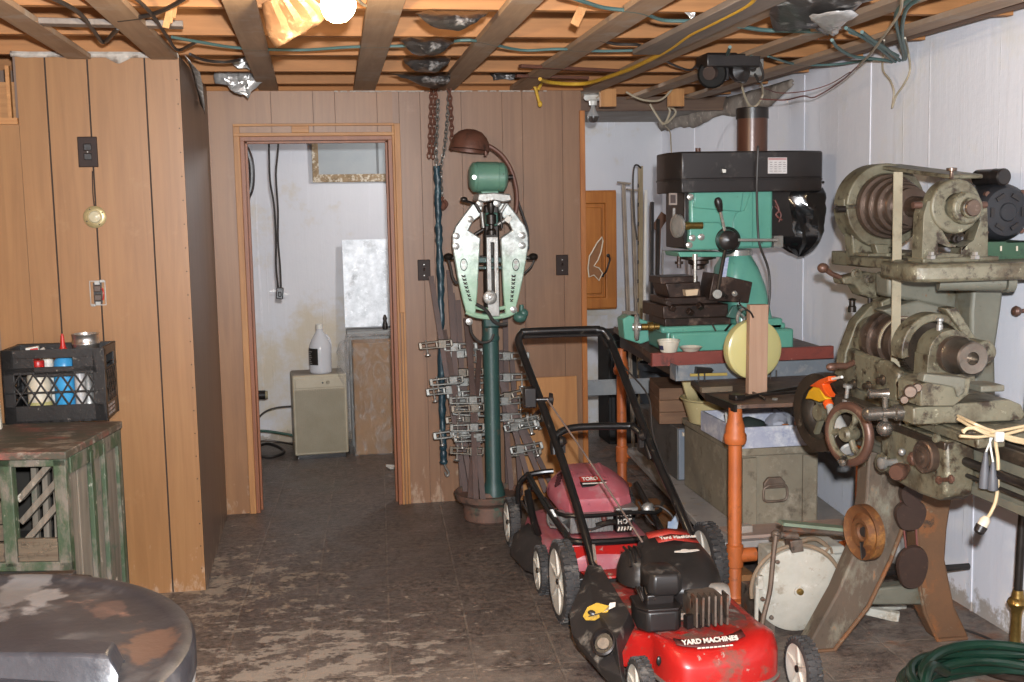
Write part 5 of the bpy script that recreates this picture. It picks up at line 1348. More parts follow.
# curved name strip on the front of the deck
b = MB(); rows = []
for k in range(13):
    u = k/12; x = -.10+.24*u; yy = -.452-.022*math.sin(u*PI)
    rows.append([Vector((x, yy+.010, .1865+bump1(x, yy))), Vector((x, yy-.028, .1775+bump1(x, yy)))])
b.grid(rows); b.build('name_strip', paint('dark_name_strip', '4a1d1b', '5c2723', .5, 0, 20), m1, solid=.002)
text('YARD MACHINES', .025, frame((.015, -.484, .207), (1, .0, .0), (0, .82, .55)), M_let, 'name_lettering', m1, .0015, bold=.0008, world=False)
text('BY MTD PRODUCTS', .012, frame((.02, -.487, .203), (1, .0, .0), (0, .80, .6)), M_let, 'name_lettering', m1, .001, world=False) if False else None
b = MB()
for k in range(9): b.box((-.03+k*.014, -.503+.0008*abs(k-4), .190), (.011, .004, .0055), (.9, 0, 0))
b.build('small_print', M_let, m1)
b = MB(); b.ball((-.165, -.49, .155), .011, (.8, .6, 1.6), 10); b.build('deck_plug', M_blkpl, m1)
# handle
hp = [Vector(p) for p in ((-.165, .26, .10), (-.175, .36, .27), (-.215, .70, .60), (-.30, 1.08, 1.0), (-.308, 1.11, 1.045), (-.288, 1.125, 1.075), (-.25, 1.125, 1.082), (.05, 1.11, 1.082), (.06, 1.105, 1.078), (.09, 1.10, 1.072), (.115, 1.08, 1.03), (.18, .66, .61), (.235, .36, .33), (.28, .26, .10))]
b = MB(); b.tube(hp[:4], .0175, 12, 4); b.tube([hp[3]]+[h for h in hp[4:7]]+hp[7:11], .0175, 12, 4); b.tube(hp[10:], .0175, 12, 4)
hd_ = b.build('handle', M_tube, m1)
b = MB(); b.tube([Vector(p) for p in ((-.29, 1.118, 1.058), (-.25, 1.12, 1.06), (.04, 1.105, 1.058), (.075, 1.095, 1.05), (.10, 1.06, 1.0))], .009, 10, 5); b.build('bail_bar', M_tube, m1)
b = MB(); b.tube([hp[2]+Vector((-.015, .05, -.01)), hp[2]+Vector((-.012, .06, .05)), hp[2]+Vector((.03, .075, .085)), (-.10, .79, .695), (.10, .78, .69), hp[11]+Vector((-.05, .1, .075)), hp[11]+Vector((-.015, .06, .03)), hp[11]+Vector((.0, .02, -.05))], .016, 12, 5); b.build('cross_brace', M_tube, m1)
b = MB(); c = hp[2].lerp(hp[3], .52); b.box(c+Vector((-.045, 0, .01)), (.055, .05, .09)); b.build('control_box', M_blkpl, m1, bev=.006)
b = MB(); b.cyl(c+Vector((-.02, -.01, .0)), c+Vector((.035, -.02, .0)), .01); b.rev([(0, 0), (.03, .004), (.026, .02), (0, .024)], c+Vector((.035, -.02, 0)), (1, -.2, 0), 14); b.build('clamp_knob', M_blkpl, m1)
for s_, q in ((1, hp[2].lerp(hp[3], .12)), (-1, hp[11].lerp(hp[10], .12))):
    b = MB(); b.rev([(0, 0), (.022, 0), (.026, .012), (.012, .03), (0, .032)], q+Vector((s_*.015, -.01, 0)), (s_, -.1, 0), 12); b.box(q+Vector((s_*.03, -.01, -.02)), (.02, .02, .06)); b.build('wing_nut', M_blkpl, m1)
b = MB(); b.tube([c+Vector((.03, -.02, 0)), c.lerp(Vector((-.02, .02, .43)), .5)+Vector((0, 0, -.015)), (-.06, .03, .40)], .004, 8, 6); b.build('starter_rope', paint('grey_brown_rope', '7d6c62', '5f4f48', .7), m1)
b = MB(); b.tube([hp[10]+Vector((.01, -.02, 0)), hp[10]+Vector((.03, -.1, -.1)), hp[11]+Vector((.03, .15, .2)), hp[11]+Vector((.02, .02, .02)), hp[12]+Vector((.015, -.02, .0))], .004, 8, 6); b.build('throttle_cable', M_cable, m1)
b = MB(); b.bar((-.165, .27, .10), (-.165, .36, .30), .03, .012, (1, 0, 0)); b.bar((.28, .27, .10), (.25, .36, .30), .03, .012, (1, 0, 0)); b.build('handle_bracket', M_rustm, m1)

# ---------------------------------------------------------------- the older mower behind
m2 = thing('lawn_mower', 'faded red lawn mower with a dusty pink engine cover parked behind the bright red one', 'lawn mower', (1.19, 5.08, 0), R(0))
wheel(m2, (-.285, -.385, .10), .10, .045); wheel(m2, (.285, -.36, .10), .10, .045)
wheel(m2, (-.29, .34, .115), .115, .055); wheel(m2, (.30, .42, .115), .115, .055)
def outl2(a):
    c, s = math.cos(a), math.sin(a); e = .5
    return math.copysign(abs(c)**e, c)*.255, math.copysign(abs(s)**e, s)*(.40 if s < 0 else .38)
b = MB(); b.grid(deck(outl2, .17, .06, lambda x, y: .02*math.exp(-((x+.1)**2+(y+.3)**2)/.02)), closeu=True, cap0=True); b.build('deck', M_mpink, m2, ang=60)
b = MB(); b.bb((-.17, -.39, .10), (.20, -.36, .20)); b.bb((-.17, -.38, .09), (.20, -.37, .16)); b.build('front_bar', M_mred, m2, bev=.006)
# cover: faceted and ridged, nose to the camera
b = MB()
secs = []
for z, s, yo in ((.275, 1.0, 0), (.315, 1.04, 0), (.345, 1.0, 0), (.372, .88, .01), (.40, .70, .02), (.42, .54, .03), (.425, .3, .03)):
    pts = ((-.17, -.13), (-.13, -.20), (.10, -.21), (.165, -.16), (.20, -.02), (.17, .14), (.06, .22), (-.10, .20), (-.18, .08))
    secs.append([Vector((x*s*.96+.025, y*s+yo+.06, z+.012*(y*s < -.05)*-1)) for x, y in pts])
b.loft(secs); cv = b.build('engine_cover', M_mpink, m2, bev=.010, ang=28)
for x in (-.06, .09):
    b = MB(); b.tube([(x-.02, -.08, .362), (x, .03, .406), (x+.01, .14, .42)], .014, 8, 5); b.build('cover_ridge', M_mpink, cv)
for k in range(5): MB().box((-.135+.007*k, -.02+.018*k, .378+.008*k), (.03, .006, .012), (.5, -.4, .3)).build('cover_slot', paint('slot_shadow', '3d1d20'), cv)
Mt = frame((.02, -.05, .398), (1, .05, -.02), (0, .78, .62))
b = MB(); b.prism([(-.062, -.02), (.062, -.02), (.066, .012), (.0, .024), (-.066, .012)], 'z', -.004, .004); b.xf(Mt @ Matrix.Translation((.006, -.022, 0))); b.build('badge', M_blkpl, cv, bev=.002)
b = MB(); b.prism([(-.055, -.014), (.04, -.014), (.036, .018), (-.058, .018)], 'z', -.002, .0055); b.xf(Mt); b.build('badge_face', M_decred, cv)
text('TORO', .026, Mt @ Matrix.Translation((-.01, .002, .0056)), M_let, 'badge_lettering', cv, .001, bold=.001, world=False)
b = MB(); b.prism([(-.056, -.003), (.06, -.003), (.058, .003), (-.056, .003)], 'z', 0, .006); b.xf(Mt @ Matrix.Translation((.006, -.024, 0))); b.build('badge_line', M_let, cv)
b = MB(); b.bb((-.115, -.19, .19), (.085, -.02, .275)); b.build('cylinder_head', M_alub, m2, bev=.006)
for k in range(11): MB().bb((-.108+k*.018, -.198, .195), (-.102+k*.018, -.185, .27)).build('cooling_fin', M_alub, m2)
b = MB(); b.tube([(-.08, -.20, .272), (-.07, -.215, .235), (-.03, -.22, .215), (.03, -.215, .23)], .006, 8, 5); b.build('plug_lead', M_cable, m2)
b = MB(); b.tube([(.0, -.205, .225), (.05, -.215, .24), (.085, -.215, .24)], .014, 10, 3); b.build('plug_boot', M_darksteel, m2)
b = MB(); b.ball((.035, -.21, .258), .014, seg=10); b.build('bolt', M_copper, m2)
b = MB(); b.bb((.095, -.20, .185), (.17, -.07, .285)); mg = b.build('muffler_guard', M_blkpl, m2, bev=.004)
text('HOT', .03, frame((.132, -.2015, .236), (1, 0, 0), (0, 0, 1)), M_let, 'guard_lettering', mg, .001, bold=.001, world=False)
for z in (.195, .262):
    for k in range(5): MB().bar((.102+k*.014, -.202, z), (.108+k*.014, -.202, z+.018), .007, .003, (0, 1, 0)).build('guard_slot', M_let, mg)
b = MB(); b.bb((.095, -.19, .275), (.20, -.06, .295)); b.build('muffler', M_alub, m2, bev=.005)
b = MB(); b.rev([(0, 0), (.13, 0), (.14, .03), (.12, .07), (0, .1)], (0, .05, .17), (0, 0, 1), 28); b.build('crankcase', M_darksteel, m2)
b = MB(); b.ball((-.15, -.1, .24), .05, (1, 1, .8), 12); b.tube([(-.19, -.15, .3), (-.16, -.17, .24), (-.12, -.17, .2)], .012, 8, 4); b.tube([(-.18, -.05, .3), (-.2, -.12, .22), (-.14, -.18, .22)], .006, 8, 4); b.jitter(.006, 40); b.build('carburettor', M_alub, m2)
# folded handle and guard bars
b = MB(); b.tube([(-.26, .30, .14), (-.265, .29, .29), (-.23, .27, .355), (-.16, .25, .375), (-.10, .24, .38)], .013, 10, 5); b.build('handle_stub', M_tube, m2)
b = MB(); b.tube([(-.22, .27, .365), (-.20, .05, .305), (-.165, -.28, .235), (-.12, -.40, .215), (.22, -.41, .215), (.26, -.36, .22), (.30, .2, .3)], .015, 10, 5); b.build('folded_handle', M_tube, m2)
b = MB(); b.tube([(-.19, .0, .31), (-.14, -.22, .285), (.18, -.24, .285), (.28, -.22, .275), (.34, -.1, .28)], .009, 10, 5); b.build('control_rod', M_tube, m2)
b = MB(); b.tube([(-.25, .12, .32), (-.245, -.02, .20), (-.225, -.20, .10)], .017, 10, 3); b.build('side_strut', M_tube, m2)
b = MB(); b.tube([(.26, -.15, .27), (.30, -.18, .29), (.35, -.22, .25), (.34, -.26, .2)], .006, 8, 5); b.tube([(.22, -.12, .3), (.26, -.18, .22), (.32, -.24, .19)], .005, 8, 5); b.build('control_cable', M_cable, m2)
b = MB(); b.ball((.255, -.15, .275), .026, (1.3, 1, 1), 10); b.jitter(.006, 30); b.build('carb_linkage', M_alub, m2)
b = MB(); b.prism([(.30, .18), (.34, .19), (.355, .26), (.345, .285), (.32, .25), (.305, .25)], 'y', -.30, -.292); b.build('blue_tag', paint('pale_blue_tag', 'aeb9c4', '7b8fae', .4, 0, 30), m2)
P_ = [(-.25, .10, .17), (-.22, -.16, .16), (-.20, -.34, .12), (-.26, -.36, .05), (-.33, -.22, .05), (-.36, -.02, .06), (-.32, .1, .12)]
b = MB(); vo = [b.bm.verts.new(p) for p in P_]; vc = b.bm.verts.new((-.28, -.13, .155))
for k in range(7): b.face([vo[k], vo[(k+1) % 7], vc])
b.build('side_chute', M_chute, m2, bev=.012, solid=.014)
b = MB()
for k in range(4): b.tube([(-.23+.01*k, .26, .2+.03*k), (-.27+.012*k, .16, .26+.02*k), (-.24, .08+.03*k, .2)], .005, 6, 4)
b.build('cable_bundle', M_cable, m2)
# ================================================================ orange pipe bench
M_orange = paint('orange_pipe_paint', 'b4602c', 'a2542a', .5, 0, 6, [('6b3d26', 14, .62, .72), ('c98a58', 26, .70, .74)], .2)
M_rustplate = paint('rusty_bench_plate', '6a5242', '54423a', .55, .25, 7, [('8b7b6c', 8, .60, .72), ('3a2e28', 14, .6, .7)], .3)
M_redtray = paint('red_brown_tray', '7a3a30', '693029', .5, 0, 7, [('4a2a24', 14, .6, .7), ('9a7a6c', 22, .68, .73)], .2)
M_shelf = paint('whitened_shelf', '9a948e', '8a847f', .7, 0, 6, [('a98f6c', 7, .62, .72), ('6a635c', 14, .62, .72)], .3)
bn = thing('workbench', 'orange pipe legged workbench with a red brown tray top carrying the milling machine', 'workbench', (1.95, 5.4, 0))
LEG = [(1.672, 4.43), (1.735, 6.45), (2.235, 4.43), (2.44, 6.45)]
for k, (x, y) in enumerate(LEG):
    zt1 = .815
    b = MB(); b.rev([(0, 0), (.058, 0), (.058, .010), (.034, .014), (.029, .03), (.028, zt1), (0, zt1)], (x, y, 0), (0, 0, 1), 24); lg = b.build('leg', M_orange, bn, world=True)
    b = MB(); b.rev([(.029, .66), (.042, .665), (.047, .68), (.047, .70), (.039, .712), (.039, .735), (.03, .765), (.028, .80), (.028, .66)], (x, y, 0), (0, 0, 1), 24); b.build('coupling', M_orange, lg, world=True)
    dx = .09 if k != 1 else .1
    b = MB(); b.rev([(.028, .14), (.036, .145), (.036, .235), (.028, .24), (.028, .14)], (x, y, 0), (0, 0, 1), 24); b.cyl((x, y, .19), (x+dx*(1 if k < 2 else -1), y+.0, .19), .031, .029, 20); b.build('tee_fitting', M_orange, lg, world=True)
b = MB(); b.prism([(1.62, 4.50), (2.30, 4.50), (2.49, 6.45), (1.76, 6.45)], 'z', .195, .225); b.build('shelf', M_shelf, bn, world=True, bev=.003)
b = MB(); b.prism([(1.655, 4.39), (2.30, 4.36), (2.34, 5.12), (1.72, 5.12), (1.64, 4.69)], 'z', .815, .832); b.build('plate', M_rustplate, bn, world=True, bev=.002)
b = MB(); b.bar((1.634, 4.68, .82), (1.655, 4.38, .82), .012, .03); b.bar((1.72, 5.12, .82), (1.64, 4.68, .82), .012, .03); b.build('shaded_edge_angle', M_darksteel, bn, world=True)  # edging of the plate; the edge's shadow is put into its dark colour
M_bluegrey = paint('blue_grey_panel', '6f767c', '5f666c', .5, .1, 5, [('8d8a86', 9, .58, .7)], .15)
b = MB(); b.bb((1.62, 5.06, .832), (2.42, 5.075, .905)); b.bb((1.62, 5.06, .832), (1.635, 5.15, .905)); b.build('back_panel', M_bluegrey, bn, world=True, bev=.003)
for k, x in enumerate((1.735, 1.765, 2.015, 2.045)):
    p = at(700+6*k if k < 2 else 772+6*(k-2), 386, y=5.0); MB().cyl((p.x, 5.02, .832), (p.x, 5.02, .87), .004, seg=8).build('stud', M_darksteel, bn, world=True)
b = MB(); b.prism([(1.56, 5.18), (2.44, 5.18), (2.50, 6.50), (1.72, 6.50)], 'z', .90, .935); b.build('tray_floor', M_rustplate, bn, world=True)
b = MB()
b.bb((1.534, 5.15, .893), (2.44, 5.18, .955)); b.bb((1.534, 5.15, .893), (2.44, 5.22, .90))
b.build('tray_lip', M_redtray, bn, world=True, bev=.004)
b = MB(); b.bar((1.555, 5.18, .925), (1.71, 6.5, .925), .012, .03); b.build('tray_edge', M_rustplate, bn, world=True)
b = MB(); b.bar((1.70, 5.3, .86), (1.76, 6.48, .86), .05, .08); b.bar((2.40, 5.2, .86), (2.46, 6.48, .86), .05, .08); b.bb((1.74, 6.42, .80), (2.48, 6.47, .88)); b.build('rail', M_darksteel, bn, world=True, bev=.004)
b = MB(); b.bb((1.68, 5.08, .85), (2.43, 5.16, .89)); b.build('timber', M_oldwood, bn, world=True, bev=.003)

# ================================================================ milling machine
M_mill = paint('mint_mill_paint', '5f9a89', '56907e', .28, 0, 4, [('2f2b26', 13, .68, .76, .5), ('86bfae', 24, .71, .75)], .04, 60)
M_millw = paint('worn_mill_cover', '211d1c', '2c2726', .35, 0, 4, [('5c5550', 7, .62, .8, .6)], .08, 60)
M_table = paint('oily_mill_table', '3a2b24', '2c221d', .38, .35, 9, [('5f4a3c', 12, .60, .72, .6), ('191412', 16, .6, .7)], .25)
M_pipebr = paint('brown_plastic_pipe', '5a3a2c', '4a2f25', .3, .1, 5, [('8a6a54', 10, .64, .76)], .08)
M_chrome = paint('polished_steel', 'c2bfb8', 'a19d95', .24, .6, 10, [('6a5a4a', 14, .64, .74, .5)])
ml = thing('milling_machine', 'mint green milling machine with a black belt cover standing on the orange bench', 'milling machine', (1.95, 5.45, .935))
y0, y1 = 5.25, 5.62
def X(u, v, y=y0): return at(u, v, y=y)
def poly(P, y=y0): return [(at(u, v, y=y).x, at(u, v, y=y).z) for u, v in P]
zb_ = .936
# base
b = MB(); b.bb((1.66, y0, zb_), (2.28, y1+.02, 1.035)); bs_ = b.build('base', M_mill, ml, world=True, bev=.012)
b = MB(); b.bb((1.65, y0+.04, zb_), (1.72, y1-.02, 1.06)); b.bb((1.62, y0+.03, 1.03), (2.25, y1-.01, 1.062)); b.build('base_step', M_mill, ml, world=True, bev=.01)
b = MB(); b.bb((1.645, y0+.06, 1.06), (1.98, y1-.04, 1.10)); b.build('knee_slide', M_table, ml, world=True, bev=.005)
# cross-feed bracket and hand wheel at the left
b = MB(); b.prism(poly([(625, 320), (632, 316), (650, 322), (652, 342), (643, 345), (627, 340)]), 'y', y0+.04, y0+.15); b.build('feed_bracket', M_mill, ml, world=True, bev=.006)
c = at(637, 327, y=y0-.02)
b = MB(); b.torus(c, (1, -.35, 0), .055, .011, 32, 10)
for a in range(3): b.bar(c, c+Vector((0, 0, .0))+Vector((.33*math.cos(a*2.1), .94*math.cos(a*2.1), math.sin(a*2.1)))*.052, .014, .01)
b.rev([(0, -.02), (.018, -.02), (.018, .02), (0, .02)], c, (1, -.35, 0), 16); b.build('hand_wheel', M_chrome, ml, world=True)
b = MB(); b.rev([(0, 0), (.016, 0), (.016, .03), (.022, .035), (.022, .055), (.014, .06), (.014, .085), (0, .09)], c+Vector((.02, -.005, 0)), (1, -.1, 0), 18); b.build('feed_dial', M_brass, ml, world=True)
# column
b = MB()
def ring4(xa, xb, ya, yb, z, r=.35):
    out = []
    cx_, cy_, hx, hy = (xa+xb)/2, (ya+yb)/2, (xb-xa)/2, (yb-ya)/2
    for k in range(28):
        a = 2*PI*k/28; c_, s_ = math.cos(a), math.sin(a)
        out.append(Vector((cx_+hx*math.copysign(abs(c_)**r, c_), cy_+hy*math.copysign(abs(s_)**r, s_), z)))
    return out
b.loft([ring4(2.0, 2.215, y0+.04, y1-.02, 1.035), ring4(2.005, 2.20, y0+.05, y1-.03, 1.10), ring4(1.96, 2.18, y0+.06, y1-.04, 1.24, .5), ring4(1.955, 2.15, y0+.07, y1-.06, 1.33, .7), ring4(1.985, 2.12, y0+.09, y1-.09, 1.39, 1)]); b.build('column', M_mill, ml, world=True, ang=50)
b = MB(); b.bb((2.15, y0+.03, 1.03), (2.235, y1-.01, 1.085)); b.build('column_foot', M_mill, ml, world=True, bev=.01)
cc = at(742, 252, y=y0+.17)
b = MB(); b.rev([(0, 0), (.075, 0), (.08, .004), (.08, .03), (.075, .034), (0, .034)], (2.05, y0+.18, 1.385), (0, 0, 1), 32); b.build('column_collar', M_chrome, ml, world=True)
# head
hx0, hx1 = X(690, 220).x, X(773, 220).x; hz0, hz1 = X(730, 249).z, X(730, 191).z
b = MB(); b.bb((hx0, y0, hz0), (hx1, y1-.03, hz1+.01)); b.build('head', M_mill, ml, world=True, bev=.012)
b = MB(); b.prism(poly([(694, 191), (744, 191), (741, 212), (694, 208)], y0-.012), 'y', y0-.012, y0+.01); b.build('head_panel', M_mill, ml, world=True, bev=.006)
b = MB(); b.prism(poly([(736, 213), (745, 210), (751, 191), (753, 191), (753, 247), (733, 247), (733, 222)], y0-.010), 'y', y0-.010, y0+.01); b.build('head_rib', M_mill, ml, world=True, bev=.005)
b = MB(); b.prism(poly([(689, 222), (720, 222), (724, 228), (724, 250), (689, 250)], y0-.03), 'y', y0-.03, y0+.01); b.build('quill_housing', M_mill, ml, world=True, bev=.008)
fx0 = at(668, 200, y=5.52).x
b = MB(); b.bb((fx0, y0+.02, X(680, 249).z), (hx0+.005, y1-.06, hz1+.005)); b.build('front_panel', M_blkpl, ml, world=True, bev=.006)
b = MB(); b.prism(poly([(669, 193), (677, 193), (677, 205), (669, 205)], y0+.01), 'y', y0+.008, y0+.02); b.build('switch_plate', paint('grey_switch_plate', '8d7f76', '5f534c', .5), ml, world=True)
b = MB(); b.prism(poly([(670.5, 195), (675.5, 195), (675.5, 203), (670.5, 203)], y0+.006), 'y', y0+.005, y0+.01); b.build('switch', paint('dark_switch', '3e2f2b'), ml, world=True)
b = MB(); b.bar(X(674, 208, y0+.005), X(673, 235, y0+.005), .012, .006, (0, 1, 0)); b.build('depth_scale', M_steel, ml, world=True)
for u, v in ((690, 197), (692, 238), (701, 237), (689, 245)): MB().rev([(0, 0), (.016, 0), (.016, .008), (.006, .012), (0, .012)], X(u, v, y0-.03), (0, -1, 0), 16).build('cap_screw', M_chrome, ml, world=True)
# fine feed wheel, quill hub and its levers
c = X(680, 226, y0-.03)
b = MB(); b.rev([(0, 0), (.045, .002), (.055, .008), (.055, .02), (.045, .026), (.02, .03), (0, .03)], c, (-1, -.30, 0), 28); b.build('fine_feed_wheel', M_chrome, ml, world=True)
b = MB(); b.rev([(0, 0), (.012, 0), (.014, .02), (.02, .022), (.02, .045), (.017, .05), (.017, .11), (0, .11)], c, (1, .02, 0), 18); b.build('fine_feed_shaft', M_brass, ml, world=True)
hc_ = X(727, 240, y0-.02)
b = MB(); b.rev([(0, 0), (.06, 0), (.064, .01), (.055, .03), (.045, .035), (.045, .05), (0, .05)], hc_, (-.35, -1, 0), 30); b.build('hub_ring', M_darksteel, ml, world=True)
hub = hc_+Vector((-.02, -.085, 0))
hub = X(727, 240, y0-.10)
b = MB(); b.rev([(0, -.05), (.03, -.05), (.045, -.03), (.05, .0), (.045, .03), (.03, .04), (0, .045)], hub, (-.1, -1, 0), 28); b.build('quill_hub', M_blkpl, ml, world=True)
for e, r_, kn in (((718, 201), .0075, 1), ((777, 240), .007, 0), ((717, 294), .009, 2)):
    q = X(*e, y0-.12)
    b = MB(); b.tube([hub+(q-hub).normalized()*.03, q], r_, 10); lv = b.build('lever', M_chrome if kn != 2 else M_darksteel, ml, world=True)
    d_ = (q-hub).normalized()
    if kn == 1: b = MB(); b.rev([(0, -.055), (.012, -.05), (.018, -.02), (.019, .0), (.012, .014), (0, .018)], q, d_, 16); b.build('lever_knob', M_blkpl, lv, world=True)
    if kn == 2: b = MB(); b.rev([(0, -.012), (.021, -.012), (.023, 0), (.021, .012), (0, .012)], q, (-.15, -1, 0), 18); b.build('lever_end', M_chrome, lv, world=True)
# quill, chuck and drill
b = MB(); z_ = X(697, 250).z; sx_ = X(697, 260, y0+.1).x
b.prism(poly([(678, 252), (724, 252), (724, 257), (680, 257)], y0-.02), 'y', y0-.02, y0+.2); b.build('quill_flange', M_mill, ml, world=True, bev=.004)
b = MB(); b.rev([(0, 0), (.085, 0), (.085, -.012), (.05, -.02), (.05, -.035), (.03, -.045), (.03, -.06), (.016, -.065), (0, -.065)], (sx_, y0+.08, X(697, 257).z), (0, 0, 1), 28); b.build('quill', M_table, ml, world=True)
b = MB(); b.cyl(at(695, 254, y=y0-.02), at(695, 282, y=y0-.02), .0075); b.cyl(at(695, 254, y=y0-.02), at(695, 260, y=y0-.02), .014); b.build('drill_bit', M_chrome, ml, world=True)
b = MB(); b.cyl(at(679, 256, y=y0), at(679, 268, y=y0), .010); b.rev([(0, 0), (.02, 0), (.02, .012), (0, .012)], at(679, 264, y=y0), (0, 0, 1), 14); b.build('depth_stop', M_table, ml, world=True)
# belt cover: an eight sided hood with a seam, its cap pipe
Yf = 5.20
def cov(z0, z1, g=0):
    pl = [(1.655-g, 5.33), (1.695-g*.5, Yf-g), (2.205, Yf-g), (2.32, Yf+.02-g), (2.42+g*.5, 5.27), (2.465+g, 5.36), (2.465+g, 5.50), (2.36, 5.60), (1.76, 5.60), (1.67-g, 5.52)]
    b = MB(); b.prism(pl, 'z', z0, z1); return b
zc0, zc1 = at(735, 192, y=Yf).z, at(735, 151, y=Yf).z
zm = at(735, 179, y=Yf).z
bc = cov(zm, zc1).build('belt_cover', M_millw, ml, world=True, bev=.008)
cov(zc0, zm-.003, -.002).build('belt_guard', M_millw, bc, world=True, bev=.004)
cov(zm-.006, zm+.003, .002).build('cover_seam', M_blkpl, bc, world=True)
b = MB(); b.prism(poly([(721, 168), (727, 168), (727, 174), (721, 174)], Yf-.006), 'y', Yf-.01, Yf+.01); b.build('latch', M_blkpl, bc, world=True, bev=.003)
b = MB(); b.prism(poly([(722, 169), (726, 169.5), (726, 172.5), (723, 173)], Yf-.012), 'y', Yf-.012, Yf-.009); b.build('latch_mark', M_whitepl, bc, world=True)
# blank-worded white notice plate with rows of fine print
M_notice = paint('white_notice', 'c9c5c3', 'bab3b0', .4, 0, 30)
b = MB(); b.prism(poly([(768, 157.5), (787, 157.5), (787, 173.5), (768, 173.5)], Yf-.003), 'y', Yf-.003, Yf+.002); nt_ = b.build('notice', M_notice, bc, world=True)
b = MB(); b.prism(poly([(768.5, 158), (786.5, 158), (786.5, 160), (768.5, 160)], Yf-.004), 'y', Yf-.0045, Yf-.002); b.build('notice_heading', paint('pink_heading', 'b98f8e', 'a67a78'), nt_, world=True)
b = MB(); rnd = random.Random(4)
for k in range(5):
    for j_ in range(4):
        p = X(770+4.4*j_, 162.3+2.2*k, Yf-.004); b.box(p+Vector((.006, 0, 0)), (.011+.005*rnd.random(), .001, .0028))
b.build('notice_print', paint('grey_small_print', '8d8684', '746c6a'), nt_, world=True)
for u, v in ((663.5, 179), (824, 182)):
    p = at(u, v, y=5.36); MB().cyl(p, p+Vector((.02 if u < 700 else -.03, 0, 0)), .005, seg=8).build('hinge_pin', M_darksteel, bc, world=True)
pc = at(752, 152, y=5.38)
b = MB(); b.cyl((pc.x, 5.38, zc1-.01), (pc.x, 5.38, at(752, 118, y=5.38).z), at(766.5, 135, y=5.38).x-pc.x, seg=36); pp_ = b.build('drawbar_cover', M_pipebr, bc, world=True)
rp = at(767.5, 112, y=5.38).x-pc.x
b = MB(); b.rev([(0, 0), (rp, 0), (rp, .05), (rp-.006, .053), (rp-.01, .03), (0, .028)], (pc.x, 5.38, at(752, 119, y=5.38).z), (0, 0, 1), 36); b.build('pipe_cap', M_blkpl, pp_, world=True)
p = at(698, 149, y=5.4); MB().cyl((p.x, 5.4, zc1-.005), (p.x, 5.4, zc1+.025), .013, seg=14).build('cover_knob', paint('rust_knob', '5a3a30'), bc, world=True)
# table and vice
b = MB(); b.bb((X(664, 300).x, y0+.02, 1.10), (X(730, 300).x, y1, 1.165)); b.build('table', M_table, ml, world=True, bev=.006)
b = MB(); b.bb((X(668, 300).x, y0+.05, 1.165), (X(722, 300).x, y1-.06, 1.20)); b.prism([(X(672, 300).x, 1.20), (X(704, 300).x, 1.20), (X(703, 278).x, 1.275), (X(668, 278).x, 1.27)], 'y', y0+.04, y1-.1); b.build('vice_body', M_table, ml, world=True, bev=.005)
b = MB(); b.bb((X(664, 300).x, y0+.06, 1.265), (X(702, 300).x, y1-.12, 1.30)); b.build('vice_jaw', M_table, ml, world=True, bev=.004)
b = MB(); b.prism(poly([(685, 290), (698, 289), (697, 295), (686, 296)], y0+.0), 'y', y0-.005, y0+.06); b.build('pale_block', paint('pale_wood_block', 'c9b294', 'b8a080'), ml, world=True)
b = MB(); b.prism(poly([(713, 273), (752, 282), (748, 303), (708, 300)], y0+.01), 'y', y0, y0+.16); b.build('angle_plate', M_table, ml, world=True, bev=.004)
for u, v, r_ in ((734, 293, .013), (726, 296, .009), (722, 294, .012)): MB().rev([(0, 0), (r_, 0), (r_, .05), (0, .055)], X(u, v, y0), (-.3, -1, 0), 14).build('clamp_bolt', M_steel if u > 730 else M_darksteel, ml, world=True)
b = MB(); b.prism(poly([(733, 306), (741, 305), (746, 310), (736, 319), (727, 317)], y0-.02), 'y', y0-.02, y0+.0); b.build('feed_plate', M_pgreen, ml, world=True, bev=.003)
cw_ = X(744, 318, y0-.05); b = MB(); b.torus(cw_, (.5, -1, 0), .045, .008, 28, 8)
for a in range(3): b.bar(cw_, cw_+Vector((.89*math.cos(a*2.1+.4), .44*math.cos(a*2.1+.4), math.sin(a*2.1+.4)))*.043, .012, .008)
b.build('table_wheel', M_chrome, ml, world=True)
b = MB()
for k, (u, v) in enumerate(((668, 303), (672, 308), (690, 312), (700, 306))): b.box(X(u, v, y0+.0), (.03, .03, .025), (.3*k, .4, .2*k))
b.build('table_stops', M_table, ml, world=True, bev=.003)
for a, e in (((712, 324), (716, 331)), ((731, 324), (725, 331))): MB().bar(X(*a, y0-.002), X(*e, y0-.012), .010, .006).build('base_clamp', M_darksteel, ml, world=True)
b = MB(); b.tube([X(u, v, yy) for u, v, yy in ((758, 146, 5.19), (758, 152, 5.185), (757, 178, 5.185), (757, 200, 5.20), (758, 230, 5.22), (760, 246, 5.22), (768, 268, 5.24), (770, 290, 5.24), (768, 310, 5.23), (766, 326, 5.23))], .006, 8, 5); b.build('power_cord', M_cable, ml, world=True)
# strip of card with blue print beside the column
b = MB(); b.prism(poly([(725, 258), (729, 257), (726, 277), (722, 277)], y0-.01), 'y', y0-.012, y0-.008); b.build('card_strip', paint('blue_printed_card', 'b9bdc9', '6f7fae', .5, 0, 60), ml, world=True)
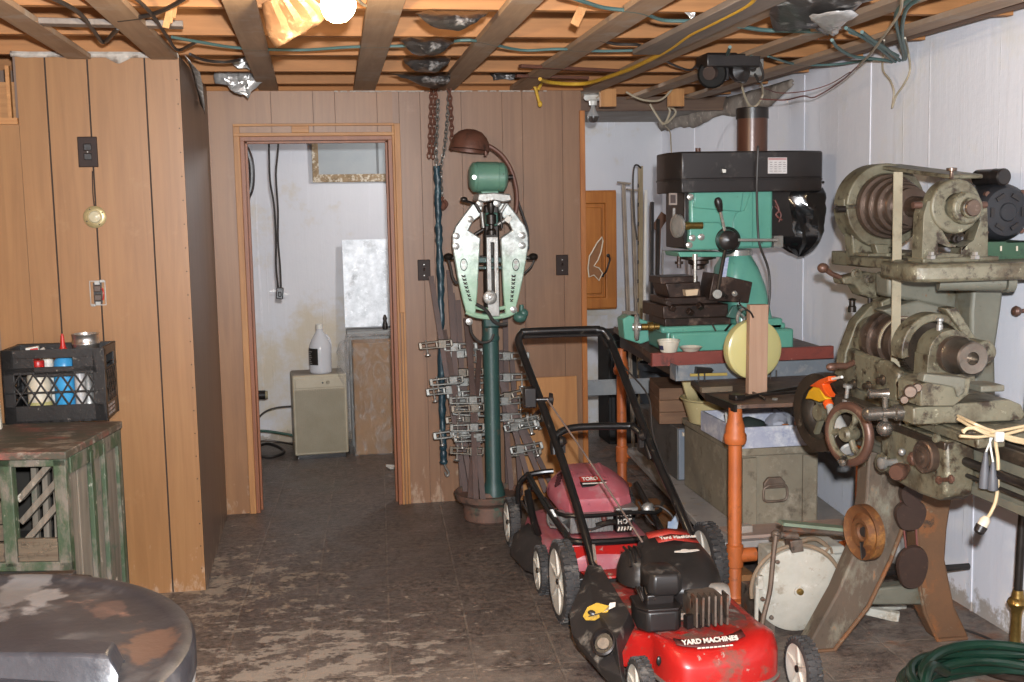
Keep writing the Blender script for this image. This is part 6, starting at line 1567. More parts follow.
# bagged motor
M_bag = paint('black_bag_film', '0f0f10', '18181a', .16, 0, 8, None, .25, 14, (1, 1, 1), .8)
b = MB(); rows = []
bx, bz = at(801, 222, y=5.36).x, at(801, 222, y=5.36).z
for i in range(15):
    v = i/14; row = []
    rad = (.115, .125, .13, .13, .132, .135, .135, .13, .125, .12, .112, .10, .08, .05, .005)[i]
    for k in range(30):
        a = 2*PI*k/30; n = noise.noise((math.cos(a)*2.2, math.sin(a)*2.2, v*3.4)); n2 = 2.2*noise.noise((math.cos(a)*6, math.sin(a)*6, v*2.5))
        row.append(Vector((bx+.012*v+(rad+.016*n+.009*n2)*math.cos(a), 5.40+(rad+.016*n+.009*n2)*math.sin(a), bz+.165-.335*v)))
    rows.append(row)
b.grid(rows, closeu=True, cap0=True); b.jitter(.009, 20); b.build('motor_bag', M_bag, ml, world=True, ang=28)
b = MB(); b.bb((hx1-.01, y0+.05, hz0+.05), (bx-.05, y1-.08, hz1)); b.build('motor_mount', M_blkpl, ml, world=True, bev=.006)
b = MB(); b.tube([X(775, 200), X(779, 210), X(776, 215), X(782, 220)], .005, 8, 4); b.tube([X(775, 206), X(781, 214), X(779, 222)], .004, 8, 4); b.build('motor_wires', M_copper, ml, world=True)
b = MB(); b.bb(tuple(X(774, 236, y0)), tuple(X(779, 247, y0+.05))); b.build('mount_nut', M_steel, ml, world=True)

# ================================================================ things on the bench
# yellowed roll threaded on a timber
p = at(752, 352, y=4.68)
M_roll = bpy.data.materials.new('yellowed_roll'); M_roll.use_nodes = True
q = M_roll.node_tree.nodes['Principled BSDF']; q.inputs['Base Color'].default_value = srgb('bdb47c'); q.inputs['Roughness'].default_value = .25; q.inputs['Subsurface Weight'].default_value = .25; q.inputs['Subsurface Radius'].default_value = (.02, .015, .005)
ro = thing('tape_roll', 'large yellowed translucent roll behind the upright timber on the bench', 'roll', (p.x, 4.70, p.z-.12))
b = MB(); b.rev([(.035, -.028), (.115, -.030), (.128, -.022), (.131, 0), (.128, .022), (.115, .030), (.035, .028), (.035, -.028)], (p.x+.01, 4.70, p.z+.01), (.12, -1, .0), 48); b.build('roll', M_roll, ro, world=True)
b = MB(); b.rev([(.03, -.033), (.037, -.033), (.037, .033), (.03, .033), (.03, -.033)], (p.x, 4.70, p.z), (.12, -1, 0), 28); b.build('core', M_whitepl, ro, world=True)
M_stud = wood('pinkish_timber', 'a98a74', '967660', 'z', 4, .65)
pt, pb_ = at(754.5, 304, y=4.66), at(754.5, 391, y=4.66)
b = MB(); b.box((pb_.x, 4.635, (pt.z+.833)/2), (.083, .04, pt.z-.833), (0, .01, 0)); single(b.build('timber', M_stud, bev=.002), 'short upright timber standing on the bench through the yellowed roll', 'timber')
b = MB(); p = at(747, 300, y=4.62); b.tube([p+Vector((-.02, .03, .0)), p+Vector((-.03, .0, -.02)), p+Vector((.01, -.01, -.05)), p+Vector((.025, -.01, -.075))], .004, 8, 4)
single(b.build('wire_hook', M_darksteel), 'dark wire hooked over the top of the upright timber', 'wire')
# ramekin and saucer at the tray's edge
M_crock = paint('white_glaze', 'cfc8b8', 'bfb7a6', .3, 0, 14); M_navy = paint('navy_mark', '2a2c48', '343650', .4)
p = at(669, 352, y=5.165)
rk = thing('ramekin', 'small white ramekin with a dark blue mark on the red tray edge', 'ramekin', (p.x, 5.17, .956))
b = MB(); b.rev([(0, 0), (.036, 0), (.04, .006), (.051, .05), (.054, .052), (.054, .058), (.048, .058), (.036, .01), (0, .008)], (0, 0, 0), (0, 0, 1), 32); b.build('bowl', M_crock, rk)
b = MB(); b.rev([(.0425, .012), (.0485, .034)], (0, 0, 0), (0, 0, 1), 10, 1.1, R(180)-.4); b.build('blue_mark', M_navy, rk)
p = at(691, 350, y=5.168)
b = MB(); b.rev([(0, 0), (.035, 0), (.052, .018), (.056, .02), (.05, .022), (.034, .006), (0, .005)], (p.x, 5.172, .956), (0, 0, 1), 32); single(b.build('saucer', M_crock), 'shallow white dish beside the ramekin on the red tray edge', 'dish')
def tool(label, name, pts, r, mat, cat, z=.838):
    b = MB(); b.tube([at(u, v, z=z+(dz if dz else 0)) for u, v, dz in pts], r, 8, 2); return b
b = MB(); b.bar(at(736, 399, z=.842), at(816, 384, z=.842), .016, .014); b.bar(at(738, 396, z=.842), at(800, 392, z=.842), .012, .010)
b.box(at(737, 397, z=.846), (.05, .05, .024), (0, 0, .3)); b.bar(at(752, 392, z=.84), at(765, 399, z=.84), .010, .010)
single(b.build('long_pliers', M_darksteel, bev=.003), 'long black handled pliers lying along the bench plate by the timber', 'pliers')
b = MB(); b.bar(at(690, 375, y=5.04), at(727, 374, y=5.02), .012, .012); single(b.build('yellow_stick', paint('yellow_stick', 'a89040', '8a7432')), 'short yellow stick lying under the red tray lip', 'stick')
b = MB(); b.box(at(703, 371, y=5.05), (.08, .03, .03), (.2, .1, .1)); b.jitter(.01, 30); single(b.build('oily_rag', M_blkpl), 'oily black scrap lying on the yellow stick', 'scrap')
b = MB(); p = at(721, 394, z=.84); b.box(p+Vector((0, .06, .012)), (.14, .03, .024), (0, 0, .05)); single(b.build('wood_strip', M_oldwood, bev=.002), 'short brown wood strip lying on the bench plate left of the timber', 'wood strip')
b = MB(); b.rev([(0, 0), (.012, 0), (.012, .008), (0, .008)], at(775, 400, z=.833), (0, 0, 1), 6); single(b.build('nut', M_steel), 'bright nut lying on the front of the bench plate', 'nut')

# ================================================================ things under the bench
SH = .226
M_chest = paint('olive_grey_chest', '7d7462', '6b6252', .75, 0, 5, [('8f8674', 9, .58, .7), ('564c3e', 14, .6, .72)], .35, 40)
M_hw = paint('rusty_hardware', '7a6a5c', '5c4b40', .55, .5, 16)
cx0, cx1, cy0, cy1, cz1 = 1.80, 2.165, 4.72, 5.50, .575
ch_ = thing('wooden_chest', 'olive grey wooden chest with an iron handle on the bench shelf', 'chest', ((cx0+cx1)/2, (cy0+cy1)/2, SH))
b = MB(); b.prism([(cx0, cy0), (cx1, cy0-.01), (cx1+.05, cy1), (cx0+.005, cy1)], 'z', SH, cz1-.035); b.build('body', M_chest, ch_, world=True, bev=.005)
b = MB(); b.prism([(cx0-.008, cy0-.01), (cx1+.006, cy0-.02), (cx1+.055, cy1+.008), (cx0-.004, cy1+.008)], 'z', cz1-.033, cz1); b.build('lid', M_chest, ch_, world=True, bev=.004)
for x in (cx0+.01, cx1-.075):
    b = MB(); b.bb((x, cy0-.022, SH+.004), (x+.065, cy0, cz1-.04)); b.build('batten', M_chest, ch_, world=True, bev=.003)
hp_ = at(774, 488, y=cy0-.02)
b = MB(); b.prism([(hp_.x-.05, hp_.z+.0), (hp_.x+.05, hp_.z+.0), (hp_.x+.05, hp_.z+.025), (hp_.x+.03, hp_.z+.05), (hp_.x-.03, hp_.z+.05), (hp_.x-.05, hp_.z+.025)], 'y', cy0-.03, cy0-.012); hpl = b.build('handle_plate', M_hw, ch_, world=True, bev=.004)
b = MB(); b.tube([(hp_.x+u, cy0-.035, hp_.z+v) for u, v in ((-.052, .005), (-.055, -.03), (-.045, -.052), (0, -.056), (.045, -.052), (.055, -.03), (.052, .005), (.03, .016), (-.03, .016))], .006, 8, 4, closed=True); b.build('handle', M_hw, hpl, world=True)
# paper lined tray with its contents
M_tray = paint('whitewashed_blue_tray', 'a6a8b4', '8f92a4', .7, 0, 12, [('c9c8c8', 10, .52, .66), ('6f7568', 9, .66, .74), ('96705c', 20, .72, .75)], .3)
tx0, tx1, ty0, ty1, tz0, tz1 = 1.775, 2.145, 4.71, 5.16, cz1+.001, cz1+.095
tr = thing('shallow_box', 'pale blue white shallow wooden box of odds and ends on the olive chest', 'box', ((tx0+tx1)/2, (ty0+ty1)/2, tz0))
for nm, a, e in (('front_board', (tx0, ty0, tz0), (tx1, ty0+.014, tz1)), ('back_board', (tx0, ty1-.014, tz0), (tx1, ty1, tz1)), ('end_board', (tx0, ty0+.014, tz0), (tx0+.014, ty1-.014, tz1)), ('end_board', (tx1-.014, ty0+.014, tz0), (tx1, ty1-.014, tz1)), ('bottom', (tx0+.014, ty0+.014, tz0), (tx1-.014, ty1-.014, tz0+.01))):
    b = MB(); b.bb(a, e); b.build(nm, M_tray, tr, world=True, bev=.002)
b = MB(); b.ball((1.90, 4.86, tz0+.062), .05, (1.6, 1.3, 1), 18); b.jitter(.008, 20); single(b.build('dark_canvas_roll', paint('dark_green_canvas', '26302a', '1c2420', .8, 0, 20, None, .4)), 'dark green canvas bundle lying in the pale shallow box', 'bundle')
b = MB(); b.ball((2.07, 4.95, tz0+.055), .045, (1.2, 1.3, 1), 14); b.jitter(.018, 22, 2); single(b.build('crumpled_paper', paint('crumpled_grey_paper', 'a3a3ab', '84848d', .6, 0, 14), ang=20), 'crumpled grey plastic sheet in the pale shallow box', 'plastic sheet')
b = MB(); b.ball((2.045, 4.79, tz0+.065), .025, (1.3, .8, .8), 12); b.jitter(.006, 40, 2); single(b.build('orange_lump', paint('orange_lump', 'a8622c', '8c4e22', .6, 0, 20)), 'small orange brown lump in the pale shallow box', 'lump')
b = MB(); b.tube([(1.80, 4.84, tz0+.02), (1.798, 4.85, tz1+.02), (1.80, 4.87, tz1+.035)], .014, 8, 3); b.box((1.806, 4.83, tz0+.07), (.02, .05, .1)); single(b.build('white_scraper', M_whitepl), 'white handled tool standing at the left end of the pale shallow box', 'tool')
# cream enamel basin and the pan tipped up in it
M_enam = paint('cream_enamel', 'b3a67c', 'a0936a', .35, 0, 7, [('5c4632', 10, .66, .74), ('cbc3a4', 20, .68, .73)], .1)
p = at(706, 420, y=5.32)
bx = 1.885
ba = thing('enamel_basin', 'chipped cream enamel basin on the olive chest under the bench', 'basin', (bx, 5.33, cz1+.001))
b = MB(); b.rev([(0, 0), (.095, 0), (.105, .006), (.138, .115), (.15, .122), (.152, .128), (.14, .130), (.13, .118), (.098, .012), (0, .01)], (bx, 5.33, cz1+.001), (0, 0, 1), 40); b.build('basin', M_enam, ba, world=True)
b = MB(); b.ball((bx-.035, 5.212, cz1+.088), .009, (1, .5, 1.2), 10); b.build('enamel_chip', M_darksteel, ba, world=True)
p = at(690, 384, y=5.34)
b = MB(); b.rev([(0, 0), (.085, .0), (.095, .006), (.112, .055), (.117, .057), (.11, .06), (.09, .012), (0, .008)], (p.x-.01, 5.42, p.z-.015), (.92, -.30, .25), 32)
single(b.build('enamel_pan', M_enam), 'small cream enamel pan tipped on its side in the basin', 'pan')
b = MB(); b.box((bx+.05, 5.30, cz1+.125), (.09, .07, .05), (.1, .25, .4)); b.box((bx+.015, 5.28, cz1+.152), (.02, .025, .02), (.2, .2, .2)); single(b.build('brown_block', paint('dark_wet_block', '3a2a22', '4d3a2f', .3), bev=.004), 'dark brown block sticking out of the enamel basin', 'block')
# wooden box on the grey metal cabinet
M_gcab = paint('dark_grey_cabinet', '4f4e4b', '5a5855', .55, .1, 6, [('34332f', 9, .58, .7)], .15)
M_gcab2 = paint('blue_grey_door', '767d86', '6a7179', .5, .1, 6)
gc = thing('metal_cabinet', 'grey metal cabinet with a blue grey end standing on the shelf below the wooden box', 'cabinet', (1.95, 5.95, SH))
zc_ = .50
b = MB(); b.bb((1.80, 5.60, SH), (2.16, 6.35, zc_)); b.build('body', M_gcab, gc, world=True, bev=.004)
b = MB(); b.bb((1.805, 5.588, SH+.005), (2.155, 5.60, zc_-.005)); b.build('end_panel', M_gcab2, gc, world=True, bev=.003)
b = MB(); b.box((1.84, 5.584, zc_-.03), (.035, .01, .018)); b.build('tag', M_ivory, gc, world=True)
M_bxw = wood('brown_box_boards', '7a5c44', '654a37', 'x', 4, .7)
b0_, b1_ = at(652, 378, y=5.75), at(690, 414, y=5.75)
wb_ = thing('wooden_box', 'brown wooden box on the grey metal cabinet under the bench', 'box', ((b0_.x+.25), 5.85, zc_))
for k in range(3):
    z0 = zc_+.002+k*.064; b = MB(); b.prism([(b0_.x+.03, 5.72), (2.14, 5.66), (2.18, 6.1), (b0_.x+.09, 6.1)], 'z', z0, z0+.062); b.build('board', M_bxw, wb_, world=True, bev=.002)
# loose bit on the shelf, boards beneath it
b = MB(); p = at(737, 535, z=SH); b.box((p.x+.02, p.y+.0, SH+.022), (.085, .05, .042), (0, 0, .15)); b.jitter(.003, 40); single(b.build('plaster_lump', paint('crumbly_plaster', 'a59a90', '8d8277', .9, 0, 20, None, .6), bev=.004), 'crumbly pale block on the shelf in front of the olive chest', 'block')
b = MB(); b.bb((1.70, 4.53, SH), (2.26, 4.69, SH+.014)); single(b.build('shelf_board', wood('pinkish_board', 'a38d80', '8f786a', 'x', 4, .7), bev=.002), 'bare board lying along the front of the bench shelf', 'board')
b = MB(); b.bar((1.75, 4.55, .03), (1.72, 5.9, .03), .12, .06); single(b.build('rusty_beam', paint('rust_orange_timber', '7d5230', '8f6238', .8, 0, 6, [('4a3524', 9, .58, .7)], .3), bev=.004), 'rust stained timber lying on the floor under the bench shelf', 'timber')

# ================================================================ old round cased machine by the bench foot
M_case = paint('pale_flaking_case', 'b0aca0', '9c988b', .65, 0, 7, [('7a6a54', 10, .60, .72), ('8ab59c', 8, .68, .74), ('bdbab0', 16, .62, .7), ('6f4a30', 13, .71, .77)], .3)
M_belt = paint('tan_belt', '8a7660', '74624e', .75, 0, 14)
dc = at(798, 590, y=3.98)
dm_ = thing('round_cased_machine', 'old pale machine with a round flaking cover standing between bench leg and lathe', 'machine', (dc.x, 4.030, 0))
RD = .164; zc_ = .186
b = MB(); b.rev([(0, .04), (RD, .04), (RD+.004, .03), (RD, .0), (RD-.012, -.006), (.02, -.012), (.018, -.018), (0, -.018)], (dc.x, 3.980, zc_), (.10, 1, .06), 56); b.build('round_cover', M_case, dm_, world=True)
b = MB(); b.rev([(0, 0), (.014, 0), (.012, .012), (0, .014)], (dc.x, 3.965, zc_), (.0, -1, 0), 16); b.build('centre_bolt', M_brass, dm_, world=True)
for a in (.75, 2.2, 3.3, 3.880, 5.6): MB().rev([(0, 0), (.009, 0), (.008, .007), (0, .008)], (dc.x+math.cos(a)*.145, 3.977, zc_+math.sin(a)*.145), (0, -1, 0), 12).build('cover_bolt', M_rustm, dm_, world=True)
b = MB(); b.torus((dc.x, 3.995, zc_), (.10, 1, .06), RD+.010, .008, 56, 8, R(200), R(-100)); b.build('belt', M_belt, dm_, world=True)
b = MB(); b.tube([(dc.x+.02, 4.020, zc_+RD+.012), (dc.x+.10, 4.040, zc_+RD+.01), (dc.x+.18, 4.060, zc_+RD-.06), (dc.x+.2, 4.080, zc_+.05)], .009, 8, 5); b.tube([(dc.x+.12, 4.020, zc_+.12), (dc.x+.15, 4.030, zc_+.14), (dc.x+.165, 4.040, zc_+.11)], .005, 8, 5); b.build('hose', M_belt, dm_, world=True)
b = MB(); b.bb((dc.x-.06, 4.050, .10), (dc.x+.24, 4.240, .30)); b.bb((dc.x-.0, 4.040, .29), (dc.x+.22, 4.200, .325)); b.build('housing', M_case, dm_, world=True, bev=.01)
b = MB(); b.bb((dc.x+.03, 4.025, .285), (dc.x+.17, 4.050, .30)); b.build('housing_rib', M_case, dm_, world=True)
a_, e_ = at(782, 529, y=4.000), at(850, 535, y=4.000)
b = MB(); b.tube([a_, e_+Vector((.05, 0, 0))], .012, 10); b.build('rod', M_rustm, dm_, world=True)
b = MB(); b.bar(a_+Vector((-.0, .01, .022)), e_+Vector((0, .01, .02)), .05, .012); b.build('rod_plate', paint('green_grey_plate', '7d8a74', '6a7564', .6, 0, 14), dm_, world=True)
b = MB(); b.cyl(at(777, 535, y=3.950), at(798, 536, y=3.950), .013); b.ball(at(776, 535, y=3.950), .02, seg=12); b.prism([(at(788, 540, y=3.98).x, at(788, 540, y=3.98).z), (at(800, 538, y=3.98).x, at(800, 538, y=3.98).z), (at(802, 550, y=3.98).x, at(802, 550, y=3.98).z), (at(790, 552, y=3.98).x, at(790, 552, y=3.98).z)], 'y', 3.960, 4.020); b.build('bracket', M_rustm, dm_, world=True, bev=.003)
b = MB(); b.tube([at(u, v, y=3.920) for u, v in ((776, 535), (773, 560), (770, 590), (764, 615), (761, 634))], .010, 8, 4); b.build('lever', M_hw, dm_, world=True)
b = MB(); b.bar(at(757, 585, y=3.940), at(756, 622, y=3.940), .012, .012, (0, 1, 0)); b.bar(at(757, 582, y=3.940), at(762, 582, y=3.940), .05, .02, (0, 1, 0)); b.build('side_strut', M_case, dm_, world=True)
for x in (-.09, .08): MB().bb((dc.x+x-.02, 4.030, 0), (dc.x+x+.02, 4.280, .13)).build('foot', M_rustm, dm_, world=True)
# ================================================================ old engine lathe with overhead countershaft
M_cast = paint('olive_cream_castiron', '736e5b', '645f4d', .48, .1, 6, [('50472f'.replace('2f', '36'), 7, .51, .66), ('33281d', 17, .565, .65), ('9d9880', 24, .66, .72)], .3, 55)
M_castg = paint('grey_green_castiron', '6c6a5d', '5c5a4e', .55, .1, 5, [('59513f', 8, .60, .72), ('7a4a2c', 16, .69, .74), ('3b342a', 20, .66, .73)], .3, 50)
M_legrust = paint('rusted_leg', '6a4a30', '59412d', .75, .1, 5, [('8a5328', 7, .56, .68), ('7c7a68', 9, .62, .72), ('3f3226', 14, .64, .72)], .4, 45)
M_legwood = paint('worn_leg_brown', '5d4e40', '504539', .7, .05, 5, [('7c7868', 8, .56, .68), ('8a5a36', 16, .66, .73), ('43382d', 13, .6, .7)], .3, 45, (1, 1, .5))
M_ways = paint('oily_steel_ways', '4a3f34', '37302a', .35, .5, 9, [('231d19', 12, .58, .7), ('7c7060', 22, .66, .72)], .2)
M_cone = paint('brown_worn_pulley', '665549', '51433a', .32, .6, 6, [('3a2f28', 10, .62, .72), ('8d7d70', 18, .66, .72)], .1)
M_rim = paint('rust_brown_rim', '64483b', '523a30', .42, .3, 9, [('4a342a', 13, .62, .72), ('99806a', 20, .68, .73)], .15)
M_strap_ = paint('tan_drive_belt', '9d937c', '8b816b', .7, 0, 7, [('7a705c', 12, .6, .72)], .1)
M_mot = paint('satin_black_motor', '1d1d20', '28282b', .42, .1, 7, [('45454a', 16, .68, .74)], .1)
M_lsteel = paint('dark_polished_steel', '827c73', '625c54', .24, .8, 10, [('4a4038', 14, .62, .72, .5)])
M_mgreen = paint('dark_green_channel', '33503a', '2c4633', .5, 0, 7, [('20261f', 12, .64, .72), ('8a3a2c', 20, .73, .76)], .15)
LX_, LZ_ = 2.10, 1.129
la = thing('lathe', 'old olive cream engine lathe with overhead countershaft on rusty legs', 'lathe', (2.08, 3.7, 0))
def B(name, mat=M_cast, parent=None, bev=.005, **k):
    return lambda b: b.build(name, mat, parent or la, world=True, bev=bev, **k)
def yz(P, x): return [(at(u, v, x=x).y, at(u, v, x=x).z) for u, v in P]
def xz(P, y): return [(at(u, v, y=y).x, at(u, v, y=y).z) for u, v in P]
# stand: A-frame legs at the headstock end, and its twin at the tail end
def aframe(dy, nm='leg_frame'):
    yl = 3.83
    L = [(869, 452), (866, 500), (858, 545), (838, 592), (808, 646), (812, 654), (834, 655), (868, 606), (890, 560), (905, 520), (912, 480), (914, 452)]
    Rr = [(914, 452), (914, 490), (917, 545), (918, 580), (924, 612), (937, 640), (966, 644), (970, 638), (955, 606), (946, 560), (948, 530), (954, 490), (957, 452)]
    C = [(872, 590), (922, 585), (930, 606), (862, 606)]
    for P_, m, n_, dd in ((L, M_legwood, 'leg', 0), (Rr, M_legrust, 'leg', .004), (C, M_castg, 'cross_tie', .01)):
        pl = xz(P_, yl)
        if n_ == 'leg':
            pl = [(x, max(z, 0.002)) for x, z in pl]
        b = MB(); b.prism(pl, 'y', yl+dy+dd, yl+dy+.085-dd)
        lg = b.build(n_, m, la, world=True, bev=.008)
        if n_ == 'leg':
            b = MB(); q = xz(P_, yl); k = len(q)
            edge = [Vector((x, yl+dy-.004, max(z, .004))) for x, z in (q[5:11] if P_ is L else q[0:7])]
            b.tube(edge, .008, 8); b.build('leg_rib', M_legrust, lg, world=True)
aframe(0); aframe(-1.45)
b = MB(); b.prism(xz([(866, 452), (958, 452), (956, 486), (914, 482), (912, 500), (868, 498)], 3.84), 'y', 3.845, 3.905); b.build('leg_web', M_castg, la, world=True, bev=.006)
# bed, ways, lead screw
yb0, yb1 = 2.2, 4.15
b = MB(); b.bb((1.985, yb0, .735), (2.02, yb1, .90)); b.bb((2.17, yb0, .735), (2.205, yb1, .90)); b.bb((2.02, 2.9, .76), (2.17, 2.95, .88)); b.bb((2.02, 3.9, .76), (2.17, 3.95, .88)); b.bb((1.978, yb0, .735), (2.04, yb1, .765)); B('bed', M_castg)(b)
b = MB()
for x in (1.99, 2.03, 2.16, 2.20): b.prism([(x-.016, .895), (x+.016, .895), (x+.008, .915), (x-.008, .915)], 'y', yb0, 4.05)
b.bb((1.975, yb0, .88), (2.215, 4.05, .90)); B('ways', M_ways, bev=.002)(b)
b = MB(); b.tube([(1.952, yb0, .843), (1.952, 3.75, .843)], .0145, 14); b.build('lead_screw', M_darksteel, la, world=True)
b = MB(); b.tube([(1.955, yb0, .80), (1.955, 3.2, .80)], .007, 10); b.build('feed_rod', M_darksteel, la, world=True)
b = MB(); b.bb((1.93, yb0+.1, .775), (1.985, yb0+.2, .88)); B('screw_bracket')(b)
# headstock
b = MB(); b.prism([(1.965, .89), (2.235, .89), (2.225, 1.0), (2.185, 1.05), (2.015, 1.05), (1.975, 1.0)], 'y', 3.56, 4.10); B('headstock')(b)
b = MB(); b.prism([(3.64, .95), (3.64, 1.06), (3.72, 1.085), (3.90, 1.09), (4.02, 1.10), (4.05, .95)], 'x', 1.958, 1.992); B('headstock_cheek', bev=.012)(b)
def bearing(y0, y1, r, name='bearing'):
    b = MB(); b.prism([(2.01, 1.02), (2.19, 1.02), (2.185, LZ_)]+[(LX_+r*math.cos(a*PI/12), LZ_+r*math.sin(a*PI/12)) for a in range(0, 13)]+[(2.015, LZ_)], 'y', y0, y1); return B(name, bev=.008)(b)
bearing(3.54, 3.63, .082); bearing(4.02, 4.10, .08)
b = MB(); b.rev([(0, 0), (.011, 0), (.011, .02), (.008, .022), (.008, .03), (.012, .033), (.012, .042), (0, .044)], (LX_-.02, 3.585, LZ_+.075), (0, 0, 1), 14); b.build('oil_cup', M_steel, la, world=True)
# chuck nose
b = MB(); b.rev([(0, .20), (.03, .20), (.035, .06), (.062, .055), (.062, .03), (.058, .025), (.055, -.01), (.058, -.015), (.055, -.055), (.05, -.06), (.022, -.058), (.018, -.02), (0, -.02)], (LX_, 3.47, LZ_), (0, 1, 0), 36); b.build('spindle_nose', paint('worn_chuck_steel', '8a8176', '6e655b', .3, .85, 12, [('4a4038', 16, .6, .7)]), la, world=True)
b = MB(); b.rev([(.0625, .028), (.064, .03), (.064, .056), (.0625, .058)], (LX_, 3.47, LZ_), (0, 1, 0), 36); b.build('copper_band', M_cone, la, world=True)
# head cone pulley
b = MB(); b.rev([(0, 0), (.112, 0), (.115, .01), (.115, .05), (.112, .06), (.098, .062), (.10, .085), (.098, .115), (.084, .117), (.085, .14), (.084, .17), (.07, .172), (.07, .235), (0, .235)], (LX_, 3.99, LZ_), (0, -1, 0), 44); b.build('cone_pulley', M_cone, la, world=True)
# gear guard hoops over the bull gear
def hoop(y0, y1, ro, ri, a0, a1, name, c=(LX_, LZ_), mat=M_cast):
    n = 24; pts = [(c[0]+ro*math.cos(a0+(a1-a0)*k/n), c[1]+ro*math.sin(a0+(a1-a0)*k/n)) for k in range(n+1)]
    pts += [(c[0]+ri*math.cos(a1+(a0-a1)*k/n), c[1]+ri*math.sin(a1+(a0-a1)*k/n)) for k in range(n+1)]
    b = MB(); b.prism(pts, 'y', y0, y1); return B(name, mat)(b)
hoop(3.64, 3.72, .128, .10, R(-12), R(192), 'gear_guard')
b = MB(); b.rev([(.02, 0), (.094, 0), (.094, .035), (.02, .035)], (LX_, 3.70, LZ_), (0, 1, 0), 48)
for k in range(44): b.box((LX_+.095*math.cos(2*PI*k/44), 3.717, LZ_+.095*math.sin(2*PI*k/44)), (.008, .034, .007), (0, -2*PI*k/44, 0))
b.build('bull_gear', M_ways, la, world=True)
# back gear arm and boss on the wall side
bx_ = at(983, 352, y=3.54)
b = MB(); b.rev([(0, 0), (.035, 0), (.04, .006), (.04, .10), (0, .10)], (bx_.x, 3.52, bx_.z), (0, 1, 0), 26); b.rev([(0, -.004), (.018, -.004), (.018, 0), (0, .001)], (bx_.x, 3.52, bx_.z), (0, 1, 0), 18); B('back_gear_boss')(b)
b = MB(); b.prism([(LX_+.02, LZ_+.145), (LX_+.06, LZ_+.15), (bx_.x+.03, bx_.z+.03), (bx_.x+.02, bx_.z-.03), (LX_+.11, LZ_+.03)], 'y', 3.62, 3.68); B('back_gear_arm')(b)
b = MB(); b.tube([(bx_.x, 3.62, bx_.z), (bx_.x, 4.05, bx_.z)], .03, 14); b.build('back_gear_shaft', M_darksteel, la, world=True)
# change gear cover at the far end, sweeping down
gp = xz([(868, 306), (880, 302), (893, 312), (884, 330), (866, 350), (858, 380), (855, 432), (838, 440), (836, 400), (843, 352), (854, 322)], 4.14)
b = MB(); b.prism(gp, 'y', 4.12, 4.19); B('change_gear_cover')(b)
b = MB(); b.prism(xz([(848, 372), (856, 352), (866, 348), (858, 386), (848, 432), (838, 430)], 4.10), 'y', 4.09, 4.12); b.build('gear_slot', M_blkpl, la, world=True, bev=.003)
b = MB(); b.prism(xz([(880, 302), (905, 290), (925, 300), (920, 312), (898, 314), (884, 330)], 4.05), 'y', 4.04, 4.12); B('cover_top')(b)
for u, v in ((881, 305), (852, 312)): p = at(u, v, y=4.14); MB().rev([(0, 0), (.016, 0), (.016, .02), (.012, .025), (.012, .045), (.017, .05), (0, .055)], p, (0, 0, 1), 12).build('oiler', M_darksteel, la, world=True)
# carriage: saddle, cross slide, compound, tool block
zs = .915
b = MB(); b.bb((1.92, 3.13, zs), (2.26, 3.50, zs+.035)); b.bb((1.90, 3.05, zs), (1.99, 3.55, zs+.03)); B('saddle')(b)
cs = xz([(905, 422), (905, 405), (1000, 397), (1012, 402), (1016, 412), (1012, 418)], 3.27)
b = MB(); b.prism(cs, 'y', 3.22, 3.36); B('cross_slide')(b)
b = MB(); b.prism(xz([(912, 404), (912, 382), (925, 378), (962, 376), (960, 392), (945, 404)], 3.24), 'y', 3.19, 3.33); B('compound_slide')(b)
b = MB(); b.prism(xz([(916, 380), (918, 372), (958, 376), (958, 390), (951, 396), (948, 386), (940, 384)], 3.22), 'y', 3.18, 3.22); b.bb((2.0, 3.2, 1.055), (2.08, 3.3, 1.075)); b.build('tool_post', M_castg, la, world=True, bev=.004)
for u, v, r_ in ((910, 390, .02), (917, 386, .014), (904, 398, .013)): b = MB(); b.rev([(0, 0), (r_*.5, 0), (r_*.5, .015), (r_, .018), (r_, .032), (r_*.8, .038), (0, .038)], at(u, v, y=3.18), (-.5, -1, 0), 16); b.build('slide_knob', M_cone, la, world=True)
# apron
xa = 1.885
ap = [(3.62, .905), (3.20, .91), (3.19, .80), (3.20, .735), (3.24, .712), (3.35, .705), (3.50, .71), (3.60, .73)]
b = MB(); b.prism(ap, 'x', xa, xa+.10); B('apron', bev=.012)(b)
b = MB(); b.bb((xa-.003, 3.20, .88), (xa+.03, 3.60, .905)); b.build('apron_rail', M_ways, la, world=True, bev=.003)
def knob(u, v, prof, mat, nm='knob', x=xa, d=(-1, -.12, 0), seg=22):
    b = MB(); b.rev(prof, at(u, v, x=x), d, seg); return b.build(nm, mat, la, world=True)
knob(931, 456, [(0, 0), (.05, 0), (.052, .006), (.052, .03), (.047, .034), (.035, .030), (.035, .036), (.018, .038), (.018, .046), (0, .048)], M_cone, 'clutch_knob')
knob(908, 468, [(0, 0), (.014, 0), (.014, .04), (.024, .045), (.028, .06), (.028, .08), (.024, .088), (0, .088)], M_rim, 'feed_knob', d=(-.8, -.6, 0))
knob(920, 458, [(0, 0), (.022, 0), (.025, .01), (.022, .03), (.012, .04), (0, .04)], M_rim, 'feed_boss')
knob(885, 462, [(0, 0), (.03, 0), (.035, .012), (.03, .022), (0, .024)], M_cast, 'star_knob', seg=8)
knob(896, 462, [(0, 0), (.012, 0), (.012, .04), (.02, .046), (.02, .06), (.008, .066), (0, .066)], M_steel, 'steel_knob')
for p_ in ((902, 452), (897, 470)): MB().ball(at(*p_, x=xa-.03), .013, seg=10).build('ball_handle', M_steel, la, world=True)
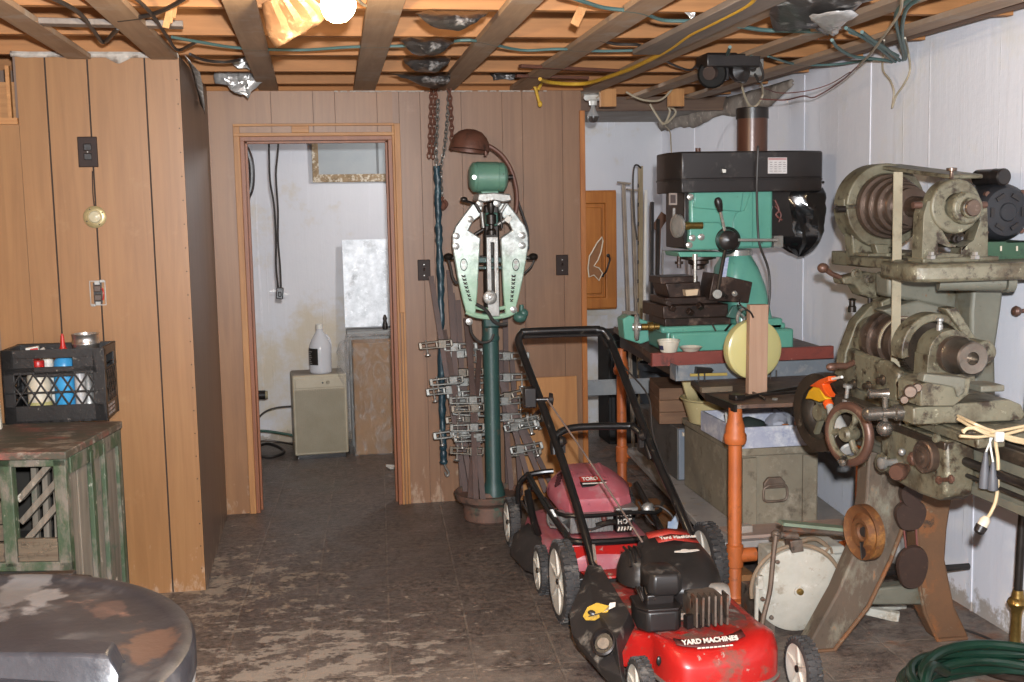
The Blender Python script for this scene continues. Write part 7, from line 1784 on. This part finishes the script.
b = MB(); b.bar(at(937, 480, x=xa-.012), at(953, 479, x=xa-.012), .012, .012); b.ball(at(939, 480, x=xa-.012), .014, (.6, 1, 1), 10); b.ball(at(951, 479, x=xa-.012), .014, (.6, 1, 1), 10); b.build('wing_lever', M_rim, la, world=True)
for u, v in ((910, 421), (936, 421), (938, 438)): knob(u, v, [(0, 0), (.014, 0), (.014, .012), (0, .014)], M_cast, 'boss')
# cross feed screw, ball crank
cf = at(905, 412, y=3.29)
b = MB(); b.rev([(0, 0), (.02, 0), (.02, .03), (.026, .032), (.026, .06), (.02, .065), (.014, .10), (.022, .105), (.022, .15), (.014, .16), (0, .165)], (cf.x+.03, 3.29, cf.z), (-1, .15, -.03), 20); b.build('cross_feed_screw', M_lsteel, la, world=True)
p0 = at(882, 410, y=3.33)
b = MB(); b.tube([p0+Vector((0, -.02, .055)), p0+Vector((0, -.02, -.05))], .010, 10); b.ball(p0+Vector((0, -.02, -.055)), .026, seg=14); b.rev([(0, 0), (.018, 0), (.013, .03), (.016, .06), (0, .066)], p0+Vector((.01, -.02, .055)), (-1, .3, .0), 14); b.build('ball_crank', M_lsteel, la, world=True)
# carriage hand wheel: rust brown rim, cream spokes
hw_ = at(849, 434, x=1.76); hd = Vector((-1, -.32, .02)).normalized()
wheel_ = MB().torus(hw_, hd, .094, .0165, 44, 12); wheel_ = wheel_.build('hand_wheel', M_rim, la, world=True)
b = MB(); b.rev([(0, -.03), (.022, -.03), (.026, -.02), (.026, .02), (.018, .03), (0, .03)], hw_, hd, 20)
e1 = Vector((0, 0, 1)); e2 = hd.cross(e1).normalized()
for a in (2.0, 4.1, 6.2):
    d1 = e2*math.cos(a)+e1*math.sin(a); d2 = e2*math.cos(a+.5)+e1*math.sin(a+.5)
    b.tube([hw_+d1*.015, hw_+d1*.045+d2*.01, hw_+d1*.07, hw_+d1*.092], .011, 10, 4)
b.torus(hw_+hd*.004, hd, .083, .010, 40, 8); b.build('wheel_spokes', M_cast, wheel_, world=True)
b = MB(); b.rev([(0, 0), (.010, 0), (.016, .02), (.017, .05), (.011, .08), (0, .085)], hw_+e1*-.088+e2*.02, hd*.75-e2*.66*1, 16); b.build('wheel_handle', M_lsteel, wheel_, world=True)
b = MB(); b.cyl(hw_, Vector((xa+.02, hw_.y+.02, hw_.z)), .016); b.build('wheel_shaft', M_darksteel, la, world=True)
# dark belt-rimmed wheel behind it
dw = at(824, 412, x=1.83)
b = MB(); dd_ = Vector((-1, -.22, 0)).normalized()
b.rev([(.10, -.03), (.145, -.03), (.148, 0), (.145, .03), (.10, .03), (.112, .012), (.112, -.012), (.10, -.03)], dw, dd_, 44); dwh = b.build('feed_wheel', M_ways, la, world=True)
b = MB()
for a in range(4): d1 = Vector((0, math.cos(a*PI/2+.6), math.sin(a*PI/2+.6))); b.bar(dw, dw+d1*.11, .02, .014)
b.cyl(dw-dd_*.03, dw+dd_*.03, .03); b.build('wheel_spokes', M_cast, dwh, world=True)
b = MB(); b.cyl(dw, Vector((1.99, dw.y-.02, dw.z)), .016); b.build('wheel_shaft', M_darksteel, la, world=True)
p = at(797, 422, x=1.80); b = MB(); b.rev([(0, 0), (.007, 0), (.012, .014), (.012, .028), (0, .032)], p+Vector((.02, 0, 0)), (-1, -.3, -.1), 14); b.build('wheel_handle', M_rim, dwh, world=True)
b = MB(); b.tube([at(832, 366, y=3.95), at(846, 366, y=3.95), at(855, 362, y=3.97)], .012, 10); b.ball(at(832, 367, y=3.95), .016, (1.5, 1, 1), 12); b.build('reverse_lever', M_rim, la, world=True)
b = MB(); b.rev([(0, 0), (.014, 0), (.014, .008), (.007, .010), (.007, .05), (.016, .052), (.016, .062), (0, .064)], at(846, 402, y=3.7), (.05, -.1, 1), 12); b.build('clamp_bolt', M_steel, la, world=True)
b = MB(); b.bar(at(838, 400, y=3.75), at(905, 425, y=3.5), .05, .05); b.bar(at(850, 405, y=3.8), at(905, 440, y=3.6), .03, .06); b.build('slide_rest_rail', M_ways, la, world=True, bev=.006)
for k, (u, v) in enumerate(((855, 384), (870, 386), (884, 380), (905, 384))): knob(u, v, [(0, 0), (.018, 0), (.02, .008), (.012, .014), (.012, .026), (0, .028)], M_ways, 'stud_nut', x=1.96)

# ---- overhead countershaft
# column rising behind the headstock
b = MB(); b.prism(xz([(965, 276), (996, 276), (992, 310), (986, 350), (987, 395), (984, 470), (962, 470), (966, 392), (962, 350), (962, 310)], 3.86), 'y', 3.80, 3.92); B('column', M_castg, bev=.012)(b)
b = MB(); b.prism(xz([(884, 272), (966, 282), (962, 312), (905, 300), (884, 296)], 3.95), 'y', 3.92, 4.02); B('tilt_arm', M_castg, bev=.012)(b)
b = MB(); b.prism(xz([(880, 310), (915, 300), (966, 312), (966, 322), (930, 318), (900, 322)], 3.90), 'y', 3.88, 3.96); B('brace', M_castg, bev=.008)(b)
b = MB(); pA, pB = at(938, 282, y=3.68), at(1004, 282, y=3.62); b.cyl(pA, pB, .030); b.rev([(0, 0), (.036, 0), (.036, .03), (.024, .032), (.022, .01), (0, .01)], pB, (1, -.1, 0), 24); b.build('pivot_tube', M_castg, la, world=True)
# platform: near slab with a rounded nose, far slab, tension lever
b = MB(); b.prism([(1.955, 3.60), (1.965, 3.56), (2.0, 3.535), (2.5, 3.52), (2.5, 3.86), (2.0, 3.86)], 'z', 1.372, 1.432); B('platform', bev=.012)(b)
b = MB(); b.bb((2.085, 4.12, 1.39), (2.38, 4.44, 1.445)); b.bb((2.04, 3.8, 1.40), (2.14, 4.2, 1.435)); b.bb((2.22, 3.8, 1.40), (2.36, 4.2, 1.435)); B('sliding_platform')(b)
b = MB(); b.prism(xz([(836, 277), (850, 274), (862, 271), (880, 274), (882, 296), (868, 298), (856, 294), (850, 284), (838, 284)], 4.22), 'y', 4.17, 4.26); B('tension_bracket', bev=.008)(b)
for u, v in ((856, 274), (870, 280)): p = at(u, v, y=4.17); MB().rev([(0, 0), (.022, 0), (.022, .006), (.012, .008), (.010, .014), (0, .015)], p, (0, -1, 0), 18).build('pivot_bolt', M_cast, la, world=True)
b = MB(); b.tube([at(842, 278, y=4.2), at(832, 274, y=4.2), at(823, 268, y=4.2)], .010, 10); b.ball(at(823, 268, y=4.2), .020, (1.15, 1, 1), 14); b.build('tension_lever', M_rim, la, world=True)
b = MB(); b.cyl(at(870, 294, y=4.2), at(870, 303, y=4.2), .010, seg=10); b.cyl(at(870, 303, y=4.2), at(870, 306, y=4.2), .005, seg=8); b.build('hanging_bolt', M_darksteel, la, world=True)
# bearing stands
UX, UZ = 2.20, 1.618
b = MB(); b.prism(xz([(918, 262), (920, 215), (924, 201), (931, 201), (936, 226), (946, 243), (958, 247), (970, 240), (976, 222), (975, 204), (983, 207), (984, 226), (984, 262)], 3.68), 'y', 3.655, 3.725, [xz([(934, 243), (945, 247), (958, 247.5), (957, 254), (934, 252)], 3.68)]); B('bearing_stand', bev=.006)(b)
uc = at(956, 208, y=3.68)
b = MB(); b.rev([(.044, -.035), (.088, -.035), (.094, -.028), (.094, .028), (.088, .035), (.044, .035), (.044, -.035)], (uc.x-.018, 3.68, uc.z+.006), (0, 1, 0), 40); B('bearing_ring', bev=.003)(b)
b = MB(); b.rev([(0, 0), (.03, 0), (.034, .004), (.034, .02), (.05, .022), (.056, .03), (.056, .1), (0, .1)], (uc.x+.004, 3.585, uc.z), (0, 1, 0), 32); B('bearing_cap', bev=.002)(b)
b = MB(); b.rev([(0, 0), (.026, 0), (.029, .004), (.029, .05), (0, .05)], (uc.x+.004, 3.575, uc.z), (0, 1, 0), 28); b.build('shaft_end', M_cone, la, world=True)
for a in range(3): d1 = Vector((math.cos(a*2.1+.8), 0, math.sin(a*2.1+.8))); MB().bar(Vector((uc.x-.01, 3.66, uc.z))+d1*.05, Vector((uc.x-.018, 3.66, uc.z+.006))+d1*.09, .022, .02).build('cap_spoke', M_cast, la, world=True)
b = MB(); b.rev([(0, 0), (.012, 0), (.007, .012), (.007, .03), (.018, .032), (.018, .042), (0, .044)], (uc.x-.02, 3.68, uc.z+.095), (0, 0, 1), 14); b.build('grease_cup', M_cone, la, world=True)
b = MB(); b.rev([(0, 0), (.014, 0), (.014, .016), (.009, .018), (.009, .03), (0, .03)], (uc.x-.02, 3.655, uc.z-.105), (.1, -1, 0), 14); b.build('cap_bolt', M_darksteel, la, world=True)
for u in (921, 978): p = at(u, 205, y=3.66); MB().cyl(p, p+Vector((-.03 if u < 950 else .03, 0, 0)), .012, seg=12).build('set_screw', M_rim, la, world=True)
b = MB(); b.bb((2.045, 3.64, 1.43), (2.33, 3.75, 1.448)); B('stand_foot')(b)
for u in (931, 975): MB().rev([(0, 0), (.016, 0), (.016, .012), (.010, .014), (.010, .024), (0, .024)], at(u, 259, y=3.63), (0, 0, 1), 6).build('foot_bolt', M_steel, la, world=True)
# far stand and split guard around the big cone step
fc = at(884, 206, y=4.22)
def fhoop(y0, y1, ro, ri, a0, a1, name): return hoop(y0, y1, ro, ri, a0, a1, name, (fc.x, fc.z))
fhoop(4.20, 4.32, .165, .125, R(4), R(178), 'split_guard'); fhoop(4.20, 4.32, .165, .125, R(182), R(356), 'split_guard')
b = MB(); p = at(847, 205, y=4.22); b.box((p.x+.012, 4.25, p.z), (.05, .06, .05)); B('guard_lug')(b)
b = MB(); p = at(845, 209, y=4.2); b.tube([p, p+Vector((-.035, 0, .0))], .013, 10); b.build('lug_knob', M_darksteel, la, world=True)
b = MB(); b.prism(xz([(849, 256), (846, 222), (850, 212), (858, 232), (872, 244), (892, 246), (892, 256)], 4.28), 'y', 4.24, 4.31); B('bearing_stand', bev=.006)(b)
b = MB(); b.prism(xz([(872, 244), (886, 244), (889, 268), (880, 268)], 4.15), 'y', 4.13, 4.17); B('stand_rib', bev=.004)(b)
for u in (881, 887): MB().rev([(0, 0), (.014, 0), (.012, .02), (0, .02)], at(u, 263.5, y=4.12), (0, -1, 0), 14).build('stand_bolt', M_darksteel, la, world=True)
# tapered cover from the guard to the near stand, then the cone pulley in steps
b = MB(); b.prism([(4.30, fc.z+.165), (4.30, fc.z+.150), (3.72, uc.z+.10), (3.72, uc.z+.115)], 'x', fc.x-.02, fc.x+.11); B('top_shroud')(b)
b = MB(); b.rev([(0, 0), (.122, 0), (.125, .01), (.125, .05), (.122, .055), (.108, .057), (.111, .065), (.111, .10), (.108, .105), (.095, .107), (.098, .115), (.098, .15), (.095, .155), (.082, .157), (.084, .165), (.084, .20), (.08, .205), (.068, .207), (.07, .21), (.07, .25), (.04, .255), (.035, .45), (0, .45)], (fc.x, 4.22, fc.z), Vector((uc.x-fc.x-.02, -.55, uc.z-fc.z)), 48); b.build('cone_pulley', M_cone, la, world=True)
# belts
def belt(a, e, ya, ye, w, nm='drive_belt'):
    b = MB(); p, q = at(*a, y=ya), at(*e, y=ye); b.bar(p, q, w, .005, (0, 1, 0)); return b.build(nm, M_strap_, la, world=True)
belt((898, 172), (895, 392), 3.86, 3.80, .034); belt((931, 262), (929, 318), 3.93, 3.93, .03)
b = MB(); b.bar(at(897.5, 259, y=3.90), at(897.5, 262, y=3.90), .036, .007, (0, 1, 0)); b.build('belt_lacing', M_red, la, world=True)
b = MB()
cb = Vector((LX_, 3.88, LZ_))
b.rev([(.091, -.017), (.094, -.017), (.094, .017), (.091, .017)], cb, (0, 1, 0), 24, R(200), R(-100)); b.build('belt_wrap', M_strap_, la, world=True)
# motor on its green channel
mc_ = at(1006, 212, y=3.80)
b = MB(); b.rev([(0, -.005), (.03, -.005), (.034, .0), (.085, .006), (.098, .02), (.104, .045), (.104, .17), (.096, .19), (.06, .20), (0, .20)], (mc_.x-.005, 3.78, mc_.z), (.0, 1, 0), 40); mo_ = b.build('motor', M_mot, la, world=True)
for a in range(6):
    d1 = Vector((math.cos(a*PI/3), 0, math.sin(a*PI/3))); MB().box(Vector((mc_.x-.005, 3.783, mc_.z))+d1*.06, (.014, .012, .034), (0, PI/2-a*PI/3+PI/2, 0)).build('vent', M_blkpl, mo_, world=True)
for a in (.8, 2.4, 3.9, 5.5): d1 = Vector((math.cos(a), 0, math.sin(a))); MB().rev([(0, 0), (.01, 0), (.01, .014), (0, .014)], Vector((mc_.x-.005, 3.81, mc_.z))+d1*.096, (0, -1, 0), 12).build('through_bolt', M_rim, mo_, world=True)
cp0, cp1 = at(970, 178, y=3.94), at(1002, 177, y=3.80)
b = MB(); b.rev([(0, 0), (.026, 0), (.03, .005), (.03, .10), (.031, .104), (.031, .108), (.03, .112), (.03, .15), (.026, .155), (0, .155)], (cp0.x+.03, 3.94, cp0.z), (cp1.x-cp0.x-.03, cp1.y-cp0.y, 0), 24); b.build('capacitor', M_blkpl, mo_, world=True)
gz0 = at(1000, 262, y=3.74).z
b = MB(); b.bb((2.30, 3.74, gz0), (2.535, 4.0, gz0+.008)); b.bb((2.30, 3.74, gz0), (2.535, 3.746, mc_.z-.104)); b.bb((2.30, 3.74, mc_.z-.112), (2.535, 4.0, mc_.z-.104)); b.build('motor_channel', M_mgreen, la, world=True, bev=.003)
for u in (983, 1001, 1017): MB().bar(at(u, 246, y=3.738), at(u, 251, y=3.738), .006, .003, (0, 1, 0)).build('channel_slot', M_ivory, la, world=True)
# brown disc cast on the leg, pans hanging between the legs
rd = at(865, 532, y=3.76)
M_rdisc = paint('orange_rust_disc', '6e4626', '5c3a22', .65, .2, 7, [('9a6a34', 9, .56, .68), ('40301f', 14, .62, .72)], .4, 50)
b = MB(); b.rev([(0, .0), (.03, .0), (.036, -.008), (.036, -.02), (.05, -.022), (.062, -.012), (.07, -.006), (.084, -.010), (.098, -.022), (.100, -.015), (.1, .012), (.085, .02), (0, .02)], rd, (.985, .17, 0), 44)
dsc = b.build('hub_disc', M_rdisc, la, world=True)
b = MB(); b.bar(rd+Vector((-.02, -.02, -.03)), rd+Vector((-.012, -.016, -.092)), .016, .008, (0, 1, 0)); b.build('disc_slot', M_blkpl, dsc, world=True)
b = MB(); b.cyl(rd, rd+Vector((.12, .12, 0)), .02); b.build('disc_shaft', M_darksteel, la, world=True)
M_pan = paint('dark_brown_pan', '3f2e26', '33251f', .5, .2, 8, [('5c4435', 12, .6, .7)], .15)
def hangpan(label, u, v, y, rx, rz_, nm='hanging_pan', string=None):
    c = at(u, v, y=y); b = MB(); b.rev([(0, -.012), (.9, -.010), (1.0, .0), (.98, .012), (0, .012)], (0, 0, 0), (.35, -1, .05), 30)
    b.xf(Matrix.Translation(c) @ Matrix.Diagonal((rx, rx, rz_, 1)) if False else Matrix.Translation(c) @ Matrix.Scale(rx, 4))
    bm2 = MB(); b.bm.free()
    e = [Vector((c.x+rx*math.cos(a)*(1+.06*math.sin(3*a)), y, c.z+rz_*math.sin(a)*(1+.05*math.cos(2*a)))) for a in [2*PI*k/28 for k in range(28)]]
    ins = [c.lerp(p, .6)+Vector((0, -.012, 0)) for p in e]
    bm2.loft([[p+Vector((0, .018, 0)) for p in [c.lerp(q, .9) for q in e]], e, [c.lerp(p, .93)+Vector((0, -.012, 0)) for p in e], ins])
    t = thing(nm, label, 'pan', (c.x, y, c.z-rz_)); bm2.build('dish', M_pan, t, world=True)
    if string:
        b = MB(); b.tube([at(a, b_, y=y+.0) for a, b_ in string], .004, 8, 3); b.build('cord', M_copper, t, world=True)
    return t
hangpan('dark brown pan hanging lowest on red cords between the lathe legs', 912, 567, 3.80, .062, .088, string=[(906, 548), (903, 520), (901, 488), (908, 486), (915, 520), (917, 545)])
hangpan('dark brown pan hanging higher between the lathe legs, lower of the overlapping two', 910, 515, 3.825-.03, .062, .062)
hangpan('small dark brown pan hanging topmost between the lathe legs', 911, 494, 3.79, .045, .05)
b = MB(); p = at(912, 575, y=4.0); b.tube([(p.x-.35, 4.05, p.z), (2.5, 4.05, p.z)], .013, 10); single(b.build('black_rod', M_blkpl), 'thin black rod lying level behind the lathe legs', 'rod')

# ---------------------------------------------------------------- spray bottle hooked on the wheel
M_orn_ = paint('orange_trigger', 'd0531c', 'c24816', .35, 0, 9); M_yel_ = paint('yellow_spray_head', 'd7a321', 'c9951c', .35, 0, 9); M_btl = paint('cloudy_grey_bottle', 'a5a49f', '8f8d88', .3, 0, 10)
def S(u, v, d=0): return at(u, v, x=1.80)+Vector((0, -d, 0))
ax_ = (S(851, 452)-S(829, 402)).normalized()
sb = thing('spray_bottle', 'grey spray bottle with yellow head and orange trigger hooked on the lathe wheel', 'spray bottle', S(846, 455))
b = MB(); b.rev([(0, 0), (.014, 0), (.013, .015), (.017, .03), (.025, .07), (.028, .11), (.028, .20), (.025, .208), (0, .209)], S(829, 405), ax_, 24); b.build('bottle', M_btl, sb, world=True)
b = MB(); b.rev([(0, -.004), (.018, -.004), (.018, .014), (.016, .016), (0, .016)], S(828, 403), ax_, 18); b.build('collar', M_orn_, sb, world=True)
b = MB(); b.prism([(S(u, v).y, S(u, v).z) for u, v in ((822, 402), (829, 399), (824, 390), (826, 381), (818, 385), (812, 390), (808, 399), (814, 399))], 'x', 1.787, 1.813); b.build('spray_head', M_yel_, sb, world=True, bev=.004)
b = MB(); b.prism([(S(u, v).y, S(u, v).z) for u, v in ((813, 386), (822, 380), (832, 376), (833, 381), (826, 384), (829, 391), (834, 397), (829, 396), (823, 388))], 'x', 1.784, 1.816); b.build('trigger', M_orn_, sb, world=True, bev=.003)
b = MB(); b.cyl(S(832, 379), S(842, 377), .005); b.build('nozzle_tube', M_whitepl, sb, world=True)
c0 = S(829, 405)+ax_*.15
b = MB(); b.rev([(.0286, 0), (.0286, .05)], c0, ax_, 20); b.build('label_panel', M_lab, sb, world=True)
b = MB(); b.rev([(.0292, .008), (.0292, .042)], c0, ax_, 8, 1.0, R(150)); b.build('label_print', M_whitepl, sb, world=True)

# ---------------------------------------------------------------- looped cream flex and hanging plugs on the lathe bed
M_flex = paint('cream_flex', 'c0aa86', 'ab9672', .45, 0, 14)
fx = thing('extension_flex', 'coiled cream flex tied in the middle, lying on the lathe bed with its plug hanging', 'extension cord', at(990, 432, y=3.05))
def Fp(*l, y=3.02): return [at(q[0], q[1], y=q[2] if len(q) > 2 else y) for q in l]
for k, l in enumerate(([(958, 416, 3.12), (975, 424), (996, 433), (1012, 438), (1034, 444)], [(958, 419, 3.1), (974, 428), (994, 436), (1014, 432), (1040, 425)], [(962, 431), (972, 428), (988, 432), (1004, 430), (1040, 423)], [(960, 436), (978, 437), (1000, 435), (1024, 440), (1040, 440)], [(963, 433), (968, 428), (980, 428), (996, 432), (1010, 440), (1040, 446)])):
    b = MB(); b.tube(Fp(*l), .0048, 8, 5); b.build('flex_strand', M_flex, fx, world=True)
b = MB(); b.tube(Fp((996, 434), (996, 445), (998, 460), (998, 480), (996, 500), (990, 514), (985, 520)), .0052, 8, 5); b.build('flex_tail', M_flex, fx, world=True)
b = MB(); b.bar(Fp((993, 436))[0]+Vector((0, -.012, 0)), Fp((1001, 436))[0]+Vector((0, -.012, 0)), .016, .03); b.build('tie', M_whitepl, fx, world=True, bev=.004)
p, q = Fp((987, 517))[0], Fp((978, 533))[0]; d1 = (q-p).normalized()
b = MB(); b.rev([(0, 0), (.010, 0), (.016, .012), (.016, .03), (0, .03)], p, d1, 14); pl_ = b.build('plug', M_ivory, fx, world=True)
b = MB(); b.rev([(.0, .03), (.018, .03), (.016, .05), (.008, .056), (0, .056)], p, d1, 12); b.build('plug_face', M_blkpl, pl_, world=True)
for k, (a, e, l_) in enumerate((((986, 452), (984, 488), 'grey hooded lead hanging by the flex, left of the pair'), ((993, 462), (993, 490), 'grey hooded lead hanging by the flex, right of the pair'))):
    a_, e_ = at(*a, y=3.04-.02*k), at(*e, y=3.04-.02*k)
    t = thing('hooded_lead', l_, 'lead', e_); b = MB(); b.rev([(0, 0), (.005, 0), (.008, .02), (.014, (e_-a_).length*.6), (.015, (e_-a_).length), (0, (e_-a_).length)], a_, e_-a_, 14); b.build('hood', paint('grey_rubber_hood%s' % ('' if k == 0 else '_right'), '55565a', '46474b', .5), t, world=True)
    b = MB(); b.tube([at(994-2*k, 434, y=3.05), at(990, 442, y=3.05-.02*k), a_], .003, 8, 4); b.build('lead_wire', M_whitepl, t, world=True)

# ---------------------------------------------------------------- hose coil, brass pole, floor cord, knob on the wall
M_hose = paint('green_garden_hose', '10291f', '153427', .3, 0, 9, [('23463a', 16, .66, .74)], .05)
hoc = Vector((2.16, 3.17, 0))
b = MB(); pts = []
for k in range(0, 6*36):
    a = 2*PI*k/36; tt = k/36
    r = .34-.028*(tt % 3)+.012*math.sin(a*1.7+tt)
    z = .018+.030*tt*.75+.012*math.sin(a*2+tt*2)
    pts.append(hoc+Vector((r*1.12*math.cos(a), r*math.sin(a), z)))
b.tube(pts, .0165, 10); b.tube([hoc+Vector((-.37, -.06, .02)), hoc+Vector((-.33, .02, .13)), hoc+Vector((-.25, .12, .15)), hoc+Vector((-.15, .2, .09))], .0165, 10, 6)
single(b.build('garden_hose', M_hose), 'dark green garden hose coiled on the floor in the near right corner', 'garden hose')
b = MB(); 
bp = thing('brass_pole', 'brass and dark pole on a round dark base in the near right corner', 'pole', (2.372, 3.545, 0), 0, None, (0, R(1.5), 0))
b = MB(); b.rev([(0, 0), (.14, 0), (.142, .008), (.13, .022), (.05, .034), (.03, .04), (0, .04)], (0, 0, 0), (0, 0, 1), 44); b.build('base', paint('dark_bronze_base', '3b2e26', '2e251f', .35, .5, 9), bp)
b = MB(); b.rev([(0, .036), (.022, .036), (.026, .045), (.02, .055), (.0185, .07), (.0175, .19), (.021, .215), (.031, .228), (.035, .238), (.031, .250), (.022, .258), (.02, .27), (.018, .285), (0, .285)], (0, 0, 0), (0, 0, 1), 30); b.build('brass_stem', M_brass, bp)
b = MB(); b.cyl((0, 0, .28), (0, 0, 1.25), .0145, seg=18); b.build('upper_pole', M_darksteel, bp)
b = MB(); b.tube([at(u, v, z=.006) for u, v in ((950, 627), (965, 630), (985, 637), (1000, 645), (1004, 651), (1003, 656))], .005, 8, 5); single(b.build('cord', M_cable), 'thin black cord lying along the foot of the right wall', 'cord')
p = at(1021, 311, x=XR-.02); b = MB(); b.rev([(0, 0), (.008, 0), (.008, .02), (.016, .028), (.02, .04), (.015, .05), (0, .054)], (XR, p.y, p.z), (-1, 0, 0), 18); single(b.build('wall_peg', M_rim), 'small brown knob sticking out of the right wall', 'knob')
p = at(838, 213, x=XR); 
# pale rag and dark metal bits on the floor behind the lathe leg
b = MB(); p = at(872, 618, z=.02); b.box((p.x, p.y+.05, .035), (.26, .03, .03), (.1, .15, -.4)); b.box((p.x+.12, p.y+.08, .03), (.12, .05, .02), (0, .1, .3)); b.jitter(.010, 18); single(b.build('pale_bracket', M_case, bev=.004), 'pale metal bracket lying on the floor behind the lathe leg', 'bracket')
# ================================================================ light
def lamp(name, typ, loc, energy, color, size=.1, rot=None):
    d = bpy.data.lights.new(name, typ); d.energy = energy; d.color = color
    if typ == 'POINT': d.shadow_soft_size = size
    o = bpy.data.objects.new(name, d); COL.objects.link(o); o.location = loc
    return o
lamp('camera_flash', 'POINT', (.06, -.02, 1.81), 1180, (.91, .95, 1), .035)
lamp('ceiling_bulb_light', 'POINT', BULB, 40, (1, .78, .5), .035)
lamp('store_room_fill', 'POINT', (.75, 7.15, 2.12), 34, (.95, .97, 1), .06)  # added fill without a fixture, brightens the store room and the recess
wd = bpy.data.worlds.new('world'); SC.world = wd; wd.use_nodes = True
bg = wd.node_tree.nodes['Background']; bg.inputs[0].default_value = (.86, .93, 1, 1); bg.inputs[1].default_value = .72
SC.view_settings.exposure = 0.0
